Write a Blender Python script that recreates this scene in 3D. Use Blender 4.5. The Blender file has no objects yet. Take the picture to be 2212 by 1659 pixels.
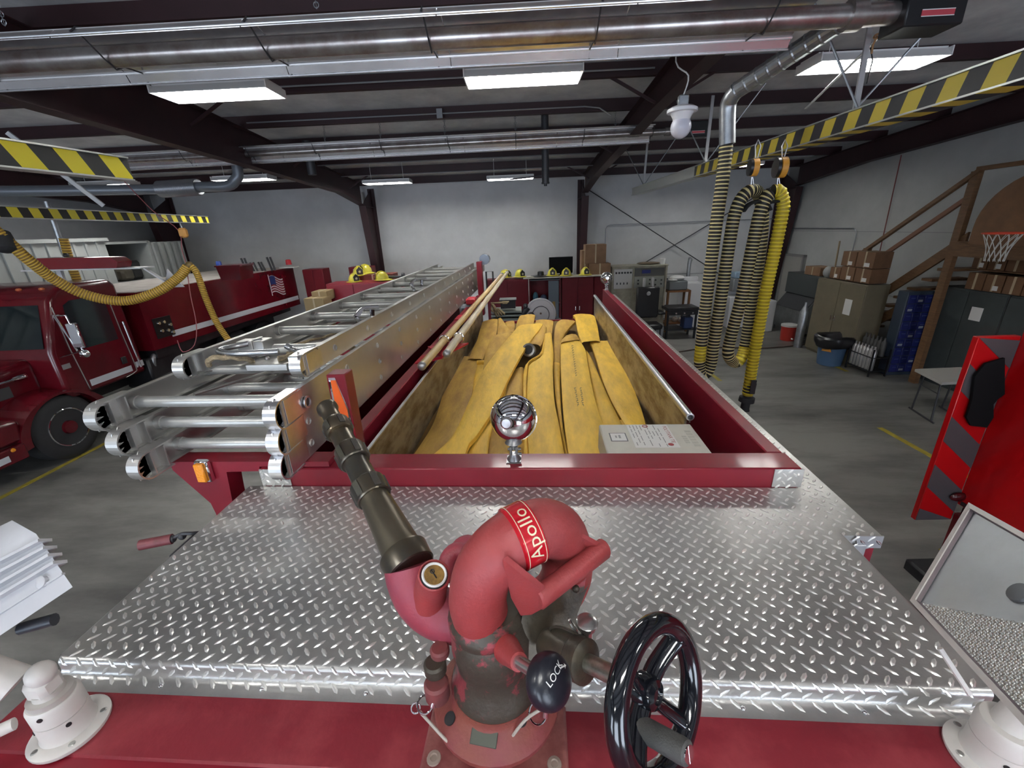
import bpy, math, random
import numpy as np
from mathutils import Vector, Matrix
random.seed(7)
C = bpy.context.scene.collection
sc = bpy.context.scene
# ---------- camera (world = near fire engine's axes: x right, y away, z up, floor 0) ----------
FPX, CX, CY, EYE = 915.0, 1106.0, 829.5, 3.3
def _ray(px, py): return np.array([px-CX, -(py-CY), -FPX])
_vy = _ray(1167, 490); _vy /= np.linalg.norm(_vy)
_h = _ray(-11800, 490+.041*12967); _h /= np.linalg.norm(_h)
_up = np.cross(-_h, _vy); _up = _up if _up[1] > 0 else -_up; _up /= np.linalg.norm(_up)
RW = np.array([np.cross(_vy, _up), _vy, _up])
cam = bpy.data.cameras.new('camera'); cam.sensor_width = 36; cam.lens = FPX/2212*36; cam.clip_start = .02; cam.clip_end = 200
co = bpy.data.objects.new('camera', cam); C.objects.link(co); sc.camera = co
m4 = Matrix([list(r)+[0] for r in RW]+[[0, 0, 0, 1]]).to_4x4(); m4.translation = (0, 0, EYE); co.matrix_world = m4
# ---------- world, exposure ----------
w = bpy.data.worlds.new('world'); sc.world = w; w.use_nodes = True
w.node_tree.nodes['Background'].inputs[0].default_value = (.74, .85, 1, 1)
w.node_tree.nodes['Background'].inputs[1].default_value = 5.5
sc.view_settings.view_transform = 'Standard'; sc.view_settings.look = 'None'
sc.view_settings.exposure = 0.62; sc.view_settings.gamma = 1
LAMP = 38.0        # strength of the fluorescent tubes
# ---------- survey helpers: a sight line met with a plane of known height or distance ----------
BY = math.radians(2.756)                      # the building is turned a little against the engine
cb, sb = math.cos(BY), math.sin(BY)
def B(x, y, z=0): return (cb*x-sb*y, sb*x+cb*y, z)
RB = np.array([[cb, sb, 0], [-sb, cb, 0], [0, 0, 1]])
def _w(px, py): return RW@_ray(px, py)
def az(px, py, d): v = _w(px, py); v = v*(-d)/v[2]; return (v[0], v[1], v[2]+EYE)   # d = metres below the eye
def ay(px, py, y): v = _w(px, py); v = v*y/v[1]; return (v[0], v[1], v[2]+EYE)
def ax(px, py, x): v = _w(px, py); v = v*x/v[0]; return (v[0], v[1], v[2]+EYE)
def PD(px, py, D): v = _w(px, py)*D/FPX; return (v[0], v[1], v[2]+EYE)             # D = depth along the view
def _g(px, py, k, val):
    v = RB@_w(px, py); v = v*((val-EYE) if k == 2 else val)/v[k]; return (v[0], v[1], v[2]+EYE)
def gx(px, py, x): return _g(px, py, 0, x)
def gy(px, py, y): return _g(px, py, 1, y)
def gz(px, py, z): return _g(px, py, 2, z)
# ---------- materials ----------
MATS = {}
def mat(name, col, rough=.5, metal=0, var=0, scale=6, col2=None, bump=0, bscale=80, coat=0, emit=0, stretch=(1, 1, 1), spec=.5, thr=(.35, .65)):
    if name in MATS: return MATS[name]
    m = bpy.data.materials.new(name); m.use_nodes = True; nt = m.node_tree; N = nt.nodes; L = nt.links
    p = N['Principled BSDF']; p.inputs['Base Color'].default_value = (*col, 1)
    p.inputs['Roughness'].default_value = rough; p.inputs['Metallic'].default_value = metal
    p.inputs['Coat Weight'].default_value = coat; p.inputs['Coat Roughness'].default_value = .08
    p.inputs['Specular IOR Level'].default_value = spec
    if emit: p.inputs['Emission Color'].default_value = (*col, 1); p.inputs['Emission Strength'].default_value = emit
    if var or bump:
        tc = N.new('ShaderNodeTexCoord'); mp = N.new('ShaderNodeMapping'); mp.inputs['Scale'].default_value = stretch
        L.new(tc.outputs['Object'], mp.inputs['Vector'])
    if var:
        n = N.new('ShaderNodeTexNoise'); n.inputs['Scale'].default_value = scale; n.inputs['Detail'].default_value = 7; n.inputs['Roughness'].default_value = .65
        L.new(mp.outputs[0], n.inputs['Vector'])
        r = N.new('ShaderNodeMapRange'); r.inputs[1].default_value = thr[0]; r.inputs[2].default_value = thr[1]; L.new(n.outputs[0], r.inputs[0])
        x = N.new('ShaderNodeMix'); x.data_type = 'RGBA'
        c2 = col2 or tuple(c*(1-var) for c in col)
        x.inputs[6].default_value = (*col, 1); x.inputs[7].default_value = (*c2, 1)
        L.new(r.outputs[0], x.inputs[0]); L.new(x.outputs[2], p.inputs['Base Color'])
    if bump:
        n2 = N.new('ShaderNodeTexNoise'); n2.inputs['Scale'].default_value = bscale; n2.inputs['Detail'].default_value = 3
        L.new(mp.outputs[0], n2.inputs['Vector'])
        b = N.new('ShaderNodeBump'); b.inputs['Strength'].default_value = bump; b.inputs['Distance'].default_value = .01
        L.new(n2.outputs[0], b.inputs['Height']); L.new(b.outputs[0], p.inputs['Normal'])
    MATS[name] = m; return m
def stripes(name, c1, c2, axis, period, slant=0, slax=2, rough=.5, duty=.5):
    m = bpy.data.materials.new(name); m.use_nodes = True; nt = m.node_tree; N = nt.nodes; L = nt.links; p = N['Principled BSDF']
    tc = N.new('ShaderNodeTexCoord'); s = N.new('ShaderNodeSeparateXYZ'); L.new(tc.outputs['Object'], s.inputs[0])
    a = N.new('ShaderNodeMath'); a.operation = 'MULTIPLY_ADD'; L.new(s.outputs[slax], a.inputs[0]); a.inputs[1].default_value = slant; L.new(s.outputs[axis], a.inputs[2])
    d = N.new('ShaderNodeMath'); d.operation = 'DIVIDE'; L.new(a.outputs[0], d.inputs[0]); d.inputs[1].default_value = period
    f = N.new('ShaderNodeMath'); f.operation = 'FRACT'; L.new(d.outputs[0], f.inputs[0])
    g = N.new('ShaderNodeMath'); g.operation = 'GREATER_THAN'; L.new(f.outputs[0], g.inputs[0]); g.inputs[1].default_value = duty
    x = N.new('ShaderNodeMix'); x.data_type = 'RGBA'; x.inputs[6].default_value = (*c1, 1); x.inputs[7].default_value = (*c2, 1)
    L.new(g.outputs[0], x.inputs[0]); L.new(x.outputs[2], p.inputs['Base Color']); p.inputs['Roughness'].default_value = rough
    return m
ENG = mat('engine_red', (.21, .007, .018), .42, 0, .25, 3, (.18, .008, .02), coat=.12, spec=.35)
DECKRED = mat('dull_deck_red', (.19, .014, .024), .42, 0, .5, 5, (.32, .05, .06), bump=.08, thr=(.45, .8))
TANK = mat('tanker_red', (.10, .003, .008), .25, 0, .2, 2, coat=.3, spec=.4)
REDM = mat('red_metal', (.13, .006, .012), .35, 0, .2, 3)
LUG = mat('worn_lug', (.86, .85, .82), .30, .7)
ALU = mat('aluminium', (.60, .59, .57), .36, .8, .2, 1.5, (.50, .49, .47), bump=.03)
ALUB = mat('bright_aluminium', (.72, .72, .74), .33, 1, .15, 12)
ALUD = mat('dull_aluminium', (.56, .56, .54), .38, .55, .2, 5, (.44, .44, .42), bump=.05)
PLATE = mat('tread_plate', (.60, .595, .575), .34, .78, .3, 7, (.46, .455, .44), bump=.06, bscale=140)
CHROME = mat('chrome', (.85, .85, .87), .04, 1)
BLACK = mat('black', (.012, .012, .014), .4)
BLACKG = mat('gloss_black', (.006, .007, .010), .12, coat=.6)
RUBBER = mat('rubber', (.02, .02, .022), .75)
DARK = mat('dark_steel', (.05, .05, .055), .45, .3)
WHITEP = mat('white_paint', (.62, .60, .57), .4, 0, .15, 8, (.58, .55, .52), bump=.03)
YEL = mat('safety_yellow', (.72, .55, .02), .5)
STEEL = mat('galvanised', (.42, .44, .46), .38, .85, .35, 9, (.3, .32, .34))
PAPER = mat('paper', (.75, .75, .74), .7)
WOOD = mat('stair_wood', (.17, .085, .035), .6, 0, .4, 5, stretch=(1, 1, 6))
PLY = mat('plywood', (.20, .095, .04), .6, 0, .3, 4)
CARD = mat('cardboard', (.26, .15, .085), .8, 0, .25, 3)
CARDT = mat('pale_tape', (.45, .36, .24), .6)
MAROON = mat('roof_steel_maroon', (.034, .009, .012), .55, 0, .3, 2)
# ---------- mesh helper ----------
class G:
    def __init__(s): s.v = []; s.f = []; s.mi = []; s.m = 0
    def add(s, vs, fs):
        o = len(s.v); s.v += [tuple(map(float, v)) for v in vs]; s.f += [tuple(i+o for i in f) for f in fs]; s.mi += [s.m]*len(fs); return s
    def hexa(s, p):   # 8 corners: bottom loop then top loop
        return s.add(p, [(3, 2, 1, 0), (4, 5, 6, 7), (0, 1, 5, 4), (1, 2, 6, 5), (2, 3, 7, 6), (3, 0, 4, 7)])
    def box(s, x0, x1, y0, y1, z0, z1, c=0):
        if not c: return s.hexa([(x0, y0, z0), (x1, y0, z0), (x1, y1, z0), (x0, y1, z0), (x0, y0, z1), (x1, y0, z1), (x1, y1, z1), (x0, y1, z1)])
        c = min(c, (x1-x0)/2.01, (y1-y0)/2.01, (z1-z0)/2.01); vs = []; idx = {}; fs = []
        for k, (X, sx) in enumerate(((x0, 1), (x1, -1))):
            for j, (Y, sy) in enumerate(((y0, 1), (y1, -1))):
                for i, (Z, sz) in enumerate(((z0, 1), (z1, -1))):
                    for a in range(3):
                        idx[(k, j, i, a)] = len(vs)
                        vs.append((X+sx*c*(a != 0), Y+sy*c*(a != 1), Z+sz*c*(a != 2)))
        I = lambda k, j, i, a: idx[(k, j, i, a)]
        for k in (0, 1):
            fs.append(tuple(I(k, *q, 0) for q in ((0, 0), (0, 1), (1, 1), (1, 0))[::1 if k == 0 else -1]))
            fs.append(tuple(I(q[0], k, q[1], 1) for q in ((0, 0), (1, 0), (1, 1), (0, 1))[::1 if k == 0 else -1]))
            fs.append(tuple(I(q[0], q[1], k, 2) for q in ((0, 0), (0, 1), (1, 1), (1, 0))[::1 if k == 0 else -1]))
        for a in (0, 1):
            for b in (0, 1):
                f = (I(a, b, 0, 0), I(a, b, 1, 0), I(a, b, 1, 1), I(a, b, 0, 1)); fs.append(f if a != b else f[::-1])
                f = (I(a, 0, b, 0), I(a, 1, b, 0), I(a, 1, b, 2), I(a, 0, b, 2)); fs.append(f if a == b else f[::-1])
                f = (I(0, a, b, 1), I(1, a, b, 1), I(1, a, b, 2), I(0, a, b, 2)); fs.append(f if a != b else f[::-1])
        for k in (0, 1):
            for j in (0, 1):
                for i in (0, 1):
                    f = (I(k, j, i, 0), I(k, j, i, 1), I(k, j, i, 2)); fs.append(f if (k+j+i) % 2 else f[::-1])
        return s.add(vs, fs)
    def frame(s, d, up=(0, 0, 1)):
        d = Vector(d).normalized(); u = Vector(up)
        if abs(d.dot(u)) > .97: u = Vector((0, 1, 0)) if abs(d.y) < .9 else Vector((1, 0, 0))
        a = d.cross(u).normalized(); b = a.cross(d).normalized(); return a, b
    def tube(s, path, r, n=12, cap=True, closed=False, sq=(1, 1), mats=None, a0=0):
        P = [Vector(p) for p in path]; K = len(P); R = r if isinstance(r, (list, tuple)) else [r]*K
        a = b = None; o = len(s.v)
        for i, p in enumerate(P):
            if closed: d = P[(i+1) % K]-P[i-1]
            else: d = P[min(i+1, K-1)]-P[max(i-1, 0)]
            if d.length < 1e-9: d = dl
            d.normalize(); dl = d
            if a is None: a, b = s.frame(d)
            else:
                a = (a-d*a.dot(d)); a = a.normalized() if a.length > 1e-6 else s.frame(d)[0]; b = a.cross(d).normalized()
            for k in range(n):
                t = a0+2*math.pi*k/n; s.v.append(tuple(p+a*(R[i]*sq[0]*math.cos(t))+b*(R[i]*sq[1]*math.sin(t))))
        for i in range(K if closed else K-1):
            j = (i+1) % K
            for k in range(n):
                q = (k+1) % n; s.f.append((o+i*n+k, o+j*n+k, o+j*n+q, o+i*n+q)); s.mi.append(mats[i % len(mats)] if mats else s.m)
        if cap and not closed:
            s.f.append(tuple(o+k for k in range(n))); s.mi.append(s.m); s.f.append(tuple(o+(K-1)*n+k for k in reversed(range(n)))); s.mi.append(s.m)
        return s
    def lathe(s, o, axis, prof, n=24, cap=True, mats=None):   # prof: (distance along axis, radius)
        o = Vector(o); d = Vector(axis).normalized(); a, b = s.frame(d); k0 = len(s.v); K = len(prof)
        for h, r in prof:
            for k in range(n):
                t = 2*math.pi*k/n; s.v.append(tuple(o+d*h+a*(r*math.cos(t))+b*(r*math.sin(t))))
        for i in range(K-1):
            for k in range(n):
                q = (k+1) % n; s.f.append((k0+i*n+k, k0+i*n+n+k, k0+i*n+n+q, k0+i*n+q)); s.mi.append(mats[i] if mats else s.m)
        if cap:
            s.f.append(tuple(k0+k for k in range(n))); s.mi.append(s.m); s.f.append(tuple(k0+(K-1)*n+k for k in reversed(range(n)))); s.mi.append(s.m)
        return s
    def ball(s, c, r, n=16, m=10, sc3=(1, 1, 1)):
        vs = [(c[0], c[1], c[2]-r*sc3[2])]; fs = []
        for i in range(1, m):
            t = math.pi*i/m
            for k in range(n):
                u = 2*math.pi*k/n; vs.append((c[0]+r*sc3[0]*math.sin(t)*math.cos(u), c[1]+r*sc3[1]*math.sin(t)*math.sin(u), c[2]-r*sc3[2]*math.cos(t)))
        vs.append((c[0], c[1], c[2]+r*sc3[2])); T = len(vs)-1
        for k in range(n):
            q = (k+1) % n; fs.append((0, 1+q, 1+k)); fs.append((T, T-n+k, T-n+q))
            for i in range(m-2): fs.append((1+i*n+k, 1+i*n+q, 1+i*n+n+q, 1+i*n+n+k))
        return s.add(vs, fs)
    def prism(s, poly, ext):       # planar polygon in space pushed by a vector
        n = len(poly); e = Vector(ext); vs = [Vector(p) for p in poly]+[Vector(p)+e for p in poly]
        nn = Vector((0, 0, 0))
        for i in range(n): nn += Vector(poly[i]).cross(Vector(poly[(i+1) % n]))
        fl = nn.dot(e) > 0
        fs = [tuple(range(n))[::-1] if fl else tuple(range(n)), tuple(range(n, 2*n)) if fl else tuple(range(n, 2*n))[::-1]]
        for i in range(n):
            j = (i+1) % n; f = (i, j, n+j, n+i); fs.append(f if fl else f[::-1])
        return s.add(vs, fs)
    def quad(s, a, b, c, d): return s.add([a, b, c, d], [(0, 1, 2, 3)])
    def bar(s, p, q, w, h, up=(0, 0, 1)):
        p = Vector(p); q = Vector(q); a, b = s.frame(q-p, up); a *= w/2; b *= h/2
        return s.hexa([p-a-b, p+a-b, p+a+b, p-a+b, q-a-b, q+a-b, q+a+b, q-a+b])
    def torus(s, c, axis, R, r, n=28, m=8, sq=(1, 1)):
        d = Vector(axis).normalized(); a, b = s.frame(d); c = Vector(c)
        return s.tube([c+a*(R*math.cos(2*math.pi*k/n))+b*(R*math.sin(2*math.pi*k/n)) for k in range(n)], r, m, closed=True, sq=sq)
    def xf(s, M, k0=0):
        for i in range(k0, len(s.v)): s.v[i] = tuple(M@Vector(s.v[i]))
        return s
INV = {}
def obj(name, g, m, parent=None, W=True, ang=38, **props):
    """one mesh object; W: its vertices are world coordinates"""
    me = bpy.data.meshes.new(name); v = g.v
    if parent is not None and W:
        I = INV[parent.name]; v = [tuple(I@Vector(p)) for p in v]
    me.from_pydata(v, [], g.f); ms = m if isinstance(m, (list, tuple)) else [m]
    for q in ms: me.materials.append(q)
    if len(ms) > 1: me.polygons.foreach_set('material_index', g.mi)
    me.polygons.foreach_set('use_smooth', [True]*len(me.polygons)); me.set_sharp_from_angle(angle=math.radians(ang)); me.update()
    o = bpy.data.objects.new(name, me); C.objects.link(o)
    if parent is not None:
        o.parent = parent; INV[o.name] = INV[parent.name]
    else: INV[o.name] = Matrix.Identity(4)
    for k, q in props.items(): o[k] = q
    return o
def tag(o, label, cat, group=None):
    o['label'] = label; o['category'] = cat
    if group: o['group'] = group
    return o
def thing(name, label, cat, loc=(0, 0, 0), rz=0, group=None):
    o = bpy.data.objects.new(name, None); C.objects.link(o); o.empty_display_size = .1
    o.location = loc; o.rotation_euler = (0, 0, rz); tag(o, label, cat, group)
    INV[o.name] = (Matrix.Translation(Vector(loc))@Matrix.Rotation(rz, 4, 'Z')).inverted(); return o
def struct(name, g, m, ang=38):
    o = obj(name, g, m, ang=ang); o['kind'] = 'structure'; return o
def one(name, g, m, label, cat, group=None, ang=38): return tag(obj(name, g, m, ang=ang), label, cat, group)
def dup(root, loc, rz, label, group=None):
    r = root.copy(); C.objects.link(r); r.location = loc; r.rotation_euler = (0, 0, rz); r['label'] = label
    if group: r['group'] = group
    for ch in list(root.children):
        c = ch.copy(); C.objects.link(c); c.parent = r
        for g in ch.children: d = g.copy(); C.objects.link(d); d.parent = c
    return r
def bg(g): g.v = [B(*p) for p in g.v]; return g          # building frame -> world
def sm(path, n=4):                                       # smooth a polyline
    P = [Vector(p) for p in path]; out = []
    for i in range(len(P)-1):
        p0 = P[max(i-1, 0)]; p1 = P[i]; p2 = P[i+1]; p3 = P[min(i+2, len(P)-1)]
        for k in range(n):
            t = k/n; out.append(.5*((2*p1)+(p2-p0)*t+(2*p0-5*p1+4*p2-p3)*t*t+(3*p1-p0-3*p2+p3)*t**3))
    out.append(P[-1]); return out
def textmesh(s, size, depth=.0):                         # flat lettering, centred, in the xy plane
    cu = bpy.data.curves.new('t', 'FONT'); cu.body = s; cu.size = size; cu.align_x = 'CENTER'; cu.align_y = 'CENTER'; cu.extrude = depth; cu.resolution_u = 3
    to = bpy.data.objects.new('t', cu); C.objects.link(to); bpy.context.view_layer.update()
    me = bpy.data.meshes.new_from_object(to.evaluated_get(bpy.context.evaluated_depsgraph_get()))
    vs = [tuple(v.co) for v in me.vertices]; fs = [tuple(p.vertices) for p in me.polygons]
    bpy.data.objects.remove(to); bpy.data.meshes.remove(me); bpy.data.curves.remove(cu); return vs, fs
# ---------- tread plate: raised lugs over a mapped sheet ----------
def lugs(g, fn, u0, u1, v0, v1, px=.0455, py=.0455, L=.0160, Wd=.0044, H=.0024, skip=None, ox=0, oy=0):
    j = 0; v = v0+.012+oy
    while v < v1-.01:
        i = 0; u = u0+.012+ox
        while u < u1-.01:
            for (du, dv, sgn) in ((0, 0, 1), (px/2, -py/2, -1)):
                cu_, cv = u+du, v+dv
                if cu_ > u1-.012 or cv < v0+.01 or cv > v1-.01 or (skip and skip(cu_, cv)): continue
                c, s_ = .7071, .7071*sgn
                pts = [(-L, 0, 0), (-L*.45, Wd, 0), (L*.45, Wd, 0), (L, 0, 0), (L*.45, -Wd, 0), (-L*.45, -Wd, 0), (-L*.62, 0, H), (-L*.3, Wd*.4, H*1.15), (L*.3, Wd*.4, H*1.15), (L*.62, 0, H), (L*.3, -Wd*.4, H*1.15), (-L*.3, -Wd*.4, H*1.15)]
                vs = [fn(cu_+a*c-b*s_, cv+a*s_+b*c, h) for a, b, h in pts]
                g.add(vs, [(0, 6, 7, 1)[::-1], (1, 7, 8, 2)[::-1], (2, 8, 9, 3)[::-1], (3, 9, 10, 4)[::-1], (4, 10, 11, 5)[::-1], (5, 11, 6, 0)[::-1], (6, 7, 8, 9, 10, 11)[::-1]])
            i += 1; u += px
        j += 1; v += py
    return g
# =================== THE SETTING ===================
XW, YW, XL_, YB = 8.85, 15.45, -12.4, -7.0
def zp(y): return 4.72+.065*(15-(y if y > -1 else -2-y))     # underside of the purlins
FLOOR = mat('concrete', (.21, .205, .19), .45, 0, 1, .55, (.075, .072, .068), bump=.25, bscale=6, thr=(.40, .66), stretch=(.7, 2.2, 1))
g = G(); g.box(XL_-.3, XW+.3, YB-.3, YW+.3, -.12, 0); struct('floor', bg(g), FLOOR)
YLINE = mat('floor_line_yellow', (.42, .33, .03), .6, 0, .4, 9)
n = 1
def line(p, q, w=.09):
    global n
    g = G(); g.box(-w/2, w/2, 0, 1, .0005, .004); k = Vector(q)-Vector(p)
    g.v = [B(p[0]+v[0]+k.x*v[1], p[1]+k.y*v[1], v[2]) for v in g.v]; struct('trim_%d' % n, g, YLINE); n += 1
line((-7.43, 3.2), (-7.43, 8.0)); line((5.81, 4.7), (5.81, 6.35)); line((4.29, 8.75), (4.29, 9.3)); line((7.25, 9.1), (7.25, 9.55)); line((4.3, 2.2), (4.3, 3.6))
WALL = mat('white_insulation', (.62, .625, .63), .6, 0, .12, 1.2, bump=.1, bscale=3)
# far wall: quilted insulation bellies out slightly between girts
g = G(); NZ = 40; prof = []
for i in range(NZ+1):
    z = 5.3*i/NZ; prof.append((z, .035*abs(math.sin(math.pi*z/.72))**.6))
vs = []; fs = []
for i, (z, b) in enumerate(prof): vs += [(XL_, YW-b, z), (XW, YW-b, z)]
for i in range(NZ): fs.append((2*i, 2*i+1, 2*i+3, 2*i+2))
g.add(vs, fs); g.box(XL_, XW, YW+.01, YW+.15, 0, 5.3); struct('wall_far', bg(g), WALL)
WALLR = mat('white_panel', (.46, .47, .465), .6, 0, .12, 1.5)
def gable(name, x0, x1, m):
    g = G(); g.prism([(x0, YB, 0), (x0, YW, 0), (x0, YW, zp(YW)+.2), (x0, -1, zp(-1)+.2), (x0, YB, zp(YB)+.2)], (x1-x0, 0, 0)); return struct(name, bg(g), m)
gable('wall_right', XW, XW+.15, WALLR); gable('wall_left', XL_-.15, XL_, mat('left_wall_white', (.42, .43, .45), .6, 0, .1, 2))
g = G()
for z in (1.42, 2.86): g.box(XW-.008, XW, YB, YW, z, z+.012)
struct('trim_6', bg(g), mat('panel_joint', (.25, .25, .26), .6))
# rear wall (behind the camera) with three open bay doors, unseen and added to let daylight in
g = G(); W0 = XL_
for a, b_ in ((-10.6, -6.9), (-4.0, -.2), (2.6, 6.6)):
    g.box(W0, a, YB-.15, YB, 0, zp(YB)+.2); g.box(a, b_, YB-.15, YB, 3.75, zp(YB)+.2); W0 = b_
g.box(W0, XW, YB-.15, YB, 0, zp(YB)+.2); struct('wall_rear', bg(g), WALLR)
for k, (a, b_) in enumerate(((-10.6, -6.9), (-4.0, -.2), (2.6, 6.6))):
    pl = bpy.data.lights.new('daylight', 'AREA'); pl.shape = 'RECTANGLE'; pl.size = b_-a; pl.size_y = 3.7; pl.cycles.is_portal = True
    po = bpy.data.objects.new('daylight', pl); C.objects.link(po); po.location = B((a+b_)/2, YB-.05, 1.87); po.rotation_euler = (math.radians(90), 0, BY)
# roof: white faced insulation above maroon purlins
CEIL = mat('roof_insulation', (.80, .80, .79), .6, 0, .3, 1.6, (.55, .55, .56), bump=.2, bscale=4)
g = G()
for (a, b_) in ((-1, YW+.2), (YB-.2, -1)):
    g.hexa([(XL_-.2, a, zp(a)+.21), (XW+.2, a, zp(a)+.21), (XW+.2, b_, zp(b_)+.21), (XL_-.2, b_, zp(b_)+.21), (XL_-.2, a, zp(a)+.3), (XW+.2, a, zp(a)+.3), (XW+.2, b_, zp(b_)+.3), (XL_-.2, b_, zp(b_)+.3)])
struct('ceiling', bg(g), CEIL)
for k, y in enumerate([14.75, 13.15, 11.65, 10.1, 8.6, 7.15, 5.2, 3.7, 2.2, 1.1, -.4, -1.9, -3.4, -4.9, -6.4]):
    g = G(); z = zp(y); g.box(XL_, XW, y-.006, y+.006, z, z+.2); g.box(XL_, XW, y-.075, y, z, z+.008); g.box(XL_, XW, y, y+.075, z+.192, z+.2)
    g.box(XL_, XW, y-.079, y-.073, z, z+.022); struct('trim_%d' % (10+k), bg(g), MAROON)
def ibeam(g, pts_lo, pts_hi, x, w=.2, t=.012):
    """web between two polylines in the plane of the frame, flanges along both"""
    for i in range(len(pts_lo)-1):
        a, b_, c, d = pts_lo[i], pts_lo[i+1], pts_hi[i+1], pts_hi[i]
        g.hexa([(x-.005, *a), (x+.005, *a), (x+.005, *b_), (x-.005, *b_), (x-.005, *d), (x+.005, *d), (x+.005, *c), (x-.005, *c)])
        for (p, q) in ((a, b_), (d, c)):
            v = Vector((q[0]-p[0], q[1]-p[1])); nn = Vector((-v.y, v.x)).normalized()*t
            g.hexa([(x-w/2, p[0], p[1]), (x+w/2, p[0], p[1]), (x+w/2, q[0], q[1]), (x-w/2, q[0], q[1]), (x-w/2, p[0]+nn.x, p[1]+nn.y), (x+w/2, p[0]+nn.x, p[1]+nn.y), (x+w/2, q[0]+nn.x, q[1]+nn.y), (x-w/2, q[0]+nn.x, q[1]+nn.y)])
FR = {-11.75: [(14.35, 4.15), (12.5, 4.42), (8, 4.6), (4, 4.72), (-1, 4.9), (-6.9, 4.5)], -4.88: [(14.35, 4.15), (12.6, 4.4), (8.1, 4.56), (5, 4.64), (-1, 4.85), (-6.9, 4.5)],
      2.1: [(14.45, 4.25), (12.5, 4.5), (9.3, 4.7), (7.3, 4.86), (4, 4.95), (-1, 5.1), (-6.9, 4.6)], 8.62: [(14.5, 4.2), (11.8, 4.5), (8.7, 4.68), (4, 4.9), (-1, 5.1), (-6.9, 4.6)]}
for k, (x, lo) in enumerate(FR.items()):
    g = G(); hi = [(y, zp(y)-.004) for y, z in lo]; ibeam(g, lo, hi, x); struct('trim_%d' % (30+2*k), bg(g), MAROON)
    g = G(); ibeam(g, [(15.02, 0), (14.35, 4.15)], [(15.38, 0), (15.38, 4.7)], x, .22); g.box(x-.11, x+.11, 14.35, 15.38, 4.1, 4.12); g.box(x-.15, x+.15, 14.95, 15.42, 0, .02)
    struct('trim_%d' % (31+2*k), bg(g), MAROON)
# x bracing rods and fly braces
g = G(); g.tube([(2.2, 15.2, 4.45), (8.4, 15.2, .6)], .016, 6); struct('trim_40', bg(g), DARK)
g = G(); g.tube([(8.4, 15.25, 4.3), (2.2, 15.25, .8)], .016, 6); struct('trim_41', bg(g), DARK)
g = G()
for x in (-4.88, 2.1):
    for y in (13.15, 10.1, 7.15):
        for s_ in (-1, 1): g.bar((x+s_*.08, y, zp(y)-.32), (x+s_*.75, y, zp(y)+.03), .035, .035)
struct('trim_42', bg(g), MAROON)
# wall conduits
COND = mat('conduit', (.30, .31, .33), .4, .6)
g = G(); r1 = [(2.95, 15.3, 2.0), (2.95, 15.3, 3.15), (3.0, 15.3, 3.24), (3.1, 15.3, 3.27), (8.5, 15.3, 3.25)]; g.tube(r1, .016, 6); struct('trim_43', bg(g), COND)
g = G(); g.tube([(8.8, 15.0, 2.95), (8.8, 12.0, 2.95), (8.8, 11.9, 2.9), (8.8, 11.85, 2.8), (8.8, 11.85, 1.3)], .015, 6); struct('trim_44', bg(g), COND)
g = G(); g.tube([(-5.15, 15.3, 4.6), (-5.1, 15.3, 2.0)], .03, 6); struct('trim_45', bg(g), mat('pvc_pipe', (.5, .47, .42), .5))
g = G(); g.tube([gx(1947, 335, 8.8), gx(1900, 545, 8.8)], .012, 6); struct('trim_46', bg(g), mat('red_conduit', (.2, .05, .05), .5))
g = G(); g.tube([gy(1530, 530, 15.3), gy(1526, 640, 15.3)], .012, 6); g.tube([gy(1420, 592, 15.3), gy(1640, 588, 15.3)], .014, 6); struct('trim_47', bg(g), COND)
# conduits under the roof
for k, (y, x0, x1) in enumerate(((7.05, -4.7, 1.95), (8.5, -4.7, 1.2), (11.55, -11, 2), (13.0, -11, 8))):
    g = G(); z = zp(y)+(.06 if k < 2 else -.03); g.tube([(x0, y-.03, z), (x1, y-.03, z)]+([(x1+.25, y-.03, z-.03), (x1+.45, y-.03, z-.15)] if k == 1 else []), .012, 6)
    if k == 1: g.box(-1.35, -1.25, y-.06, y-.03, z-.07, z+.07)
    struct('trim_%d' % (50+k), bg(g), COND)
# door in the far right corner, on the right wall
p0 = gx(1697, 553, 8.8); p1 = gx(1737, 553, 8.8)
g = G(); g.box(8.79, 8.84, min(p0[1], p1[1]), max(p0[1], p1[1]), 0, 2.1); struct('door_1', bg(g), mat('door_grey', (.36, .35, .33), .5))
g = G(); ya, yb = min(p0[1], p1[1])-.07, max(p0[1], p1[1])+.07
g.box(8.75, 8.85, ya, ya+.07, 0, 2.17); g.box(8.75, 8.85, yb-.07, yb, 0, 2.17); g.box(8.75, 8.85, ya, yb, 2.1, 2.17); struct('trim_60', bg(g), mat('door_frame_grey', (.25, .25, .25), .5))
# side room of ribbed white steel behind the tanker, with its store openings
RIB = mat('ribbed_white_steel', (.38, .40, .39), .5, 0, .1, 2)
g = G(); g.box(XL_+.02, -10.3, 4.5, 10.95, 0, 3.42)
for i in range(22): g.box(-10.3, -10.27, 4.6+i*.29, 4.66+i*.29, 0, 3.4)
g.box(-10.34, -10.22, 4.5, 11.0, 3.38, 3.46); struct('wall_room', bg(g), RIB)
g = G(); g.box(XL_+.02, -10.4, 12.35, 12.45, 0, 3.35); g.box(XL_+.02, -10.4, 10.98, 12.4, 2.28, 2.34); g.box(XL_+.02, -10.4, 10.98, 12.4, 3.3, 3.36)
for i in range(5): g.box(-10.45, -10.37, 12.5+i*.25, 12.6+i*.25, 0, 3.3)
g.box(-10.5, -10.45, 12.4, 13.7, 0, 3.32); g.box(XL_+.02, -10.45, 10.98, 12.4, 0, 2.2)
struct('wall_store', bg(g), RIB)
a = gy(0, 520, 9.0); 
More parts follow.
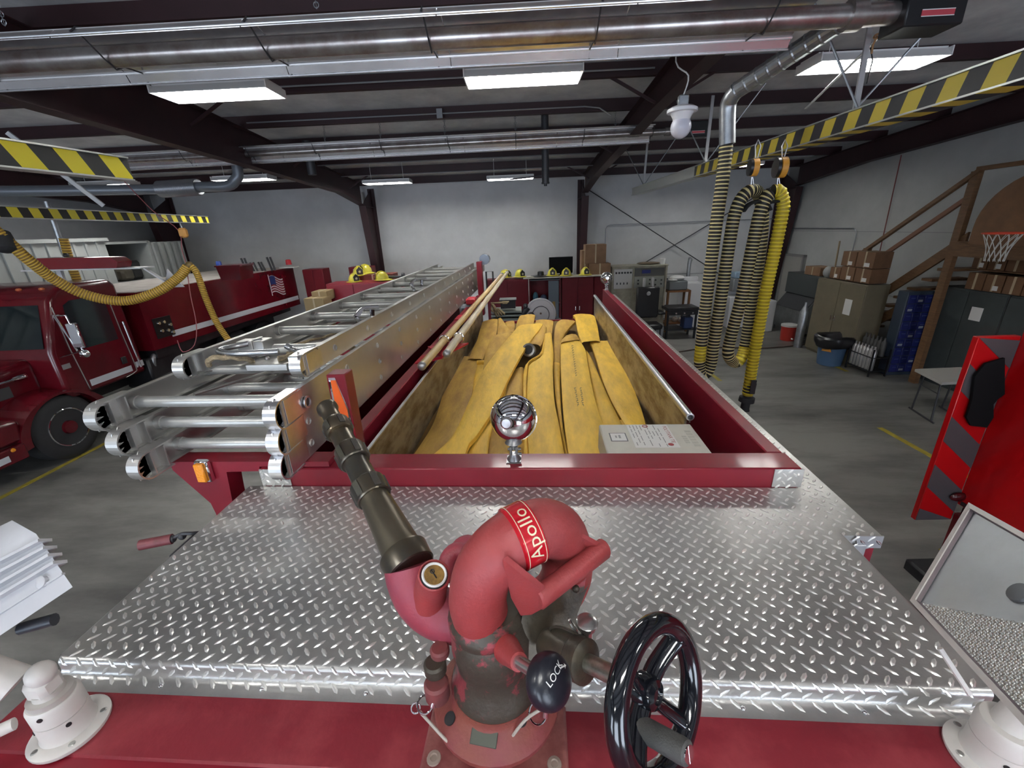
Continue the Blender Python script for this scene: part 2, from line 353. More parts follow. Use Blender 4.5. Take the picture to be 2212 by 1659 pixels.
# hung lamps -------------------------------------------------------------
TUBE = mat('lit_tube', (1, 1, .97), .5, emit=LAMP)
def lamp_mesh(name, loc, rz, label, grp, L_=1.25, W_=.42):
    t = thing(name, label, 'ceiling light', loc, rz, grp)
    g = G(); w2 = W_/2
    g.box(-L_/2, L_/2, -w2*.7, w2*.7, .05, .075)
    for s_ in (-1, 1):
        g.hexa([(-L_/2, s_*w2*.7, .05), (L_/2, s_*w2*.7, .05), (L_/2, s_*w2, -.02), (-L_/2, s_*w2, -.02), (-L_/2, s_*w2*.7, .06), (L_/2, s_*w2*.7, .06), (L_/2, s_*(w2+.008), -.015), (-L_/2, s_*(w2+.008), -.015)])
        g.box(s_*L_/2-.006, s_*L_/2+.006, -w2, w2, -.02, .06)
        g.tube([(s_*L_*.35, 0, .075), (s_*L_*.35, 0, .49)], .004, 5)
    obj('housing', g, mat('lamp_enamel', (.8, .8, .8), .35), t, W=False)
    g = G()
    for k in range(4):
        y = (-.36+.24*k)*W_; g.tube([(-L_/2+.04, y, .012), (L_/2-.04, y, .012)], .019, 8)
    obj('tube', g, TUBE, t, W=False)
    g = G()
    for k in range(4): g.box(-L_/2+.01, L_/2-.01, (-.36+.24*k)*W_+.045, (-.36+.24*k)*W_+.049, -.022, -.012)
    for k in range(9): g.box(-L_/2+.1+k*.13, -L_/2+.103+k*.13, -w2+.02, w2-.02, -.022, -.018)
    obj('wire_guard', g, mat('guard_wire', (.5, .5, .5), .4, .5), t, W=False)
    return t
GL = 'hanging fluorescent light fixtures'
def LP_(px, py, z): return gz(px, py, z)
def LPOS(px, py, z): return B(*gz(px, py, z))
l0 = lamp_mesh('fluorescent_light', LPOS(475, 203, 4.80), BY, 'lit fluorescent fixture hanging between the two long heater tubes, on the left', GL)
def lamp(x, y, z, label, rz=0, group=GL): return dup(l0, B(x, y, z), BY+rz, label, group)
lamp(*LP_(1130, 170, 4.82), 'lit fluorescent fixture hanging over the middle of the hose bed, between the heater tubes')
lamp(*LP_(1880, 137, 4.74), 'lit fluorescent fixture beside the chain-hung conduit at upper right, above the striped beam')
lamp(-3.5, 12.6, 4.58, 'small distant lit fixture by the maroon column near the far wall, left of centre')
lamp(-.18, 12.7, 4.56, 'small distant lit fixture before the middle of the far wall beside the vent pipe')
lamp(-9.2, 10.3, 4.55, 'distant lit fixture above the grey duct at the left edge, over the tanker cab')
lamp(-6.1, 10.4, 4.55, 'distant lit fixture partly behind the duct elbow above the tanker body')
lamp(5.6, 12.2, 4.58, 'distant lit fixture mostly hidden behind the silver hose rail on the right')
for x, y, lab in ((-9.3, 4.2, 'lit fixture over the hood of the tanker, just left of the view'), (-8.8, -1.5, 'lit fixture out of view behind at far left'), (-3.1, -.6, 'lit fixture out of view behind, left of the engine cab'), (.3, -1.2, 'lit fixture out of view above the engine cab'), (3.9, -.8, 'lit fixture out of view above the red truck'), (-3, -4.6, 'lit fixture out of view by the left bay doors'), (4, -4.6, 'lit fixture out of view by the right bay door')):
    lamp(x, y, 4.85, lab, group='fixtures out of view')
# =================== OVERHEAD ===================
def chain(name, p, q, label, grp, m=STEEL):
    g = G(); p = Vector(p); q = Vector(q); L_ = (q-p).length; k = max(3, int(L_/.045)); d = (q-p)/k
    for i in range(k):
        c = p+d*(i+.5); a = (1, 0, 0) if i % 2 else (0, 1, 0); g.torus(c, a, .017, .0035, 10, 4)
    for i in range(0): pass
    g.tube([p, q], .002, 4); return one(name, g, m, label, 'chain', grp)
# infrared tube heaters
BEAD = mat('glint_strip', (.85, .84, .85), .3, .6)  # added beads; their pale colour stands in for lamp streaks in the reflector
def heater(pa, pb, wid, label, end_x, refl, tr=.06, tilt=.3):
    A = Vector(B(*pa)); Bv = Vector(B(*pb)); d = (Bv-A).normalized(); s = Vector((-d.y, d.x, 0)).normalized()
    t = thing('tube_heater', label, 'heater', tuple(A)); u = Vector((0, 0, 1))
    P = [(-1, -.02), (-1.02, .0), (-.86, .10), (-.45, .20), (.45, .20), (.86, .10), (1.02, 0), (1, -.02)]
    tc_, ts_ = math.cos(tilt), math.sin(tilt); P = [(x*wid/2*tc_+(z*wid-.03)*ts_, -x*wid/2*ts_+(z*wid-.03)*tc_) for x, z in P]; th = .006
    g = G(); L_ = (Bv-A).length; seg = 6
    for i in range(len(P)-1):
        for k in range(seg):
            a = A+d*(L_*k/seg+.004); b_ = A+d*(L_*(k+1)/seg-.004)
            p0, p1 = P[i], P[i+1]
            q = [a+s*p0[0]+u*p0[1], b_+s*p0[0]+u*p0[1], b_+s*p1[0]+u*p1[1], a+s*p1[0]+u*p1[1]]
            g.hexa([tuple(v) for v in q]+[tuple(v+u*th) for v in q])
    obj('reflector', g, refl, t, ang=12)
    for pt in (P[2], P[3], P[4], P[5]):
        o_ = s*pt[0]+u*(pt[1]-.004); g = G(); g.tube([A+o_, Bv+o_], .011, 8); obj('glint_bead', g, BEAD, t)
    for sg in (-1, 1):
        g = G(); o_ = s*(sg*wid/2*1.02*tc_-.03*ts_)+u*(-sg*wid/2*1.02*ts_-.03*tc_); g.tube([A+o_, Bv+o_], .009, 8); obj('rim', g, ALUB, t)
    g = G(); g.tube([A-d*.02, Bv+d*.55], tr, 16); g.lathe(Bv+d*.22, d, [(0, tr), (0, tr*1.35), (.1, tr*1.35), (.1, tr)], 16); obj('burner_tube', g, mat('heater_tube', (.45, .43, .42), .3, .85, .5, 4, (.25, .2, .19)), t)
    x = .4
    while x < L_:
        c = A+d*x; g = G(); g.tube([c+s*(p[0])+u*(p[1]+.012) for p in P], .006, 5, cap=False); obj('hanger_wire', g, DARK, t)
        g = G(); g.tube([c+s*P[2][0]+u*(P[2][1]-.01), c+s*(-tr-.01)+u*(-tr*.6), c+u*(-tr-.012), c+s*(tr+.01)+u*(-tr*.6), c+s*P[5][0]+u*(P[5][1]-.01)], .006, 5, cap=False); obj('tube_hook', g, DARK, t); x += 1.2
    g = G(); c = Bv+d*.75; g.v = []
    k0 = len(g.v); g.box(-.20, .20, -.12, .12, -.12, .12, .01); M_ = Matrix.Translation(c)@Matrix.Rotation(math.atan2(d.y, d.x), 4, 'Z'); g.xf(M_, k0); obj('burner_box', g, BLACK, t)
    g = G(); g.box(-.1, .12, -.124, -.121, -.07, -.03); g.xf(M_); obj('badge', g, mat('badge_red', (.5, .06, .08), .5), t)
    g = G(); g.box(-.1, .12, -.1255, -.1245, -.035, -.03); g.box(-.1, .12, -.1255, -.1245, -.072, -.067); g.xf(M_); obj('badge_line', g, PAPER, t)
    return A, d, L_, s
REFL = mat('polished_reflector', (.72, .70, .71), .24, .75, .2, 1.5, (.58, .55, .55), bump=.03, bscale=3)
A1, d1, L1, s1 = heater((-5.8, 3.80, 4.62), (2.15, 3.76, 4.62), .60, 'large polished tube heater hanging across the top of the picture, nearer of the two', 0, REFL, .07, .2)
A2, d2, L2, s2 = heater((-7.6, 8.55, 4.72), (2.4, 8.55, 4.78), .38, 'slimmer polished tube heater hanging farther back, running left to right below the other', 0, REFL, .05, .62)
CG = 'chains and wires holding the tube heaters'
for k, x in enumerate((-4.4, -3.45, -1.3, -.25, 1.7)):
    c = B(x, 4.05+.0*k, 0); y = 3.5; chain('hanging_chain', B(x, y, 4.72), B(x, y, zp(y)), ('chain at the top left corner holding the near heater', 'second chain from the left on the near heater', 'chain on the near heater above the left side of the ladders', 'chain on the near heater above the hose bed', 'chain at the right end of the near heater')[k], CG)
for k, x in enumerate((-5.2, -3.4, -2.4, -1.25, .0, 1.75)):
    chain('hanging_chain', B(x, 8.5, 4.74), B(x, 8.6, zp(8.6)), ('thin chain on the far heater behind the left hanging light', 'chain on the far heater right of the left hanging light', 'chain on the far heater left of the outlet box', 'chain on the far heater right of the outlet box', 'chain on the far heater under the middle hanging light', 'chain at the right end of the far heater beside the rafter')[k], CG)
# vents, ducts
g = G(); c = gy(1178, 360, 9.2); p = B(c[0], 9.2, 0); g.tube([(p[0], p[1], 5.28), (p[0], p[1], 4.12)], .07, 14); g.lathe((p[0], p[1], 4.12), (0, 0, -1), [(0, .08), (.03, .08), (.03, .03), (.07, .03)], 12)
g.tube([(p[0]-.7, p[1], 4.2), (p[0], p[1], 4.24)], .014, 6); one('vent_pipe', g, DARK, 'dark stub of vent pipe with a side arm under the roof by the far wall', 'vent')
g = G(); p = B(-3.98, 9.1, 0); g.tube([(p[0], p[1], 5.0), (p[0], p[1], 4.42)], .08, 14); one('vent_pipe', g, DARK, 'short dark vent pipe passing down behind the far heater, left half', 'vent')
# left grey duct with silencer and elbow
t = thing('exhaust_duct', 'grey round duct with ribbed section and elbow on the left under the roof', 'duct', B(-9, 9.6, 4.4))
P = [gz(-60, 414, 4.35), gz(345, 409, 4.35), gz(430, 404, 4.35), gz(490, 402, 4.35)]; P = [Vector(B(*q)) for q in P]
e = P[-1]+Vector((.1, 0, .06)); path = P[:]+[e+Vector((.12, 0, .05)), e+Vector((.2, .02, .2)), e+Vector((.2, .02, .75))]
g = G(); g.tube(sm(path, 4), .10, 16); obj('duct', g, mat('duct_grey', (.2, .22, .25), .4, .4), t)
g = G(); a, b_ = P[1], P[2]; rings = []; rad = []
for i in range(41): rings.append(a+(b_-a)*(i/40)); rad.append(.165 if i % 2 else .145)
g.tube(rings, rad, 20); obj('ribbed_sleeve', g, mat('sleeve_grey', (.28, .29, .31), .35, .7), t, ang=20)
# spiral duct upper right that feeds the right hose
t = thing('spiral_duct', 'silver spiral duct coming down from the top edge to the striped hose', 'duct', ay(1600, 190, 4.2))
HY = 5.15
pb = Vector(ay(1571, 312, HY)); pc = Vector(ay(1572, 235, HY)); pd = Vector(ay(1592, 195, HY-.1)); pe = Vector(PD(1870, 12, 3.3)); pf = pe+(pe-pd)*.35
dirn = (pe-pd).normalized(); path = [pb, pc, pc+(pd-pc)*.5+Vector((-.012, 0, .02)), pd]; g = G(); g.tube(sm(path, 4), .078, 18); obj('elbow', g, STEEL, t)
K = 120; rings = [pd+(pf-pd)*(i/K) for i in range(K+1)]; rad = [.082 if i % 9 == 0 else .078 for i in range(K+1)]
g = G(); g.tube(rings, rad, 20); obj('spiral_pipe', g, STEEL, t, ang=14)
# ---- hose rails -------------------------------------------------------
TAPE = stripes('hazard_tape_slanted', (.80, .68, .02), (.012, .012, .012), 1, .34, .55, 2)
TAPE2 = stripes('hazard_tape_far', (.70, .60, .05), (.012, .012, .012), 1, .30, .3, 2)
TAPE3 = stripes('hazard_tape_right', (.66, .52, .06), (.03, .03, .035), 1, .30, .3, 2)
RAILG = mat('rail_aluminium', (.5, .52, .5), .35, .7)
def rail(name, a, b_, hw, hh, label, tape, faces, tape_from=0, tape_to=1):
    A = Vector(a); Bv = Vector(b_); t = thing(name, label, 'overhead rail', tuple(A), math.atan2(Bv.y-A.y, Bv.x-A.x)-math.pi/2); L_ = (Bv-A).length; tz = (Bv.z-A.z)/L_
    g = G(); g.box(-hw, hw, 0, L_, -hh, hh, .004); g.box(-hw-.02, hw+.02, 0, L_, -hh-.008, -hh+.004); g.box(-hw-.02, hw+.02, 0, L_, hh-.004, hh+.008); S_ = Matrix(((1, 0, 0, 0), (0, 1, 0, 0), (0, tz, 1, 0), (0, 0, 0, 1))); g.xf(S_); obj('beam', g, RAILG, t, W=False)
    g = G(); y0, y1 = L_*tape_from, L_*tape_to
    if 'R' in faces: g.box(hw+.001, hw+.004, y0, y1, -hh+.006, hh-.006)
    if 'L' in faces: g.box(-hw-.004, -hw-.001, y0, y1, -hh+.006, hh-.006)
    if 'B' in faces: g.box(-hw-.018, hw+.018, y0, y1, -hh-.011, -hh-.0085)
    g.xf(S_); obj('hazard_tape', g, tape, t, W=False); return t
a = ay(-330, 225, 2.2); 
q = gz(270, 366, 3.93); r_ = Vector(B(*q)); rail('hose_rail', (r_.x-.22, r_.y-3.6, 3.93), (r_.x, r_.y, 3.93), .05, .088, 'thick black and yellow striped beam ending near the top left, nearer of the two', TAPE, 'R')
q0 = Vector(B(*gz(-40, 462, 3.72))); q1 = Vector(B(*gz(446, 478, 3.72))); rail('hose_rail', (q0.x, q0.y, 3.75), (q1.x, q1.y, 3.75), .045, .07, 'thin striped beam above the tanker truck, farther on the left', TAPE2, 'R')
u0 = Vector(B(3.0, 1.2, 4.07)); u1 = Vector(B(*gz(1372, 416, 4.02)))
rt = rail('hose_rail', tuple(u0), (u1.x, u1.y, 4.04), .075, .075, 'striped overhead rail crossing the upper right that carries the hanging hoses', TAPE3, 'LB', 0, .62)
# hangers of the rails
def strut(p, q, label, w=.05): g = G(); g.bar(p, q, w, .02, (0, 1, 0)); one('rail_hanger', g, mat('hanger_white', (.55, .55, .56), .45, .3), label, 'hanger', 'steel hangers of the hose rails')
strut(Vector(r_)+Vector((-.25, -1.0, .1)), Vector(r_)+Vector((-.75, -1.0, 1.2)), 'pale strut above the near striped beam at the left edge')
strut(q0+Vector((.75, .9, .1)), q0+Vector((.3, .4, .95)), 'pale strut rising from the thin striped beam over the tanker cab', .06)
for k, (f, lab) in enumerate(((.30, 'pale flat strut holding the striped rail beside the big right hanging light'), (.60, 'flat strut on the rail behind the white lamp'), (.93, 'flat strut at the far tip of the silver rail'))):
    c = u0+(u1-u0)*f; strut(c+Vector((0, 0, .08)), c+Vector((.06, .15, 1.05)), lab, .045)
    g = G(); g.tube([c+Vector((0, -.05, .08)), c+Vector((-.5, .1, 1.0))], .01, 6); g.tube([c+Vector((0, .05, .08)), c+Vector((.6, -.35, 1.05))], .01, 6)
    one('sway_rod', g, STEEL, ('pair of thin rods bracing the striped rail near the hanging hoses', 'pair of thin rods bracing the rail behind the white lamp', 'pair of thin rods bracing the far tip of the rail')[k], 'rod', 'sway rods')
# chain-hung long conduit with cloth tie at upper right
g = G(); g.tube([PD(1985, -5, 3.0), PD(1895, 85, 3.6), PD(1740, 235, 4.6)], .012, 8); one('support_rod', g, ALUB, 'bright thin rod slanting down at upper right with an orange tie', 'rod')
g = G(); c = Vector(PD(1895, 78, 3.58)); g.torus(c, (1, 1, -1), .022, .008, 12, 6); g.tube([c, c+Vector((-.02, 0, -.06)), c+Vector((-.01, .01, -.12))], .008, 6); one('cloth_tie', g, mat('tie_orange', (.45, .25, .12), .8), 'small orange cloth tie knotted round the thin rod', 'tie')
g = G(); c = Vector(B(4.0, 4.6, 5.15)); g.tube([tuple(Vector(PD(1880, 100, 3.8))+Vector((0, .3, .75))), PD(1880, 100, 3.8), PD(1885, 130, 4.0), PD(1872, 180, 4.2)], .006, 6); one('hanging_wire', g, DARK, 'thin dark wire dangling in front of the big right hanging light', 'wire')
# white jar lamp
t = thing('jar_lamp', 'white enamel lamp with frosted globe hanging left of the silver duct', 'lamp', ay(1474, 262, 5.0)); c = Vector(ay(1474, 236, 5.0))
g = G(); g.lathe(c, (0, 0, -1), [(-.02, .03), (-.02, .11), (0, .145), (.028, .145), (.033, .11), (.08, .085), (.10, .08)], 24); obj('cap', g, mat('lamp_cap_white', (.75, .75, .78), .35), t)
g = G(); g.ball(c-Vector((0, 0, .155)), .10, 20, 12, (1, 1, 1.05)); obj('globe', g, mat('frosted_globe', (.62, .62, .70), .35), t)
g = G(); g.box(c.x-.05, c.x+.05, c.y-.03, c.y+.03, c.z+.02, c.z+.12, .01); obj('junction_box', g, STEEL, t)
g = G(); g.tube(sm([c+Vector((0, 0, .12)), c+Vector((.03, 0, .28)), c+Vector((-.1, 0, .4)), c+Vector((-.08, 0, .75)), c+Vector((-.08, 0, 1.22))]), .007, 6); obj('cable', g, mat('lamp_cable', (.5, .5, .5), .5), t)
# ---- corrugated hoses ---------------------------------------------------
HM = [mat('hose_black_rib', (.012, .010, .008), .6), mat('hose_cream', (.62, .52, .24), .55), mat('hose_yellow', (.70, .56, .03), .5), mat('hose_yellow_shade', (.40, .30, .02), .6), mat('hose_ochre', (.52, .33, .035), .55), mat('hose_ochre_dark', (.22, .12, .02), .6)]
def corr(name, path, r, pitch, style, parent, n=16, depth=.09):
    P = sm(path, 6); cum = [0]
    for i in range(1, len(P)): cum.append(cum[-1]+(P[i]-P[i-1]).length)
    L_ = cum[-1]; K = int(L_/pitch); pts = []; rad = []; mi = []; j = 0
    def at(d_):
        i = 0
        lo, hi = 0, len(cum)-1
        while hi-lo > 1:
            m_ = (lo+hi)//2
            if cum[m_] <= d_: lo = m_
            else: hi = m_
        f = (d_-cum[lo])/max(1e-9, cum[hi]-cum[lo]); return P[lo]+(P[hi]-P[lo])*f
    for i in range(K):
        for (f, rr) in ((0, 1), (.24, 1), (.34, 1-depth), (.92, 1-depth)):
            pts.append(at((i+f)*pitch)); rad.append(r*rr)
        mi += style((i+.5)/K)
    g = G(); g.tube(pts, rad, n, mats=mi[:len(pts)-1]+[0]); return obj(name, g, HM, parent, ang=60)
# right hanging hose: two striped loops over saddles, bright yellow tail with black nozzle
t = thing('exhaust_hose', 'looped black and cream ribbed hose with bright yellow tail hanging from the striped rail', 'hose', ay(1600, 700, HY))
Y1, Y2 = HY, HY+.13
path = [ay(1569, 308, Y1), ay(1562, 380, Y1), ay(1545, 500, Y1), ay(1527, 640, Y1), ay(1514, 750, Y1), ay(1512, 790, Y1+.02), ay(1524, 808, Y1), ay(1536, 785, Y1), ay(1542, 740, Y1), ay(1558, 640, Y1), ay(1578, 510, Y1), ay(1588, 460, Y1), ay(1602, 428, Y1), ay(1622, 412, Y1+.02), ay(1640, 422, Y2),
        ay(1647, 470, Y2+.03), ay(1642, 540, Y2+.05), ay(1626, 640, Y2+.05), ay(1611, 740, Y2+.04), ay(1600, 775, Y2), ay(1586, 783, Y2), ay(1573, 765, Y1), ay(1578, 730, Y1), ay(1602, 640, Y1), ay(1630, 510, Y1), ay(1643, 455, Y1), ay(1657, 425, Y1), ay(1672, 412, Y1)]
def st(f):
    if .240 < f < .262 or .742 < f < .762: return [2, 2, 3, 2]
    return [1, 1, 0, 0]
corr('striped_hose', path, .068, .039, st, t, depth=.035)
path = [ay(1670, 413, Y1), ay(1684, 414, Y1), ay(1692, 440, Y1), ay(1688, 470, Y1), ay(1674, 540, Y1), ay(1652, 640, Y1), ay(1630, 760, Y1), ay(1614, 858, Y1)]
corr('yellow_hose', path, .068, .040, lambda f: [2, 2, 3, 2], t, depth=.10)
e0 = Vector(ay(1616, 850, Y1)); e1 = Vector(ay(1608, 884, Y1)); g = G(); g.lathe(e0, e1-e0, [(-.14, .070), (-.02, .070), (-.02, .052), (.04, .052), (.05, .09), (.11, .092), (.12, .052), (.20, .052), (.23, .062)], 18); obj('nozzle', g, RUBBER, t)
g = G(); g.box(-.03, .03, -.1, -.085, -.02, .16); g.xf(Matrix.Translation(e0+Vector((0, 0, .05)))); obj('latch', g, BLACK, t)
for k, (px, pxs, lab) in enumerate(((1629, 1628, 'orange balancer with hook hanging left of its twin under the striped rail'), (1686, 1683, 'orange and black reel balancer hanging right of its twin under the striped rail'))):
    t = thing('hose_balancer', lab, 'balancer', ay(px, 362, HY), 0, 'orange balancers on the striped rail'); c = Vector(ay(px, 362, HY))
    g = G(); g.lathe(c+Vector((-.02, 0, 0)), (1, -.1, 0), [(0, .05), (.005, .10), (.065, .10), (.07, .05)] if k else [(-.01, .05), (-.005, .085), (.05, .085), (.055, .05)], 18); obj('orange_case', g, mat('balancer_orange', (.65, .30, .04), .5), t)
    g = G(); g.lathe(c+Vector((-.06, .0, 0)), (1, -.1, 0), [(0, .05), (.005, .098 if k else .08), (.035, .098 if k else .08), (.04, .05)], 18); obj('black_cover', g, BLACK, t)
    g = G(); g.tube([c+Vector((.02, 0, .09)), c+Vector((.035, 0, .2)), c+Vector((.0, 0, .26)), c+Vector((-.02, 0, .2)), c+Vector((.0, 0, .09))], .007, 6); obj('hook', g, ALUB, t)
    s0 = Vector(ay(pxs-4 if k == 0 else pxs-3, 425, HY)); g = G(); g.tube([c+Vector((0, 0, -.09)), s0+Vector((.02, 0, .06)), s0+Vector((-.02, 0, .06)), c+Vector((-.01, 0, -.09))], .005, 6); obj('wire', g, ALUB, t)
for k, (px, lab) in enumerate(((1634, 'black saddle under the top of the left hose loop'), (1672, 'black saddle under the top of the right hose loop'))):
    c = Vector(ay(px, 448, HY+.02)); pts = [c+Vector((.15*math.cos(a), .0, .15*math.sin(a)-.09)) for a in [math.pi*(.12+.76*i/8) for i in range(9)]]
    g = G(); g.tube(pts, .07, 10, sq=(1, .25)); one('hose_saddle', g, RUBBER, lab, 'saddle', 'hose saddles')
# left hose: ochre swag over the tanker
t = thing('exhaust_hose', 'ochre ribbed hose sagging across the tanker cab and hooked up at its right end', 'hose', B(-6, 6.5, 3.0))
def pp(px, py, y): return gyw(px, py, y)
def gyw(px, py, y): return B(*gy(px, py, y))
path = [gyw(-60, 455, 5.6), gyw(10, 515, 5.7), gyw(60, 560, 5.8), gyw(120, 605, 6.0), gyw(190, 638, 6.2), gyw(270, 650, 6.4), gyw(340, 630, 6.6), gyw(385, 600, 6.8), gyw(406, 575, 6.9)]
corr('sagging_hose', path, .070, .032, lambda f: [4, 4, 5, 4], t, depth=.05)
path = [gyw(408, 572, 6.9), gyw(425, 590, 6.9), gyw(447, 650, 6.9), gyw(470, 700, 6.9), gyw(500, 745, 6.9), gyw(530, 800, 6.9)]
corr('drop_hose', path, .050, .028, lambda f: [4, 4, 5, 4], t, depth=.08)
g = G(); c = Vector(gyw(409, 573, 6.9)); g.ball(c, .06, 12, 8); obj('swivel', g, mat('old_brass', (.16, .11, .04), .5, .5), t)
c = Vector(gyw(8, 518, 5.7)); g = G(); g.lathe(c, Vector(gyw(20, 560, 5.6))-c, [(-.1, .08), (0, .1), (.14, .1), (.16, .06)], 14); obj('black_cuff', g, RUBBER, t)
path = [gyw(100, 435, 8.6), gyw(137, 540, 8.6)]; g = G(); g.tube(path, .05, 10); one('drop_pipe', g, STEEL, 'galvanised drop pipe passing behind the thin striped beam on the left', 'pipe')
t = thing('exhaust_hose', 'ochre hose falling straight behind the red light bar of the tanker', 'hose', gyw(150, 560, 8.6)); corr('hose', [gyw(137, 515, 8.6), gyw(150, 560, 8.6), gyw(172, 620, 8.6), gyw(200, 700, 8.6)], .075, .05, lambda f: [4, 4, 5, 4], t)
g = G(); c = Vector(gyw(143, 552, 8.5)); g.ball(c, .05, 10, 6); obj('cap', g, BLACK, t)
g = G(); c = Vector(gyw(396, 503, 7.2)); k0 = 0; g.box(-.065, .065, -.05, .05, -.075, .075, .03); g.xf(Matrix.Translation(c)); t = thing('pulley_block', 'small orange pulley hanging from the end of the thin striped beam', 'pulley', tuple(c)); obj('block', g, mat('pulley_orange', (.55, .27, .07), .6), t)
g = G(); g.tube([gyw(389, 482, 7.2), tuple(c+Vector((0, 0, .07)))], .008, 6); obj('shackle', g, ALUB, t)
g = G(); g.tube(sm([gyw(262, 385, 7.6), gyw(330, 455, 7.4), gyw(385, 497, 7.2), gyw(393, 540, 7.1), gyw(402, 573, 7.0), gyw(412, 640, 6.9), gyw(424, 700, 6.8), gyw(420, 745, 6.7), gyw(395, 760, 6.7), gyw(383, 735, 6.7)]), .007, 6); one('release_cord', g, mat('cord_red', (.28, .08, .09), .7), 'thin red cord running from the near beam down past the pulley to the tanker side', 'cord')
# =================== FIRE ENGINE (near) ===================
eng = thing('fire_engine', 'maroon fire engine with tread plate deck and open hose bed, filling the foreground', 'fire engine', (-.1, 3.0, 0))
Zd = EYE-1.0; Zr = EYE-1.05; Zh = EYE-.915
PXL, PXR = -1.262, .985; YF, YR = .718, 1.486
# deck sheet: flat, rolled front edge, flange
prof = [(YR, Zd, 0, 1)]
def sheet(u, s, h=0):            # s = distance from the rear edge
    F_ = YR-YF; R = .016
    if s <= F_: return (u, YR-s, Zd+h)
    s -= F_; q = R*math.pi/2
    if s < q: a = s/R; return (u, YF-(R+h)*math.sin(a), Zd-R+(R+h)*math.cos(a))
    s -= q; D_ = .014
    if s < D_: return (u, YF-R-h, Zd-R-s)
    s -= D_; R2 = .02; q2 = R2*math.pi/2
    if s < q2: a = s/R2; return (u, YF-R-R2+(R2-h)*math.cos(a), Zd-R-D_-(R2-h)*math.sin(a))
    s -= q2; return (u, YF-R-R2-s, Zd-.05+h)
SM = YR-YF+.016*math.pi/2+.014+.02*math.pi/2+.022
g = G(); ss = [0, .2, .4, .6, YR-YF]+[YR-YF+.0251*i/6 for i in range(1, 7)]+[YR-YF+.0391]+[YR-YF+.0391+.0314*i/6 for i in range(1, 7)]+[SM]
vs = []; fs = []
def edge(u0, u1):
    return [u0+(u1-u0)*i/12 for i in range(13)]
UU = edge(PXL, PXR); n_ = len(UU)
for s in ss: vs += [sheet(u, s) for u in UU]
for i in range(len(ss)-1):
    for j in range(n_-1): fs.append((i*n_+j, i*n_+j+1, (i+1)*n_+j+1, (i+1)*n_+j))
g.add(vs, fs); k0 = len(g.f)
# rolled side edges
for (u, sg) in ((PXL, -1), (PXR, 1)):
    pts = [(u+sg*.012*math.sin(a), Zd-.012+.012*math.cos(a)) for a in [math.pi/2*i/5 for i in range(6)]]+[(u+sg*.012, Zd-.045)]
    yA = YR if sg < 0 else 1.225
    for i in range(len(pts)-1):
        a, b_ = pts[i], pts[i+1]; q = [(a[0], yA, a[1]), (a[0], YF, a[1]), (b_[0], YF, b_[1]), (b_[0], yA, b_[1])]; g.add(q if sg < 0 else q[::-1], [(0, 1, 2, 3)])
    cp = [(u+sg*.012, YF, Zd-.045), (u, YF-.016, Zd-.045), (u, YF-.016, Zd-.016), (u, YF, Zd), (u+sg*.008, YF, Zd-.004), (u+sg*.012, YF, Zd-.012)]
    g.add(cp if sg > 0 else cp[::-1], [tuple(range(6))])
MONY = .62
g.m = 1; lugs(g, sheet, PXL, PXR, 0, SM, L=.0165, Wd=.0046, H=.0024)
obj('deck_plate', g, [PLATE, LUG], eng, ang=24)
# right side catwalk strip beside the hose bed
def flat(z): return lambda u, s, h=0: (u, s, z+h)
g = G(); g.box(1.0-.02, 1.115, 1.215, 6.6, Zd-.04, Zd-.004); g.m = 1; lugs(g, flat(Zd-.004), .985, 1.12, 1.21, 6.6, H=.0022); obj('side_tread_strip', g, [PLATE, LUG], eng, ang=24)
g = G(); g.prism([(1.03, 1.214, Zd-.002), (1.118, 1.214, Zd-.002), (1.118, 1.214, Zd-.05), (1.045, 1.214, Zd-.05)], (0, -.004, 0)); g.box(1.0, 1.07, 1.208, 1.214, Zd-.10, Zd-.04)
lugs(g, lambda u, s, h=0: (u, 1.21-h, s), 1.02, 1.125, Zd-.055, Zd-.0, px=.05, py=.03); obj('end_bracket', g, ALUB, eng, ang=24)
# screws of the flange
g = G()
for px, py in ((347, 1480), (565, 1487), (790, 1497), (1605, 1529), (1867, 1537)):
    q = az(px, py, 1.047); g.ball(q, .006, 10, 6, (1, 1, .5))
obj('screws', g, CHROME, eng)
# roof of the cab-side deck
g = G(); g.box(-1.3, 1.12, .525, .70, Zr-.14, Zr-.0005, .006); obj('roof_panel', g, DECKRED, eng)
g = G(); g.box(-1.3, 1.12, .30, .524, Zr-.10, Zr-.035, .01); obj('cab_edge_strip', g, mat('worn_edge', (.22, .21, .2), .5, .3, .5, 18, (.10, .05, .05)), eng)
g = G(); g.box(-1.33, 1.13, -1.6, .29, .6, Zr-.12, .05); obj('cab', g, ENG, eng)
g = G(); g.box(-1.25, .97, .31, 1.48, .55, Zd-.055); g.box(-1.15, 1.06, 1.49, 6.6, .9, Zd-.42); g.box(-1.21, -1.15, 1.49, 6.6, .55, Zd-.3); g.box(1.06, 1.115, 1.23, 6.6, .55, Zd-.041); obj('body', g, ENG, eng)
for x0, x1 in ((-1.22, -.88), (.78, 1.12)):
    for y in (-.6, 4.9):
        g = G(); g.lathe((x0, y, .52), (1, 0, 0), [(0, .28), (.01, .44), (.05, .51), (.29, .51), (.33, .44), (.34, .28)], 30); obj('wheel', g, RUBBER, eng)
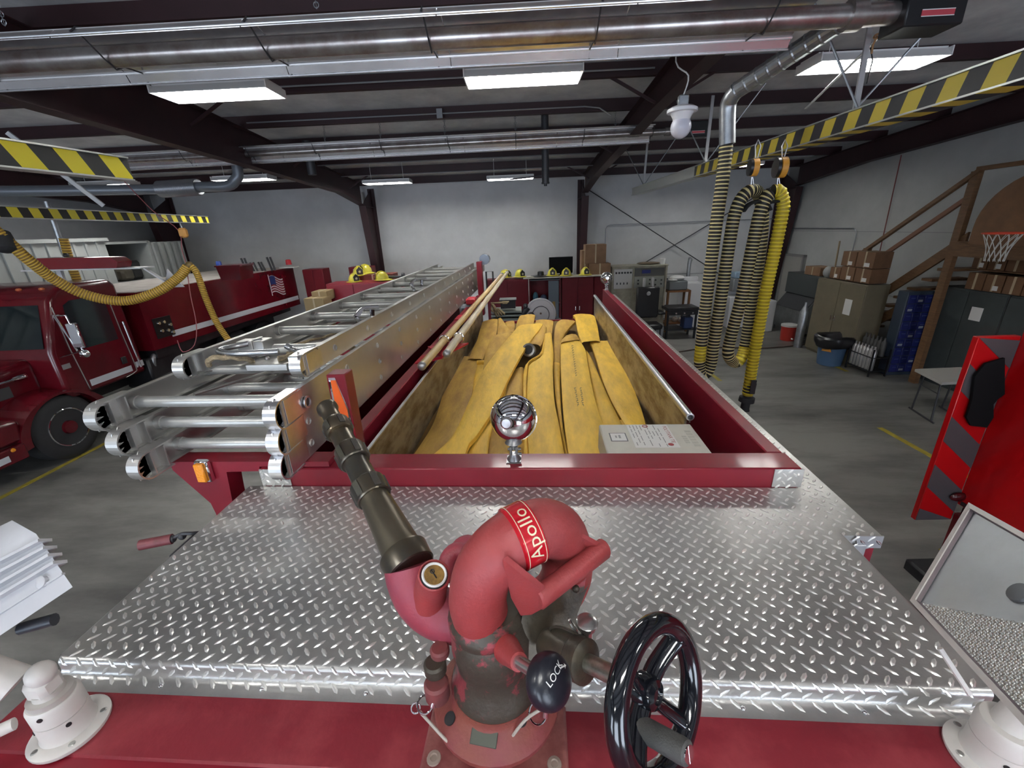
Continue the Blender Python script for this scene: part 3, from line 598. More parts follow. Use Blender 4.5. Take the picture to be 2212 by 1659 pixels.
# hose bed box: header, right wall, left inner wall
g = G(); H0, H1 = 1.49, 1.615
g.box(-1.205, 1.0, H0, H1, Zd-.3, Zh, .006); obj('header_wall', g, ENG, eng)
g = G(); g.box(.925, .99, H1+.001, 6.55, Zd-.42, Zh, .005); obj('right_wall', g, ENG, eng)
g = G(); g.box(-.955, -.885, H1+.001, 6.3, Zd-.42, Zh, .005); obj('left_wall', g, ENG, eng)
g = G(); g.box(-1.205, -1.16, H1+.001, 6.5, Zd-.42, Zh-.02, .004); g.box(-1.16, -.96, H1, 6.5, Zd-.45, Zd-.42); obj('outer_left_wall', g, ENG, eng)
g = G(); g.box(-.96, .99, 6.42, 6.46, Zd-.42, Zd-.34); obj('tail_board', g, ENG, eng)
for x0, x1, sx in ((.905, 1.005, 1), (-1.205, -1.075, -1)):
    g = G(); g.box(x0 if sx < 0 else .895, x1, H0-.005, H0-.001, Zd+.003, Zh-.003, .001)
    g.m = 1; lugs(g, lambda u, s, h=0: (u, H0-.005-h, s), x0, x1, Zd-.006, Zh+.02, px=.04, py=.034, L=.013, H=.003, ox=-.002)
    g.ball((x1-.02 if sx > 0 else x0+.015, H0-.006, Zh-.025), .006, 8, 5); obj('corner_plate', g, [PLATE, LUG], eng, ang=24)
# bed partitions
PART = mat('scuffed_partition', (.40, .36, .29), .42, .75, 1, 4, (.16, .12, .07), bump=.1, thr=(.42, .62), stretch=(1, 1, 3))
g = G(); g.box(.716, .726, 2.0, 5.85, Zd-.40, EYE-.90); obj('right_partition', g, PART, eng)
g = G(); g.tube([(.722, 1.945, EYE-.905), (.722, 5.85, EYE-.905)], .02, 14, cap=False); g.lathe((.722, 1.945, EYE-.905), (0, 1, 0), [(0, .02), (-.001, .013), (.03, .012)], 14, cap=False); obj('partition_tube', g, ALUB, eng)
g = G(); g.lathe((.722, 1.965, EYE-.905), (0, 1, 0), [(0, .0125), (.001, .0125)], 12); g.bar((.722, 1.944, EYE-.93), (.728, 1.99, EYE-.955), .004, .004); obj('tube_bore', g, BLACK, eng)
g = G(); g.box(-.828, -.818, 1.62, 5.85, Zd-.40, EYE-.955); obj('left_partition', g, PART, eng)
g = G(); g.box(-.832, -.814, 1.62, 5.85, EYE-.955, EYE-.945, .002); obj('partition_trim', g, ALUB, eng)
g = G(); g.box(-.96, .99, 1.6, 6.42, Zd-.45, Zd-.41); obj('bed_floor', g, DARK, eng)
# upright with reflector at the left front corner
def P1(px, py): return ay(px, py, 1.66)
a = (-.925, 1.66, P1(735, 809)[2]); b_ = (-.842, 1.66, a[2])
g = G(); g.box(a[0], b_[0], 1.66, 1.74, Zh-.05, a[2], .004); obj('corner_upright', g, ENG, eng)
def hexp(x0, x1, z0, z1, yy): return [(x0, yy, z1), (x0+(x1-x0)*.45, yy, z1), (x1, yy, z0+(z1-z0)*.48), (x1, yy, z0), (x0+(x1-x0)*.62, yy, z0), (x0, yy, z0+(z1-z0)*.42)]
xa, xb, za, zb = a[0]+.012, b_[0]-.006, Zh+.055, a[2]-.012
g = G(); g.prism(hexp(xa, xb, za, zb, 1.6595), (0, -.006, 0)); obj('reflector_frame', g, CHROME, eng)
g = G(); g.prism(hexp(xa+.009, xb-.008, za+.012, zb-.012, 1.653), (0, -.002, 0)); obj('reflector', g, mat('reflector_orange', (.85, .13, .01), .35, bump=.3, bscale=300), eng)
# ladder rack arm at the left
def P2(px, py): return ay(px, py, 1.50)
g = G(); z_ = EYE-.889
pl = [P2(338, 985), P2(470, 1104), P2(516, 1062), P2(487, 990)]; YG = 1.50
g.prism([(pl[0][0]+.05, YG, z_), (pl[0][0]+.05, YG, z_-.04), (pl[1][0]-.02, YG, Zd-.10), (pl[1][0], YG, Zd-.24), (pl[1][0]+.07, YG, Zd-.24), (pl[1][0]+.10, YG, z_-.05), (-1.21, YG, z_-.045), (-1.21, YG, z_-.024), (-.90, YG, z_-.024), (-.90, YG, z_)], (0, .085, 0)); obj('ladder_rack', g, ENG, eng)
for q, nm in (((443, 1016), 'marker_lamp'),):
    c = Vector(ay(445, 1013, 1.50)); g = G(); g.box(c.x-.025, c.x+.034, 1.472, 1.500, c.z-.052, c.z+.052, .006); lb = obj('lamp_bezel', g, CHROME, eng)
    g = G(); g.box(c.x-.021, c.x+.021, 1.460, 1.474, c.z-.045, c.z+.042, .005); obj('lamp_lens', g, mat('amber_lens', (.85, .30, .02), .2, bump=.3, bscale=120), eng)
# rear rack post poking up between the rungs, far bracket, post at the tail
c = Vector(az(866, 640, .72)); g = G(); g.box(c.x-.05, c.x+.05, c.y-.03, c.y+.03, Zh-.05, EYE-.56); g.box(c.x-.075, c.x+.06, c.y-.045, c.y+.04, EYE-.565, EYE-.53); obj('rack_post', g, mat('bright_red_metal', (.42, .01, .03), .35), eng)
g = G(); g.box(-.93, -.86, 6.3, 6.45, Zh-.3, EYE-.44); obj('tail_post', g, ENG, eng)
g = G(); g.tube([(-.83, 6.6, EYE-.42), (-.83, 6.45, EYE-.42)], .075, 16); obj('tail_lamp', g, mat('tail_lamp_grey', (.15, .17, .2), .2, .5), eng)
g = G(); g.tube([(-.82, 6.5, Zh), (-.82, 6.5, EYE-.60), (-.72, 6.5, EYE-.60), (-.72, 6.5, Zh)], .012, 6); obj('tail_rail', g, BLACK, eng)
# tray with rings for the poles
g = G(); T0 = Vector(ay(924, 748, 3.05)); T1 = Vector(ay(1012, 740, 3.2)); T2 = Vector(ay(955, 769, 2.85))
g.prism([tuple(T0), tuple(T1), tuple(T2)], (0, 0, -.012)); g.prism([(-.95, 2.95, Zh), (-.95, 3.15, Zh), tuple(T1+Vector((-.1, 0, 0))), tuple(T2)], (0, 0, -.02)); obj('pole_tray', g, mat('bright_red_metal', (.42, .01, .03), .35), eng)
# grab handle low on the left
t0 = az(300, 1178, 1.1); t1 = az(372, 1164, 1.1); t2 = az(415, 1152, 1.08)
g = G(); g.tube([t0, tuple(Vector(t0)*.97+Vector(t1)*.03), t1], [.014, .02, .02], 12); obj('lever_grip', g, mat('grip_red', (.22, .05, .06), .5, 0, .4, 20), eng)
g = G(); g.tube(sm([t1, tuple((Vector(t1)+Vector(t2))/2+Vector((0, 0, .01))), t2, az(440, 1150, 1.1)]), .007, 8); g.ball(t1, .016, 8, 6); g.ball(tuple((Vector(t1)+Vector(t2))/2), .015, 8, 6); g.box(t2[0]-.02, t2[0]+.06, t2[1]-.1, t2[1]+.02, t2[2]-.08, t2[2]-.02, .004); obj('lever_linkage', g, DARK, eng)
# =================== LADDERS ===================
def rail_profile(X, zt, h, sg, fl=.028, t=.004):   # channel, flanges towards the inside (sg = direction of the inside)
    return [(X, zt), (X+sg*fl, zt), (X+sg*fl, zt-t), (X+sg*t, zt-t), (X+sg*t, zt-h+t), (X+sg*fl, zt-h+t), (X+sg*fl, zt-h), (X, zt-h)]
def ladder_parts(t, XA, XB, zt, h, y0, y1, ry0, sp, rr=.017, m=ALUD, foot=True):
    for X, sg in ((XA, 1), (XB, -1)):
        g = G(); P = rail_profile(X, zt, h, sg); g.prism([(p[0], y0+h*.5, p[1]) for p in P], (0, y1-y0-h*.5, 0)); obj('rail', g, ALU, t)
        if foot:
            # cast shoe: rounded nose with ribs between outer and inner skins
            g = G(); R = h*.56; c = Vector((X, y0+R, zt-h/2)); w = .044; K = 14
            arc = [(c.y-R*math.sin(a), c.z+R*math.cos(a)) for a in [math.pi*i/K for i in range(K+1)]]; arc = [(arc[0][0]+.12, arc[0][1])]+arc+[(arc[-1][0]+.10, arc[-1][1])]
            inn = [(c.y-(R-.006)*math.sin(a), c.z+(R-.006)*math.cos(a)) for a in [math.pi*i/K for i in range(K+1)]]; inn = [(inn[0][0]+.12, inn[0][1])]+inn+[(inn[-1][0]+.10, inn[-1][1])]
            xo = X-sg*.006; xi = X+sg*w
            for i in range(len(arc)-1):
                g.hexa([(xo, *arc[i]), (xi, *arc[i]), (xi, *arc[i+1]), (xo, *arc[i+1]), (xo, *inn[i]), (xi, *inn[i]), (xi, *inn[i+1]), (xo, *inn[i+1])])
            for k in range(5):
                a = math.pi*(.12+.19*k); p = (c.y-(R-.004)*math.sin(a), c.z+(R-.004)*math.cos(a)); q = (c.y+.012, c.z+(R*.55)*math.cos(a)*.9)
                g.bar(((xo+xi)/2, *p), ((xo+xi)/2, *q), abs(xi-xo)*.8, .004, (1, 0, 0))
            xm = X+sg*.012
            g.box(min(X-sg*.004, X+sg*.005), max(X-sg*.004, X+sg*.005), c.y+.012, c.y+.14, zt-h+.004, zt-.004); g.box(min(X, xi), max(X, xi), c.y+.010, c.y+.016, zt-h+.004, zt-.004); g.box(min(X, xi), max(X, xi), c.y+.075, c.y+.081, zt-h+.004, zt-.004)
            obj('foot', g, ALUB if sg < 0 else ALU, t, ang=30)
    y = ry0; zc = zt-h*.5
    while y < y1-.05:
        g = G(); n = 20; rad = []
        g.tube([(XA+.004, y, zc), (XB-.004, y, zc)], rr, 20); g.tube([(XA+.004, y, zc), (XA+.03, y, zc)], rr*1.22, 16); g.tube([(XB-.03, y, zc), (XB-.004, y, zc)], rr*1.22, 16)
        for X, sg in ((XA, -1), (XB, 1)): g.lathe((X, y, zc), (sg, 0, 0), [(0, .0165), (.004, .0165), (.005, .0125), (-.006, .0115)], 16, cap=False)
        obj('rung', g, ALUD, t); y += sp
    return t
SP = .425
ext = thing('extension_ladder', 'three-section aluminium extension ladder lying nested on the left rack, shoes toward the camera', 'ladder', (-1.36, 4, EYE-.87))
YN = 1.35
ladder_parts(ext, -1.730, -.982, EYE-.575, .106, YN, 7.6, YN+.20, SP, .0235)
ladder_parts(ext, -1.672, -.990, EYE-.682, .102, YN-.01, 7.4, YN+.22, SP, .0235)
ladder_parts(ext, -1.615, -.998, EYE-.785, .102, YN-.02, 7.3, YN+.22, SP, .0235)
g = G(); g.box(-1.36, -1.16, YN+.42, YN+.58, EYE-.575, EYE-.54, .004); obj('pawl_lock', g, ALU, ext)
g = G(); g.ball((-1.30, YN+.5, EYE-.537), .012, 8, 5); obj('pawl_bolt', g, ALU, ext)
g = G(); g.ball((-1.21, YN+.5, EYE-.537), .012, 8, 5); obj('pawl_bolt', g, ALU, ext)
g = G(); g.tube([(-1.5, YN+.26, EYE-.62), (-1.36, YN+.6, EYE-.63), (-1.33, YN+1.6, EYE-.63), (-1.26, 6.6, EYE-.63)], .007, 6); obj('guide_rod', g, ALU, ext)
g = G(); g.tube([(-1.2, YN+.26, EYE-.72), (-1.08, YN+1.0, EYE-.68)], .0045, 6); obj('guide_wire', g, ALU, ext)
ROPE = mat('frayed_rope', (.40, .31, .19), .9, 0, .5, 60, bump=.5, bscale=200)
def rope(p, r=.009, lab=''):
    g = G(); P = sm(p, 6); g.tube([q+Vector((.003*math.sin(i*1.7), 0, .003*math.cos(i*1.7))) for i, q in enumerate(P)], r, 7); return one('halyard_rope', g, ROPE, lab, 'rope', 'ropes among the ladder rungs')
rope([(-1.50, YN+.38, EYE-.53), (-1.46, YN+.36, EYE-.49), (-1.38, YN+.40, EYE-.50), (-1.34, YN+.46, EYE-.535)], .012, 'short pale loop of rope by the lock near the left shoes')
rope([(-1.22, YN+.46, EYE-.53), (-1.14, YN+.58, EYE-.52), (-1.08, YN+.7, EYE-.525), (-1.03, YN+.85, EYE-.59)], .014, 'thick frayed tan rope end beside the ladder lock')
rope([(-1.40, YN+.62, EYE-.54), (-1.32, YN+.85, EYE-.55), (-1.26, YN+1.2, EYE-.57), (-1.18, YN+1.9, EYE-.57), (-1.09, YN+2.9, EYE-.57), (-1.07, YN+4.5, EYE-.57)], .008, 'long tan rope running back beneath the roof ladder rungs')
rope([(-1.2, YN+.52, EYE-.53), (-1.28, YN+.7, EYE-.54), (-1.14, YN+1.0, EYE-.57), (-1.09, YN+1.7, EYE-.57)], .009, 'brown rope crossing under the folded hooks of the roof ladder')
c = Vector(ax(663, 868, -.972)); g = G(); g.lathe(c, (1, 0, 0), [(0, .026), (.006, .026), (.007, .019), (-.004, .017)], 24, cap=False); obj('hole_bushing', g, ALUB, ext)
g = G(); g.lathe(c+Vector((-.001, 0, 0)), (1, 0, 0), [(0, .018), (.002, .018)], 20); obj('bushing_hole', g, BLACK, ext)
roof = thing('roof_ladder', 'narrower aluminium roof ladder with folded tubular hooks, topmost on the stack', 'ladder', (-1.24, 4, EYE-.55))
YA = 1.62
ladder_parts(roof, -1.570, -1.012, EYE-.470, .094, YA, 6.6, 1.95, SP, .0235)
HK = mat('hook_steel', (.5, .51, .52), .25, .9, .2, 20)
zt = EYE-.470
for k, pts in enumerate(([(-1.34, 1.90), (-1.44, 1.865), (-1.48, 1.80), (-1.44, 1.75), (-1.35, 1.73), (-1.24, 1.735), (-1.17, 1.75)], [(-1.155, 1.79), (-1.125, 1.785), (-1.085, 1.755), (-1.06, 1.75), (-1.03, 1.77), (-1.018, 1.79)])):
    g = G(); g.tube(sm([(x, y, zt-.005+(.014 if i == 0 else 0)) for i, (x, y) in enumerate(pts)]), .0135, 12); obj('hook', g, HK, roof)
g = G(); g.box(-1.46, -1.39, 1.88, 1.95, zt-.05, zt+.01, .003); obj('hook_socket', g, ALU, roof)
g = G(); g.box(-1.39, -1.37, 1.865, 1.96, zt-.06, zt+.016, .002); g.box(-1.371, -1.32, 1.87, 1.955, zt-.06, zt+.012, .003); obj('hook_clamp', g, ALU, roof)
g = G(); g.box(-1.06, -1.014, 1.63, 1.69, zt-.07, zt+.004, .004); obj('hook_block', g, ALUB, roof)
for px, py, lab in ((795, 680, 'chrome latch clamped on the rungs of the roof ladder, nearer and larger'), (905, 612, 'chrome latch clamped farther along the roof ladder')):
    c = Vector(az(px, py, .465)); g = G(); r0 = .05 if px < 850 else .06
    g.tube(sm([c+Vector((-r0, -.06, .0)), c+Vector((-r0*.7, 0, .035)), c+Vector((0, .03, .04)), c+Vector((r0, .06, .035))]), .015, 8, sq=(1.5, .6)); g.tube([c+Vector((-r0, -.06, 0)), c+Vector((-r0*.6, -.05, -.06))], .014, 8); g.tube([c+Vector((.03, 0, .03)), c+Vector((.03, -.02, -.05)), c+Vector((-.02, -.03, -.06))], .015, 8)
    one('rung_clamp', g, CHROME, lab, 'clamp', 'latches on the roof ladder')
# =================== POLES, LAMP, BOX, HOSE ===================
PW = [mat('pole_varnish', (.82, .62, .30), .35, 0, .3, 4, (.42, .28, .11), stretch=(8, .4, 8)), mat('pole_bare', (.82, .73, .56), .5, 0, .3, 4, (.4, .32, .2), stretch=(8, .4, 8))]
for k, (pa, pb_, lab) in enumerate((((911, 791), (1079, 599), 'long yellow varnished wooden pole in left ring over the hose bed'), ((965, 764), (1090, 596), 'long pale bare wooden pole in right ring over the hose bed'))):
    a = Vector(az(*pa, .79)); b_ = Vector(az(*pb_, .79)); d = (b_-a).normalized(); t = thing('pike_pole', lab, 'pole', tuple(a), 0, 'wooden poles'); b_ = a+d*3.9
    r = .027; b2 = Vector(az(*pb_, .72)); d = (b2-a).normalized(); b2 = a+d*4.6
    g = G(); g.tube([a, b2], r, 18); obj('shaft', g, PW[k], t)
    g = G(); g.lathe(a+d*.01, -d, [(0, r*1.06), (.012, r*1.06), (.022, r*.9), (.030, r*.5), (.032, r*.1)], 18); obj('end_cap', g, mat('worn_cap', (.4, .4, .4), .4, .8), t)
    g = G(); g.lathe(b2-d*.02, d, [(0, r*1.1), (.12, r*1.05), (.13, r*.4), (.22, .006)], 12); obj('steel_tip', g, CHROME, t)
    e = a+d*(.60 if k == 0 else .42); g = G(); g.torus(e, d, r+.010, .006, 24, 8); g.bar(e+Vector((.0, 0, -.035)), e+Vector((0, 0, -.075)), .02, .02, (0, 1, 0)); g.box(e.x-.045, e.x+.045, e.y-.02, e.y+.02, e.z-.085, e.z-.07)
    one('pole_ring', g, CHROME, ('chrome ring clip round the yellow pole', 'chrome ring clip round the pale pole')[k], 'clip', 'pole clips')
def spot(c, r, zb, label, face=(.10, .95, -.22)):
    c = Vector(c); f = Vector(face).normalized(); t = thing('spot_lamp', label, 'lamp', (c.x, c.y, zb), 0)
    g = G(); g.lathe(c-f*r*.75, f, [(-.02*r, .02)]+[(r*(1-math.cos(a)), r*1.0*math.sin(a)) for a in [math.pi/2*i/14 for i in range(1, 15)]]+[(r*1.02, r*1.04), (r*1.1, r*1.04), (r*1.12, r*.98)], 40); obj('bowl', g, CHROME, t, ang=50)
    g = G(); q = c-f*r*.72+Vector((-.12*r, 0, -.0*r)); g.lathe(q, -f, [(-.3*r, .27*r), (.02*r, .27*r), (.1*r, .2*r), (.12*r, .19*r), (.13*r, .05*r)], 20); obj('knob', g, ALUB, t)
    g = G(); g.lathe(c+f*r*.3, f, [(0, r*.98), (.03, r*.9), (.04, .01)], 30); obj('lens', g, mat('lamp_glass', (.3, .3, .32), .05, .6), t)
    g = G(); b_ = Vector((c.x, c.y-.0, zb)); z2 = c.z-r
    g.lathe((c.x, c.y, z2-.02), (0, 0, 1), [(0, .01), (.01, .035*r/.09), (.03, .02*r/.09)], 12); g.tube([(c.x, c.y, zb+.05), (c.x, c.y, z2)], .009*r/.09, 10)
    for s_ in (-1, 1): g.box(c.x+s_*.012-.005, c.x+s_*.012+.005, c.y-.012, c.y+.012, zb+.02, zb+.065, .002)
    g.tube([(c.x-.025, c.y, zb+.05), (c.x+.03, c.y, zb+.05)], .006, 8); g.tube([(c.x+.0, c.y, zb+.025), (c.x+.032, c.y, zb+.028)], .006, 8); g.lathe((c.x, c.y, zb+.0), (0, 0, 1), [(0, .030), (.006, .030), (.02, .02), (.03, .018)], 16); g.box(c.x-.03, c.x+.03, c.y-.035, c.y+.03, zb, zb+.004)
    obj('swivel_mount', g, mat('grey_cast', (.25, .25, .26), .35, .8), t); return t
sc_ = Vector(ay(1107, 906, 1.56)); spot(sc_, .094, Zh, 'chrome bowl spot lamp on the red header in front of the yellow hose')
s2_ = Vector(ay(1304, 601, 6.45)); spot((.965, 6.45, s2_[2]), .085, Zh, 'small far chrome spot lamp on the rear end of the right red rail', (0, 1, -.1))
# carton lid box
X0, X1, Yb0, Yb1, Zb = .285, .742, 1.685, 1.99, EYE-.962
bx = thing('white_box', 'off-white flat box with paper labels lying on the hose behind the red header', 'box', (.51, 1.84, Zb-.12))
g = G(); g.box(X0, X1, Yb0, Yb1, Zb-.135, Zb, .006); obj('box_body', g, mat('box_cream', (.62, .60, .53), .55, 0, .1, 8), bx)
g = G(); g.box(X0+.135, X0+.335, Yb0+.055, Yb1-.012, Zb+.0005, Zb+.0015); lb = obj('label', g, mat('label_white', (.74, .73, .71), .6), bx); lb['label'] = 'large printed paper label'
g = G(); g.box(X0+.035, X0+.115, Yb0+.12, Yb0+.205, Zb+.0003, Zb+.001); l3 = obj('frame_print', g, mat('print_grey', (.12, .12, .13), .6), bx)
g = G(); g.box(X0+.040, X0+.110, Yb0+.125, Yb0+.200, Zb+.001, Zb+.0015); obj('small_label', g, mat('label_white', (.74, .73, .71), .6), bx)
def flattext(s, size, c, ang, m, parent, name='lettering'):
    vs, fs = textmesh(s, size); g = G(); M_ = Matrix.Translation(c)@Matrix.Rotation(ang, 4, 'Z'); g.add([tuple(M_@Vector(v)) for v in vs], fs); return obj(name, g, m, parent)
INKR = mat('ink_red', (.35, .06, .06), .7); INK = mat('ink_grey', (.2, .2, .2), .7)
flattext('POLYTANK TIE', .026, (X0+.317, (Yb0+Yb1)/2+.035, Zb+.002), -math.pi/2, INKR, bx)
g = G(); rnd = random.Random(3)
for k in range(9):
    y = Yb1-.02
    while y > Yb0+.07:
        L_ = rnd.uniform(.02, .06)
        if rnd.random() < .8: g.box(X0+.148+k*.0165, X0+.151+k*.0165, max(Yb0+.065, y-L_), y, Zb+.0016, Zb+.002)
        y -= L_+.012
obj('small_print', g, INK, bx)
g = G(); g.torus((X0+.225, Yb1-.03, Zb+.002), (0, 0, 1), .012, .0025, 14, 4); g.lathe((X0+.30, Yb0+.085, Zb+.0016), (0, 0, 1), [(0, .013), (.0006, .013)], 14); obj('red_marks', g, INKR, bx)
g = G()
for k in range(4): g.box(X0+.076, X0+.086, Yb0+.150+k*.008, Yb0+.155+k*.008, Zb+.0016, Zb+.002)
for k in range(3): g.box(X0+.060, X0+.068, Yb0+.154+k*.008, Yb0+.159+k*.008, Zb+.0016, Zb+.002)
obj('small_letters', g, INK, bx)
g = G()
for k in range(6): g.box(X1-.055, X1-.028, Yb0+.07+k*.028, Yb0+.088+k*.028, Zb+.0004, Zb+.0009)
for k in range(4): g.box(X1-.085, X1-.065, Yb0+.10+k*.02, Yb0+.112+k*.02, Zb+.0004, Zb+.0009)
obj('faint_stamp', g, mat('ink_faint', (.5, .49, .43), .7), bx)
g = G(); g.lathe((X0+.05, Yb0-.0005, Zb-.03), (0, -1, 0), [(0, .008), (.001, .008)], 12); obj('print_dot', g, INK, bx)
# =================== THE HOSE LOAD ===================
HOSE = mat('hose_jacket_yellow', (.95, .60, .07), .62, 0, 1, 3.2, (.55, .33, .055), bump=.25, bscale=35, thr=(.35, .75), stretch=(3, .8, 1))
HOSEB = mat('hose_jacket_shaded', (.62, .38, .07), .68, 0, 1, 3, (.38, .215, .045), bump=.25, bscale=35, stretch=(3, .8, 1))  # darker copy of the jacket; shade of lower folds is in its colour
hl = thing('fire_hose', 'wide flat yellow fire hose folded back and forth, filling the open bed', 'fire hose', (-.05, 3.6, EYE-1.3))
def resamp(P, n):
    P = [Vector((*p, 0)) if len(p) == 2 else Vector(p) for p in P]; S_ = sm(P, 8); cum = [0]
    for i in range(1, len(S_)): cum.append(cum[-1]+(S_[i]-S_[i-1]).length)
    out = []; j = 0
    for k in range(n):
        d = cum[-1]*k/(n-1)
        while j < len(cum)-2 and cum[j+1] < d: j += 1
        f = (d-cum[j])/max(1e-9, cum[j+1]-cum[j]); out.append(S_[j]+(S_[j+1]-S_[j])*min(1, f))
    return out
def fold(Lp, Rp, ds, m=None, crown=.016, n=34, k=8, name='hose_fold', curl=.05, side=.030):
    A = resamp(Lp, n); Bp = resamp(Rp, n); g = G(); vs = []
    rnd = random.Random(len(Lp)*7+int(Rp[0][0])); ph = rnd.uniform(0, 6)
    for i in range(n):
        t = i/(n-1); f = t*(len(ds)-1); q = min(int(f), len(ds)-2); d = ds[q]+(ds[q+1]-ds[q])*(f-q)
        row = []
        for j in range(k+1):
            u = j/k; px = A[i].x+(Bp[i].x-A[i].x)*u; py = A[i].y+(Bp[i].y-A[i].y)*u
            p = Vector(az(960+px/4.88, 660+py/4.88, d)); e = 4*u*(1-u)
            p.z += crown*(e**.35-1)+.0035*math.sin(5*u+ph+t*9)*e+.004*math.sin(t*14+ph*2)
            row.append(p)
        l = row[0]+Vector((0, 0, -side)); r = row[-1]+Vector((0, 0, -side)); vs += [l]+row+[r]
    K = k+3; last = [v+Vector((0, .012, -curl*.45)) for v in vs[-K:]]; last2 = [v+Vector((0, .004, -curl)) for v in vs[-K:]]; vs += last+last2
    fs = []
    for i in range(n+1):
        for j in range(K-1): fs.append((i*K+j, i*K+j+1, (i+1)*K+j+1, (i+1)*K+j))
    g.add(vs, fs); return obj(name, g, m or HOSE, hl, ang=50)
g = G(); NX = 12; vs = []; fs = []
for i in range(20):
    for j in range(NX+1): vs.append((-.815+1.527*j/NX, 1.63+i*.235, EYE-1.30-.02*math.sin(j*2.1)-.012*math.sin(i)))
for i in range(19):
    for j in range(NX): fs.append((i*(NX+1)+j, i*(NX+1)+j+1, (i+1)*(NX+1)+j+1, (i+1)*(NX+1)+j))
g.add(vs, fs); obj('lower_layer', g, mat('hose_gap_shade', (.16, .09, .02), .8), hl)  # shade between the folds put into the colour of this sheet
FOLDS = [
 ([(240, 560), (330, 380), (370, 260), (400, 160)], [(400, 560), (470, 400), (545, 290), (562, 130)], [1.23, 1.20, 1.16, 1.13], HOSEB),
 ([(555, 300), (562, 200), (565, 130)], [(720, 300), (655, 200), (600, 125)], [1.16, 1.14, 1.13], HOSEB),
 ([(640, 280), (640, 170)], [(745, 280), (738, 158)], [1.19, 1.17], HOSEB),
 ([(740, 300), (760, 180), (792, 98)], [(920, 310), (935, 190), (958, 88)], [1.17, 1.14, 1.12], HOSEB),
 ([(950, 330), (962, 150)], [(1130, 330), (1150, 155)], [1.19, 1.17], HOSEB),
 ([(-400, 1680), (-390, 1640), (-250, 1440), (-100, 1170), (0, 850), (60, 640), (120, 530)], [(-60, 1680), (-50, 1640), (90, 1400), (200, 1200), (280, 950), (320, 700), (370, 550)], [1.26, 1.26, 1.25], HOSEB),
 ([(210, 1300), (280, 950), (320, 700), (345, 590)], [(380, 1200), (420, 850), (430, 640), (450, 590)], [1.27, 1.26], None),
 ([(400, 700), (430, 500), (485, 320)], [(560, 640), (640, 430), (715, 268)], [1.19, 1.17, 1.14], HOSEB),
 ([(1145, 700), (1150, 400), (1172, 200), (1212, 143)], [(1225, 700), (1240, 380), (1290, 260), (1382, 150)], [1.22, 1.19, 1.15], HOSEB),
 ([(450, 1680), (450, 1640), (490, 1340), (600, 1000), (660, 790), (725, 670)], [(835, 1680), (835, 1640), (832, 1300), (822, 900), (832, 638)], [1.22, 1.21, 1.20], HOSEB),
 ([(835, 1680), (835, 1640), (832, 1300), (825, 900), (838, 650), (905, 570), (1010, 495), (1050, 300)], [(900, 1680), (900, 1640), (882, 1350), (868, 950), (885, 620), (940, 560), (1040, 505), (1075, 330)], [1.20, 1.19, 1.18, 1.12], None),
 ([(200, 1680), (200, 1640), (260, 1480), (350, 1360), (590, 960), (668, 770)], [(445, 1680), (445, 1640), (490, 1320), (640, 950), (690, 770)], [1.21, 1.20], None),
 ([(1290, 1680), (1280, 1600), (1215, 1250), (1165, 900), (1142, 600)], [(1335, 1680), (1325, 1600), (1250, 1250), (1225, 900), (1222, 600)], [1.21, 1.20], None),
 ([(900, 1680), (900, 1640), (880, 1400), (868, 1000), (885, 640), (935, 578), (1030, 508), (1052, 290)], [(1295, 1680), (1285, 1640), (1212, 1250), (1162, 1000), (1142, 650), (1150, 500), (1128, 280)], [1.18, 1.16, 1.15, 1.09], None),
 ([(1680, 1300), (1640, 1150), (1560, 850), (1495, 480)], [(1920, 1300), (1830, 1150), (1655, 780), (1565, 560), (1500, 470)], [1.20, 1.19], None),
 ([(1990, 1340), (1850, 1150), (1700, 850), (1645, 700), (1605, 560), (1562, 430), (1535, 370)], [(2150, 1340), (2080, 1080), (2000, 850), (1930, 650), (1855, 450), (1800, 368)], [1.22, 1.21, 1.20], None),
 ([(1690, 1680), (1700, 1280), (1690, 1200)], [(2260, 1680), (2180, 1380), (2110, 1200)], [1.24, 1.23], None),
 ([(1450, 380), (1405, 250), (1382, 130), (1355, 92)], [(1640, 372), (1622, 250), (1592, 120), (1562, 90)], [1.18, 1.16, 1.13], None),
 ([(1330, 1680), (1330, 1640), (1268, 1250), (1240, 900), (1225, 600), (1226, 375)], [(1720, 1680), (1715, 1600), (1690, 1300), (1640, 1150), (1560, 850), (1512, 600), (1490, 460), (1425, 345)], [1.15, 1.14, 1.13], None),
 ([(-270, 1680), (-255, 1640), (-60, 1500), (100, 1320), (270, 960), (400, 680), (560, 450), (700, 290), (780, 205)], [(180, 1680), (190, 1640), (250, 1450), (350, 1330), (560, 990), (672, 760), (760, 590), (870, 400), (1000, 240), (1040, 182)], [1.16, 1.15, 1.13, 1.10, 1.06], None)]
for F_ in FOLDS: fold(*F_)
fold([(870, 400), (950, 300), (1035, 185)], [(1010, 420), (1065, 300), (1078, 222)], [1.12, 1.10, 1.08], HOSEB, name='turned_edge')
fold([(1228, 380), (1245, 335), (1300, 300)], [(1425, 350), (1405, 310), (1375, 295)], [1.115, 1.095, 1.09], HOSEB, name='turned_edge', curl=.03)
a = Vector(az(960+345/4.88, 660+600/4.88, 1.22)); b_ = Vector(az(960+430/4.88, 660+600/4.88, 1.22)); g = G(); g.tube([a, b_], .022, 12); obj('rolled_end', g, HOSE, hl)
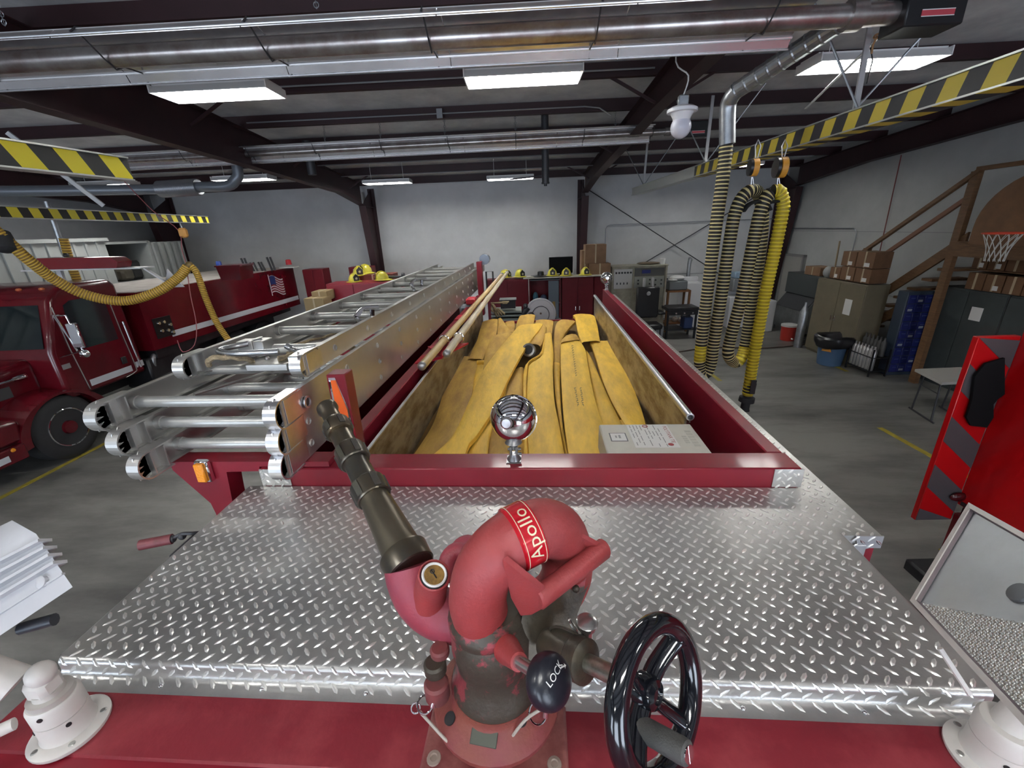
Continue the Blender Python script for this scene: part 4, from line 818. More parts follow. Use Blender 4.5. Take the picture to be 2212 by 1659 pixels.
# coupling
c = Vector(az(960+890/4.88, 660+470/4.88, 1.13)); n_ = Vector((-.25, -.85, .45)).normalized(); g = G()
g.lathe(c-n_*.06, n_, [(0, .055), (.03, .058), (.03, .066), (.045, .066), (.045, .058), (.06, .058), (.062, .066), (.078, .066), (.08, .054), (.082, .046), (.03, .044)], 28, cap=False); obj('coupling', g, mat('coupling_metal', (.45, .45, .44), .3, .9, .3, 20), hl, ang=25)
g = G(); g.lathe(c-n_*.05, n_, [(0, .046), (.06, .046)], 20); obj('coupling_gasket', g, BLACK, hl)
# stencil on the hose (worn, mostly unreadable)
STN = mat('worn_stencil', (.17, .13, .05), .8)
g = G(); rnd = random.Random(5)
def dab(x, y, w, h, d=1.118):
    q = [az(960+(x+a_*w)/4.88, 660+(y+b2*h)/4.88, d) for a_, b2 in ((-.5, .5), (.5, .5), (.5, -.5), (-.5, -.5))]; q = [(p[0], p[1], p[2]) for p in q]; g.add(q+[(p[0], p[1], p[2]-.001) for p in q], [(0, 1, 2, 3), (0, 4, 5, 1), (1, 5, 6, 2), (2, 6, 7, 3), (3, 7, 4, 0), (7, 6, 5, 4)])
for k in range(14): dab(1350+k*3.2, 420+k*24, 16, 4); dab(1344+k*3.2, 428+k*24, 5, 10); 
for k in range(9):
    dab(1378+k*4, 868+k*22, 18, 6); dab(1437+k*3, 868+k*22, 18, 6)
    dab(1371+k*4+(k % 2)*12, 878+k*22, 5, 12); dab(1430+k*3+(k % 3)*7, 878+k*22, 5, 12)
obj('stencil', g, STN, hl)
# gloves and gear beyond the bed, on the tail step
# =================== WATER MONITOR ===================
MR = mat('faded_monitor_red', (.31, .035, .035), .52, 0, 1, 5, (.27, .055, .06), bump=.12, bscale=150, thr=(.4, .75))
MB = mat('bare_bronze', (.065, .055, .042), .45, .35, .6, 11, (.27, .05, .06), bump=.12, bscale=90, thr=(.53, .57))
MBD = mat('dark_bronze', (.05, .046, .04), .38, .5, .5, 10, (.11, .09, .06), bump=.1)
NZM = mat('nozzle_anodised', (.105, .098, .085), .3, .85, .3, 10, (.15, .12, .08))
NZM2 = mat('nozzle_tan', (.17, .145, .105), .33, .8, .2, 6)
SB = mat('boss_red', (.20, .038, .04), .6, 0, .5, 20, (.12, .04, .04))
mon = thing('water_monitor', 'red deck gun with dark stepped nozzle pointing up left and black handwheel', 'deck gun', (-.115, .64, Zr))
MX, MY = -.112, .643
def Z(d): return EYE-d
g = G(); g.box(MX-.152, MX+.154, .518, .665, Z(1.048), Z(1.030), .006); obj('mounting_plate', g, mat('plate_dark_red', (.13, .018, .022), .5, 0, .5, 15, (.25, .09, .08)), mon)
g = G()
for sx in (-1, 1): g = G(); g.lathe((MX+sx*.125, .545, Z(1.03)), (0, 0, 1), [(0, .015), (.003, .014), (.004, .008), (.002, .006)], 16); obj('plate_bolt', g, mat('worn_bolt', (.35, .28, .24), .5, .4), mon)
g = G(); g.lathe((MX, MY, Z(1.035)), (0, 0, 1), [(0, .085), (.02, .09), (.045, .13), (.052, .138), (.062, .138), (.068, .133), (.085, .103), (.10, .096), (.115, .096)], 44); obj('base_flange', g, mat('flange_orange_red', (.20, .052, .036), .5, 0, 1, 9, (.19, .028, .04), bump=.15, bscale=120, thr=(.4, .7)), mon)
def fl_pt(px, py):    # point on the sloping face of the flange
    for i in range(200):
        d = .99-i*.0006; p = Vector(az(px, py, d)); r = math.hypot(p.x-MX, p.y-MY)
        zz = -.966+(.133-r)*.567 if r < .135 else -.985
        if -d >= zz and r < .136: return p
    return Vector(az(px, py, .96))
g = G()
for px, py in ((972, 1552), (1125, 1556)):
    g = G(); p = fl_pt(px, py); v = Vector((p.x-MX, p.y-MY, 0)).normalized()*.5+Vector((0, 0, 1)); g.lathe(p-v.normalized()*.002, v, [(0, .0125), (.004, .0125)], 18); obj('bolt_hole', g, BLACK, mon)
p = fl_pt(1046, 1593); v = (Vector((p.x-MX, p.y-MY, 0)).normalized()*.55+Vector((0, 0, 1))).normalized(); g = G(); k0 = 0
q_ = v.to_track_quat('Z', 'Y').to_matrix().to_4x4(); g.box(-.027, .027, -.014, .014, -.002, .002, .001); g.xf(Matrix.Translation(p+v*.002)@Matrix.Rotation(0, 4, 'Z')@q_); obj('name_plate', g, mat('plate_grey_green', (.07, .075, .06), .5, .4), mon)
# swivel body
g = G(); g.lathe((MX, MY, Z(.935)), (0, 0, 1), [(0, .094), (.01, .096), (.03, .092), (.05, .084), (.075, .078), (.10, .080), (.125, .086), (.165, .084), (.185, .076), (.21, .068), (.225, .060)], 40); obj('swivel_body', g, MB, mon)
g = G(); g.lathe((MX-.008, MY, Z(.745)), (0, 0, 1), [(-.02, .072), (-.005, .079), (.012, .079), (.03, .066)], 32); obj('upper_collar', g, MB, mon)
for (px, py, D, r, h, m, nm) in ((944, 1488, .90, .026, .045, SB, 'side_boss'), (940, 1440, .91, .024, .03, MB, 'side_boss'), (950, 1405, .92, .021, .02, SB, 'side_boss')):
    p = Vector(PD(px, py, D)); g = G(); g.lathe(p, (0, 0, 1), [(-h/2, r*.95), (-h/2+.004, r), (h/2-.005, r), (h/2, r*.8)], 20); obj(nm, g, m, mon)
R_ = .056
loop = [(1043, 1342, .860), (1036, 1318, .842), (1032, 1290, .822), (1042, 1240, .80), (1068, 1200, .79), (1100, 1172, .79), (1135, 1152, .80), (1170, 1140, .82), (1198, 1146, .85), (1214, 1166, .885), (1223, 1200, .92), (1222, 1245, .95), (1195, 1290, .965), (1140, 1318, .97), (1080, 1330, .97)]
P = sm([PD(*q) for q in loop], 5); g = G(); g.tube(P, [R_*(1.03 if i < 3 else 1) for i in range(len(P))], 30); obj('main_elbow', g, MR, mon, ang=60)
# name band wrapped on the elbow
Ba = Vector(PD(1116, 1183, .792)); Bb = Vector(PD(1151, 1148, .808)); T = (Bb-Ba).normalized(); Bc = (Ba+Bb)/2; Rb = R_+.0045
i0 = min(range(len(P)), key=lambda i: (P[i]-Bc).length); Bc = P[i0]; T = (P[i0+1]-P[i0-1]).normalized(); hw = .021
g = G(); g.lathe(Bc-T*hw, T, [(-.004, R_-.004), (0, Rb), (2*hw, Rb), (2*hw+.004, R_-.004)], 48, cap=False); obj('name_band', g, mat('band_red', (.45, .006, .015), .22, coat=.5), mon)
g = G()
for s_ in (-1, 1): g.lathe(Bc+T*s_*(hw-.0035), T, [(-.0006, Rb-.001), (-.0006, Rb+.0006), (.0006, Rb+.0006), (.0006, Rb-.001)], 48, cap=False)
CRM = mat('lettering_cream', (.72, .66, .45), .5); obj('band_line', g, CRM, mon)
n0 = (Vector((0, 0, EYE))-Bc); n0 = (n0-T*n0.dot(T)).normalized(); e = T.cross(n0); ec = RW.T@np.array(e)
if ec[0] > 0: e = -e
vs, fs = textmesh('Apollo', .036, 0); dv = []
for (x, y, z) in vs:
    th = (x*1.05-.004)/Rb; dv.append(tuple(Bc-T*(y*1.0)+n0*(math.cos(th)*(Rb+.0008))+e*(math.sin(th)*(Rb+.0008))))
g = G(); g.add(dv, fs); obj('lettering', g, CRM, mon)
# handle frame
def pdv(*q): return Vector(PD(*q))
a, b_ = pdv(1163, 1292, .765), pdv(1303, 1186, .865); ax_ = (b_-a).normalized()
g = G(); g.tube([a-ax_*.004, a, b_, b_+ax_*.004], [.016, .019, .019, .016], 14, sq=(1, 1.25)); obj('handle_bar', g, MR, mon)
g = G(); g.prism([pdv(1085, 1208, .712), pdv(1166, 1272, .748), pdv(1170, 1316, .768), pdv(1148, 1328, .785), pdv(1125, 1330, .80), pdv(1104, 1292, .79)], ax_*.011); obj('handle_arm', g, MR, mon)
g = G(); g.prism([pdv(1226, 1134, .81), pdv(1303, 1176, .855), pdv(1300, 1198, .87), pdv(1236, 1234, .92), pdv(1222, 1190, .88)], -ax_*.011); obj('handle_arm', g, MR, mon)
g = G(); g.prism([pdv(1200, 1172, .87), pdv(1212, 1182, .87), pdv(1232, 1225, .86), pdv(1213, 1232, .85)], ax_*.012); obj('handle_rib', g, MR, mon)
# gear bracket, worm housing, shaft
g = G(); g.prism([pdv(1128, 1330, .83), pdv(1190, 1305, .86), pdv(1262, 1240, .91), pdv(1272, 1262, .91), pdv(1246, 1330, .89), pdv(1262, 1372, .87), pdv(1225, 1440, .85), pdv(1150, 1440, .85), pdv(1120, 1390, .84)], RW@np.array([.0, 0, -.045])); obj('gear_bracket', g, MBD, mon)
g = G(); g.prism([pdv(1240, 1244, .885), pdv(1268, 1232, .89), pdv(1262, 1275, .89), pdv(1246, 1285, .885)], RW@np.array([0, 0, -.012])); g.ball(pdv(1244, 1272, .88), .008, 10, 6); obj('bracket_lug', g, MB, mon)
dirc = RW@np.array([.637, .129, .761]); dirv = Vector(dirc).normalized(); WC = pdv(1405, 1497, .655)
hs = WC-dirv*.13
g = G(); g.lathe(hs-dirv*.10, dirv, [(0, .028), (.02, .034), (.07, .034), (.075, .038), (.10, .038), (.105, .030)], 26); obj('worm_housing', g, MBD, mon)
g = G(); g.tube([hs, WC], .0155, 18); obj('shaft', g, mat('grimy_steel', (.42, .42, .36), .35, .85, .6, 30, (.2, .19, .15)), mon)
p = pdv(1268, 1348, .80); g = G(); g.lathe(p, (0, 0, 1), [(-.05, .012), (-.01, .012), (-.008, .016), (-.002, .0205), (.006, .0205), (.008, .018), (.009, .004)], 24); g.torus(pdv(1238, 1352, .80), (1, .3, .6), .014, .002, 16, 5); obj('lock_pin', g, mat('pin_steel', (.55, .55, .54), .25, .9), mon)
g = G(); g.torus(pdv(1222, 1372, .80), (.3, .9, .3), .030, .0025, 24, 5, sq=(1, 1)); g.v = g.v; obj('pin_ring', g, MB, mon)
# left outlet elbow, gauge, nozzle
P = sm([pdv(1060, 1330, .97), pdv(1000, 1335, .975), pdv(945, 1322, .975), pdv(908, 1290, .972), pdv(890, 1250, .97), pdv(884, 1222, .975)], 5); g = G(); g.tube(P, .056, 28); obj('outlet_elbow', g, mat('faded_purple_red', (.25, .045, .075), .5, 0, 1, 5, (.30, .035, .05), bump=.12, bscale=150), mon, ang=60)
q0 = pdv(925, 1290, .95); q1 = pdv(938, 1242, .885); gd = (q1-q0).normalized(); g = G(); g.lathe(q0, gd, [(0, .042), (.02, .036), ((q1-q0).length, .034), ((q1-q0).length+.002, .031), ((q1-q0).length-.003, .029)], 28); obj('gauge_port', g, MR, mon)
g = G(); g.lathe(q1, gd, [(-.004, .0285), (-.001, .0285)], 28); obj('gauge_recess', g, BLACK, mon)
g = G(); g.lathe(q1, gd, [(-.004, .0265), (.003, .0265), (.004, .0245), (.002, .0215), (-.002, .021)], 28, cap=False); obj('gauge_rim', g, mat('white_rim', (.8, .8, .78), .3), mon)
g = G(); g.lathe(q1, gd, [(-.001, .0215), (.001, .0215)], 28); obj('gauge_dial', g, mat('dial_rust', (.32, .18, .04), .5, 0, .7, 60, (.13, .07, .02)), mon)
g = G(); a_, b2 = g.frame(gd); g.bar(q1+gd*.002+b2*.010, q1+gd*.002-b2*.009, .0025, .001, gd); g.torus(q1+gd*.002+b2*.008, gd, .004, .0012, 12, 4); obj('gauge_needle', g, BLACK, mon)
g = G(); g.tube(sm([pdv(975, 1255, .96), pdv(965, 1215, .97), pdv(985, 1190, .98), pdv(1012, 1200, .98), pdv(1030, 1225, .98)]), .02, 10); g.tube(sm([pdv(985, 1210, 1.0), pdv(990, 1183, 1.0), pdv(1010, 1172, 1.0), pdv(1030, 1180, 1.0)]), .018, 10); obj('rear_collar', g, mat('faded_purple_red', (.25, .045, .075)), mon)
N0 = pdv(888, 1226, .972); N1 = pdv(706, 880, 1.34); D0, D1 = .972, 1.34; nd = (N1-N0).normalized(); NL = (N1-N0).length
def ft(t): return t*D0/(D1-t*(D1-D0))
def pr(t, wpx): f = ft(t); return (f*NL, wpx/2*(D0+f*(D1-D0))/FPX)
def nz(nm, pts, m, keys=False): g = G(); g.lathe(N0, nd, [pr(*q) for q in pts], 36); return obj(nm, g, m, mon, ang=30)
nz('base_collar', [(-.01, 98), (-.005, 105), (.085, 106), (.095, 103), (.10, 90)], NZM)
nz('nozzle_barrel', [(.09, 90), (.13, 84), (.38, 67), (.42, 62), (.45, 66)], NZM2)
nz('nozzle_ring', [(.43, 70), (.435, 74), (.52, 74), (.53, 68), (.535, 56)], NZM)
nz('nozzle_stage', [(.52, 58), (.56, 54), (.62, 51), (.66, 52)], NZM)
nz('nozzle_ring', [(.655, 60), (.66, 64), (.735, 63), (.745, 58), (.75, 48)], NZM)
nz('nozzle_stage', [(.74, 47), (.79, 46), (.84, 45)], NZM)
nz('nozzle_ring', [(.835, 54), (.84, 57), (.895, 56), (.905, 50)], NZM)
nz('nozzle_tip', [(.90, 40), (.93, 37), (.97, 36), (.985, 44), (1.0, 43), (1.003, 36), (.99, 30)], NZM)
g = G()
for (ta, tb, w_) in ((.44, .515, 75), (.665, .73, 64.5), (.845, .89, 58)):
    for k, an in enumerate((.2, 1.3, 2.4, 3.5, 4.6, 5.7)):
        la, ra = pr(ta, w_); lb_, rb = pr(tb, w_); a_, b2 = g.frame(nd); u = a_*math.cos(an)+b2*math.sin(an); g = G(); g.bar(N0+nd*la+u*ra, N0+nd*lb_+u*rb, ra*.38, .004, u); obj('spanner_lug', g, mat('lug_bright', (.2, .19, .17), .25, .9), mon)
g = G(); l_, r_2 = pr(1.0, 30); g.lathe(N0, nd, [(l_-.004, r_2), (l_, r_2)], 20); obj('nozzle_bore', g, BLACK, mon)
# handwheel
aw = Vector(RW@np.array([0, 1, 0])); aw = (aw-dirv*aw.dot(dirv)).normalized(); bw = dirv.cross(aw)
def wp(r, a, h=0): return WC+dirv*h+aw*(r*math.cos(a))+bw*(r*math.sin(a))
g = G(); RWm = .101; g.tube([wp(RWm, 2*math.pi*k/48, .012) for k in range(48)], .0175, 14, closed=True, sq=(1, 1)); obj('wheel_rim', g, BLACKG, mon, ang=70)
for a in (.75, 2.32, 3.9, 5.4):
    g = G(); g.tube(sm([wp(.012, a, -.008), wp(.04, a, -.006), wp(.075, a, .004), wp(RWm-.006, a, .012)]), [.016]+[.0125]*11+[.015], 12, sq=(1.25, .8)); obj('spoke', g, BLACKG, mon, ang=70)
g = G(); g.lathe(WC, dirv, [(-.022, .022), (-.018, .026), (.0, .026), (.010, .021), (.014, .012), (.010, .010)], 26); obj('wheel_hub', g, BLACKG, mon)
gs = pdv(1368, 1562, .645); g = G(); g.lathe(gs-dirv*.012, dirv, [(0, .013), (.004, .0165), (.09, .017), (.098, .016), (.100, .012)], 26); obj('wheel_grip', g, mat('grip_grey_rubber', (.06, .06, .058), .6, bump=.2, bscale=400), mon)
g = G(); g.lathe(gs+dirv*.0882, dirv, [(0, .0115), (.0015, .0115)], 20); g.bar(gs+dirv*.0895-aw*.011, gs+dirv*.0895+aw*.011, .002, .001, dirv); obj('grip_screw', g, CHROME, mon)
# lock knob
kc = pdv(1186, 1471, .665); kb = pdv(1118, 1428, .745); kd = Vector(RW@np.array([.61, .355, .70])).normalized(); kR = .0405
g = G(); g.lathe(kc-kd*.010, kd, [(-.003, kR*.8), (0, kR*.97), (.004, kR), (.014, kR), (.017, kR*.97)]+[(.017+.018*math.sin(a), kR*.97*math.cos(a)) for a in [math.pi/2*i/10 for i in range(1, 11)]], 40); obj('lock_knob', g, mat('knob_black', (.012, .013, .02), .3, bump=.05), mon, ang=50)
g = G(); g.tube([kb, kc], .011, 16); obj('knob_rod', g, mat('pin_steel', (.55, .55, .54)), mon)
g = G(); g.tube([pdv(1095, 1402, .80), kb+(kb-kc)*-.05], [.026, .016], 18); obj('knob_boss', g, MR, mon)
tu = Vector(RW@np.array([.84, .54, 0])); tu = (tu-kd*tu.dot(kd)).normalized(); tv = kd.cross(tu)
vs, fs = textmesh('LOCK', .0155, 0)
def dome(x, y):
    r = math.hypot(x, y); return kc+tu*x+tv*y+kd*(.0075+.018*math.sqrt(max(0, 1-(r/(kR*.97))**2)))
g = G(); ox_, oy_ = .003, .014; g.add([tuple(dome(x+ox_, y+oy_)) for x, y, z in vs], fs)
vv = [(.017, .012), (.027, .005), (.026, .003), (.016, .010)]; vh = [(.029, .002), (.022, .002), (.027, .008)]
for poly in (vv, vh): g.add([tuple(dome(x, y)) for x, y in poly], [tuple(range(len(poly)))])
obj('lock_lettering', g, mat('lettering_white', (.85, .85, .82), .5), mon)
# lanyard
CBL = mat('coated_cable', (.36, .33, .29), .5)
g = G(); g.tube(sm([pdv(905, 1535, .885), pdv(935, 1568, .87), pdv(965, 1600, .86), pdv(1005, 1632, .855)]), .0032, 8); obj('lanyard', g, CBL, mon)
g = G(); g.tube(sm([pdv(1172, 1530, .84), pdv(1135, 1555, .84), pdv(1100, 1600, .85), pdv(1078, 1635, .855)]), .0032, 8); obj('lanyard', g, CBL, mon)
g = G(); g.torus(pdv(918, 1522, .88), (.4, -.5, .7), .016, .002, 20, 6); g.torus(pdv(898, 1530, .88), (.1, -.5, .7), .009, .002, 16, 6); g.tube([pdv(935, 1525, .885), pdv(940, 1510, .885)], .007, 12); obj('pull_ring', g, CHROME, mon)
g = G(); g.torus(pdv(1162, 1540, .85), (.4, -.5, .7), .019, .002, 20, 6); g.tube([pdv(1178, 1548, .85), pdv(1180, 1530, .85)], .006, 12); obj('pull_ring', g, CHROME, mon)
g = G(); g.prism([pdv(1004, 1645, .855), pdv(1010, 1634, .855), pdv(1040, 1630, .855), pdv(1080, 1642, .855), pdv(1078, 1652, .855), pdv(1044, 1645, .855)], (0, 0, -.004)); g.lathe(pdv(1042, 1644, .853), (0, -.3, 1), [(0, .010), (.006, .009)], 16); g.torus(pdv(1075, 1634, .852), (0, -.5, 1), .012, .0018, 16, 5); obj('lanyard_clip', g, mat('grey_clip', (.28, .25, .23), .45, .5), mon)
# =================== SCENE LIGHTS ===================
def base(t, X, Y, flip=1):
    g = G(); z = Zr; g.lathe((X, Y, z), (0, 0, 1), [(0, .070), (.004, .072), (.010, .072), (.014, .066), (.016, .050), (.025, .047), (.065, .046), (.0655, .044), (.067, .044), (.0675, .046), (.105, .046), (.112, .042)], 40); obj('base', g, WHITEP, t)
    g = G()
    for k in range(5):
        g = G(); a = .6+k*1.256; g.lathe((X+.059*math.cos(a), Y+.059*math.sin(a), z+.010), (0, 0, 1), [(0, .008), (.004, .0075), (.006, .005)], 12); obj('flange_bolt', g, mat('bolt_steel', (.4, .4, .38), .35, .8), t)
    g = G()
    for a, h in ((-1.2, .10), (-.5, .055), (-2.1, .05)): v = Vector((math.cos(a), math.sin(a), 0)); g = G(); g.lathe(Vector((X, Y, z+h))+v*.0435, v, [(0, .005), (.0045, .005)], 10); obj('set_screw_hole', g, BLACK, t)
lt = thing('scene_light', 'white finned floodlight head on swivel base at the lower left edge', 'floodlight', (-1.10, .578, Zr))
base(lt, -1.10, .578)
bx_, by_ = -1.10, .578; z = Zr+.112
g = G(); g.lathe((bx_-.0, by_, z-.02), (0, 0, 1), [(0, .038), (.02, .040), (.032, .039), (.034, .028), (.045, .026)], 28); obj('swivel_ring', g, mat('dull_ring', (.5, .48, .45), .4, .3), lt)
g = G(); g.box(bx_-.030, bx_+.022, by_-.024, by_+.024, z+.01, z+.06, .010); g.ball((bx_+.005, by_, z+.070), .026, 16, 10); g.tube([(bx_-.05, by_-.01, z+.05), (bx_-.10, by_-.02, z+.10)], .035, 12); g.tube([(bx_-.045, by_-.045, Zr+.09), (bx_-.13, by_-.11, Zr+.085)], .013, 12); obj('knuckle', g, WHITEP, lt)
g = G(); g.tube([(bx_-.09, by_-.08, Zr+.087), (bx_-.17, by_-.14, Zr+.085)], .014, 10); obj('clamp_lever', g, mat('handle_dark', (.04, .045, .055), .3, .4), lt); g = G(); g.tube([pdv(45, 1358, .84), pdv(118, 1338, .85)], .012, 10); obj('handle', g, mat('handle_dark', (.04, .045, .055), .3, .4), lt)
A = pdv(157, 1268, .80); Bq = pdv(78, 1153, .85); A2_ = pdv(-160, 1480, .80); B2_ = pdv(-150, 1262, .85); ex = pdv(26, 1124, .93)-pdv(78, 1153, .85)
WH2 = mat('white_housing', (.47, .47, .49), .38, 0, .08, 6, bump=.02)
g = G(); lo = [A, A2_, B2_, Bq]; g.hexa([tuple(v) for v in lo]+[tuple(v+ex) for v in lo]); obj('head_housing', g, WH2, lt)
nf = (A2_-A).cross(Bq-A).normalized(); nf = nf if nf.dot(Vector((0, 0, EYE))-A) > 0 else -nf
g = G()
for f in (.42, .56, .70, .84): p, q = A+(Bq-A)*f, A2_+(B2_-A2_)*f; e_ = (p-q).normalized(); g.bar(q, p+e_*.008, .006, .024, nf)
p, q = A+(Bq-A)*.24, A2_+(B2_-A2_)*.24; g.bar(q, p, .004, .006, nf)
obj('cooling_fin', g, WH2, lt)
g = G()
for f, s_ in ((.30, .12), (.30, .62)):
    g = G(); p = A+(Bq-A)*f+(A2_-A)*s_; g.lathe(p, nf, [(-.002, .011), (.006, .011), (.008, .008)], 16); obj('screw_boss', g, WH2, lt)
rt2 = thing('scene_light', 'white framed floodlight with dimpled reflector tilted up at the lower right edge', 'floodlight', (.89, .60, Zr))
base(rt2, .895, .60)
L_, T_ = pdv(1965, 1297, .76), pdv(2092, 1085, .80); vd = Vector(RW@np.array([-.35, -.10, .93])).normalized()*.30; L2_, T2_ = L_+vd, T_+vd
nf = (L2_-L_).cross(T_-L_).normalized(); nf = nf if nf.dot(Vector((0, 0, EYE))-L_) > 0 else -nf
g = G(); cor = [L_, T_, T2_, L2_]; cc = (L_+T_+T2_+L2_)/4
g.hexa([tuple(v-nf*.075-(v-cc)*.12) for v in (L_, L2_, T2_, T_)]+[tuple(v-nf*.012) for v in (L_, L2_, T2_, T_)]); obj('head_shell', g, WHITEP, rt2)
g = G()
for i in range(4):
    p, q = cor[i], cor[(i+1) % 4]; ip = p+(cc-p)*.085; iq = q+(cc-q)*.085
    g.hexa([tuple(p-nf*.014), tuple(q-nf*.014), tuple(iq-nf*.008), tuple(ip-nf*.008), tuple(p), tuple(q), tuple(iq+nf*.002), tuple(ip+nf*.002)])
obj('lens_frame', g, WHITEP, rt2)
g = G()
for i in range(4):
    p, q = cor[i], cor[(i+1) % 4]; o_ = .087; ip = p+(cc-p)*o_; iq = q+(cc-q)*o_; jp = p+(cc-p)*(o_+.022); jq = q+(cc-q)*(o_+.022)
    g.quad(tuple(ip+nf*.0), tuple(iq+nf*.0), tuple(jq-nf*.005), tuple(jp-nf*.005))
obj('gasket', g, mat('gasket_brown', (.13, .10, .11), .6), rt2)
REF2 = mat('reflector_sheet', (.55, .58, .60), .35, .8, .2, 5)
ins = [p+(cc-p)*.10-nf*.006 for p in cor]   # L, T, T2, L2
mL = ins[0]+(ins[1]-ins[0])*.03; mR = ins[3]+(ins[2]-ins[3])*.68
low = -nf*.05
g = G(); g.quad(tuple(ins[0]), tuple(mR), tuple(ins[2]), tuple(ins[1])); obj('upper_reflector', g, REF2, rt2)
g = G(); g.quad(tuple(ins[0]), tuple(ins[3]), tuple(mR), tuple(mR)) if False else g.add([tuple(ins[0]), tuple(ins[3]), tuple(mR)], [(0, 1, 2)])
e1 = ins[3]-ins[0]; e2 = mR-ins[0]; rnd = random.Random(2); Nn = 34
for i in range(Nn):
    for j in range(Nn-i):
        u, v = (i+.5+.25*(j % 2))/Nn, (j+.5)/Nn
        if u+v < .97: p = ins[0]+e1*u+e2*v; g.lathe(p, nf, [(0, .0034), (.0010, .0026), (.0014, .001)], 6)
obj('dimpled_reflector', g, mat('dimple_metal', (.62, .62, .60), .25, .9), rt2, ang=80)
rd = (pdv(2205, 1283, 1)-Vector((0, 0, EYE))); p = Vector((0, 0, EYE))+rd*((ins[0]-Vector((0, 0, EYE))).dot(nf)/rd.dot(nf)); p = p+nf*.001; g = G(); g.lathe(p, nf, [(0, .016), (.004, .015), (.005, .008)], 20); obj('bulb_end', g, mat('bulb_grey', (.12, .13, .14), .4, .5), rt2)
g = G(); g.tube([(.895, .60, Zr+.10), (.895+.03, .60, Zr+.19)], .03, 14); obj('knuckle', g, WHITEP, rt2)
g = G(); g.tube([pdv(2030, 1400, .80), pdv(2095, 1500, .78)], .005, 8); obj('bail_rod', g, WHITEP, rt2)
# =================== THE FAR SIDE OF THE HALL ===================
def fx(px, py, Y): return gy(px, py, Y)[0]
def fz(px, py, Y): return gy(px, py, Y)[2]
def bthing(name, label, cat, x, y, z=0, group=None): return thing(name, label, cat, B(x, y, z), BY, group)
def bobj(nm, g, m, t, ang=38, **k): return obj(nm, bg(g), m, t, ang=ang, **k)
LOCK_ = mat('locker_red', (.13, .004, .010), .45, 0, .2, 2, spec=.25)
LOCKD = mat('locker_inside', (.012, .013, .016), .8)
def cabinet(name, label, x0, x1, y0, y1, z1, m, doors=2, z0=0, cat='cabinet', group=None, face='Y', slots=None, hand=True):
    t = bthing(name, label, cat, (x0+x1)/2, (y0+y1)/2, z0, group); g = G(); g.box(x0, x1, y0+(.02 if face == 'Y' else 0), y1, z0+.05, z1, .008); g.box(x0+.02, x1-.02, y0+.05, y1-.02, z0, z0+.05); bobj('body', g, m, t)
    for k in range(doors):
        g = G(); h = G()
        if face == 'Y':
            w_ = (x1-x0)/doors; a = x0+w_*k+.008; b_ = a+w_-.016; g.box(a, b_, y0, y0+.019, z0+.07, z1-.03, .004)
            hx = b_-.05 if k % 2 == 0 else a+.05; h.box(hx-.012, hx+.012, y0-.02, y0, z0+(z1-z0)*.5, z0+(z1-z0)*.5+.12, .004)
        else:
            w_ = (y1-y0)/doors; a = y0+w_*k+.008; b_ = a+w_-.016; g.box(x0-.019, x0, a, b_, z0+.07, z1-.03, .004)
            hy = b_-.05 if k % 2 == 0 else a+.05; h.box(x0-.04, x0-.019, hy-.012, hy+.012, z0+(z1-z0)*.5, z0+(z1-z0)*.5+.12, .004)
        d = bobj('door', g, m, t)
        if hand: bobj('handle', h, CHROME, d)
    return t
YL = 12.5
def loc(px, py=600): return fx(px, py, YL)
zl = fz(1150, 602, YL)
cabinet('locker_cabinet', 'dark red double locker left of the open shelves, behind the wooden poles', loc(1050), loc(1141), YL, YL+.5, zl, LOCK_)
t = cabinet('locker_cabinet', 'dark red double locker right of the open shelves, below three helmets', loc(1214), loc(1283), YL, YL+.5, zl, LOCK_)
# open shelf unit
t = bthing('open_shelf', 'dark open locker shelves between the two red lockers', 'shelf', loc(1177), YL+.3)
x0, x1 = loc(1143), loc(1211); g = G(); g.box(x0, x0+.02, YL, YL+.5, 0, zl-.02); g.box(x1-.03, x1, YL, YL+.5, 0, zl-.02); g.box(x0, x1, YL+.48, YL+.5, 0, zl-.02); bobj('frame', g, LOCK_, t)
for z in (.06, .7, 1.2, zl-.04): g = G(); g.box(x0+.02, x1-.03, YL, YL+.48, z-.02, z); bobj('shelf_board', g, mat('shelf_grey', (.12, .13, .15), .6), t)
g = G(); g.box(x0+.55, x0+.85, YL-.005, YL+.02, .1, zl-.08); bobj('grey_door', g, mat('grey_blue_door', (.09, .11, .13), .5), t)
for k, (xa, w_, z, h, c, lab) in enumerate(((x0+.1, .16, 1.2, .3, (.06, .16, .22), 'teal bundle on the top shelf of the open locker'), (x0+.32, .2, 1.2, .22, (.05, .07, .12), 'dark folded gear on the top shelf of the open locker'), (x0+.08, .42, .7, .3, (.10, .06, .04), 'brown bag on the middle shelf of the open locker'))):
    g = G(); g.ball((xa+w_/2, YL+.22, z+h/2), .5, 12, 8, (w_, .3, h)); one('gear_bundle', bg(g), mat('gear_%d' % k, c, .8), lab, 'gear')
g = G(); g.tube(sm([(x1-.16, YL+.12, 1.5), (x1-.2, YL+.1, 1.1), (x1-.1, YL+.08, .6)]), [.05, .05, .09, .12, .12, .11, .10, .09, .08], 10); one('turnout_coat', bg(g), mat('coat_tan', (.25, .16, .05), .9), 'tan coat hanging at the right end of the open locker shelves', 'coat')
cabinet('locker_cabinet', 'narrow dark red locker with its shelf open, beside the grey test bench', loc(1284), loc(1316), YL, YL+.5, zl-.02, LOCK_, 1)
g = G(); g.box(loc(1130), loc(1215), YL-.05, YL+.52, zl+.002, zl+.03); g.box(loc(1215)+.005, loc(1318), YL-.05, YL+.52, zl+.002, zl+.02); one('worktop', bg(g), mat('pale_top', (.5, .48, .42), .6), 'pale board lying on top of the red lockers', 'board')
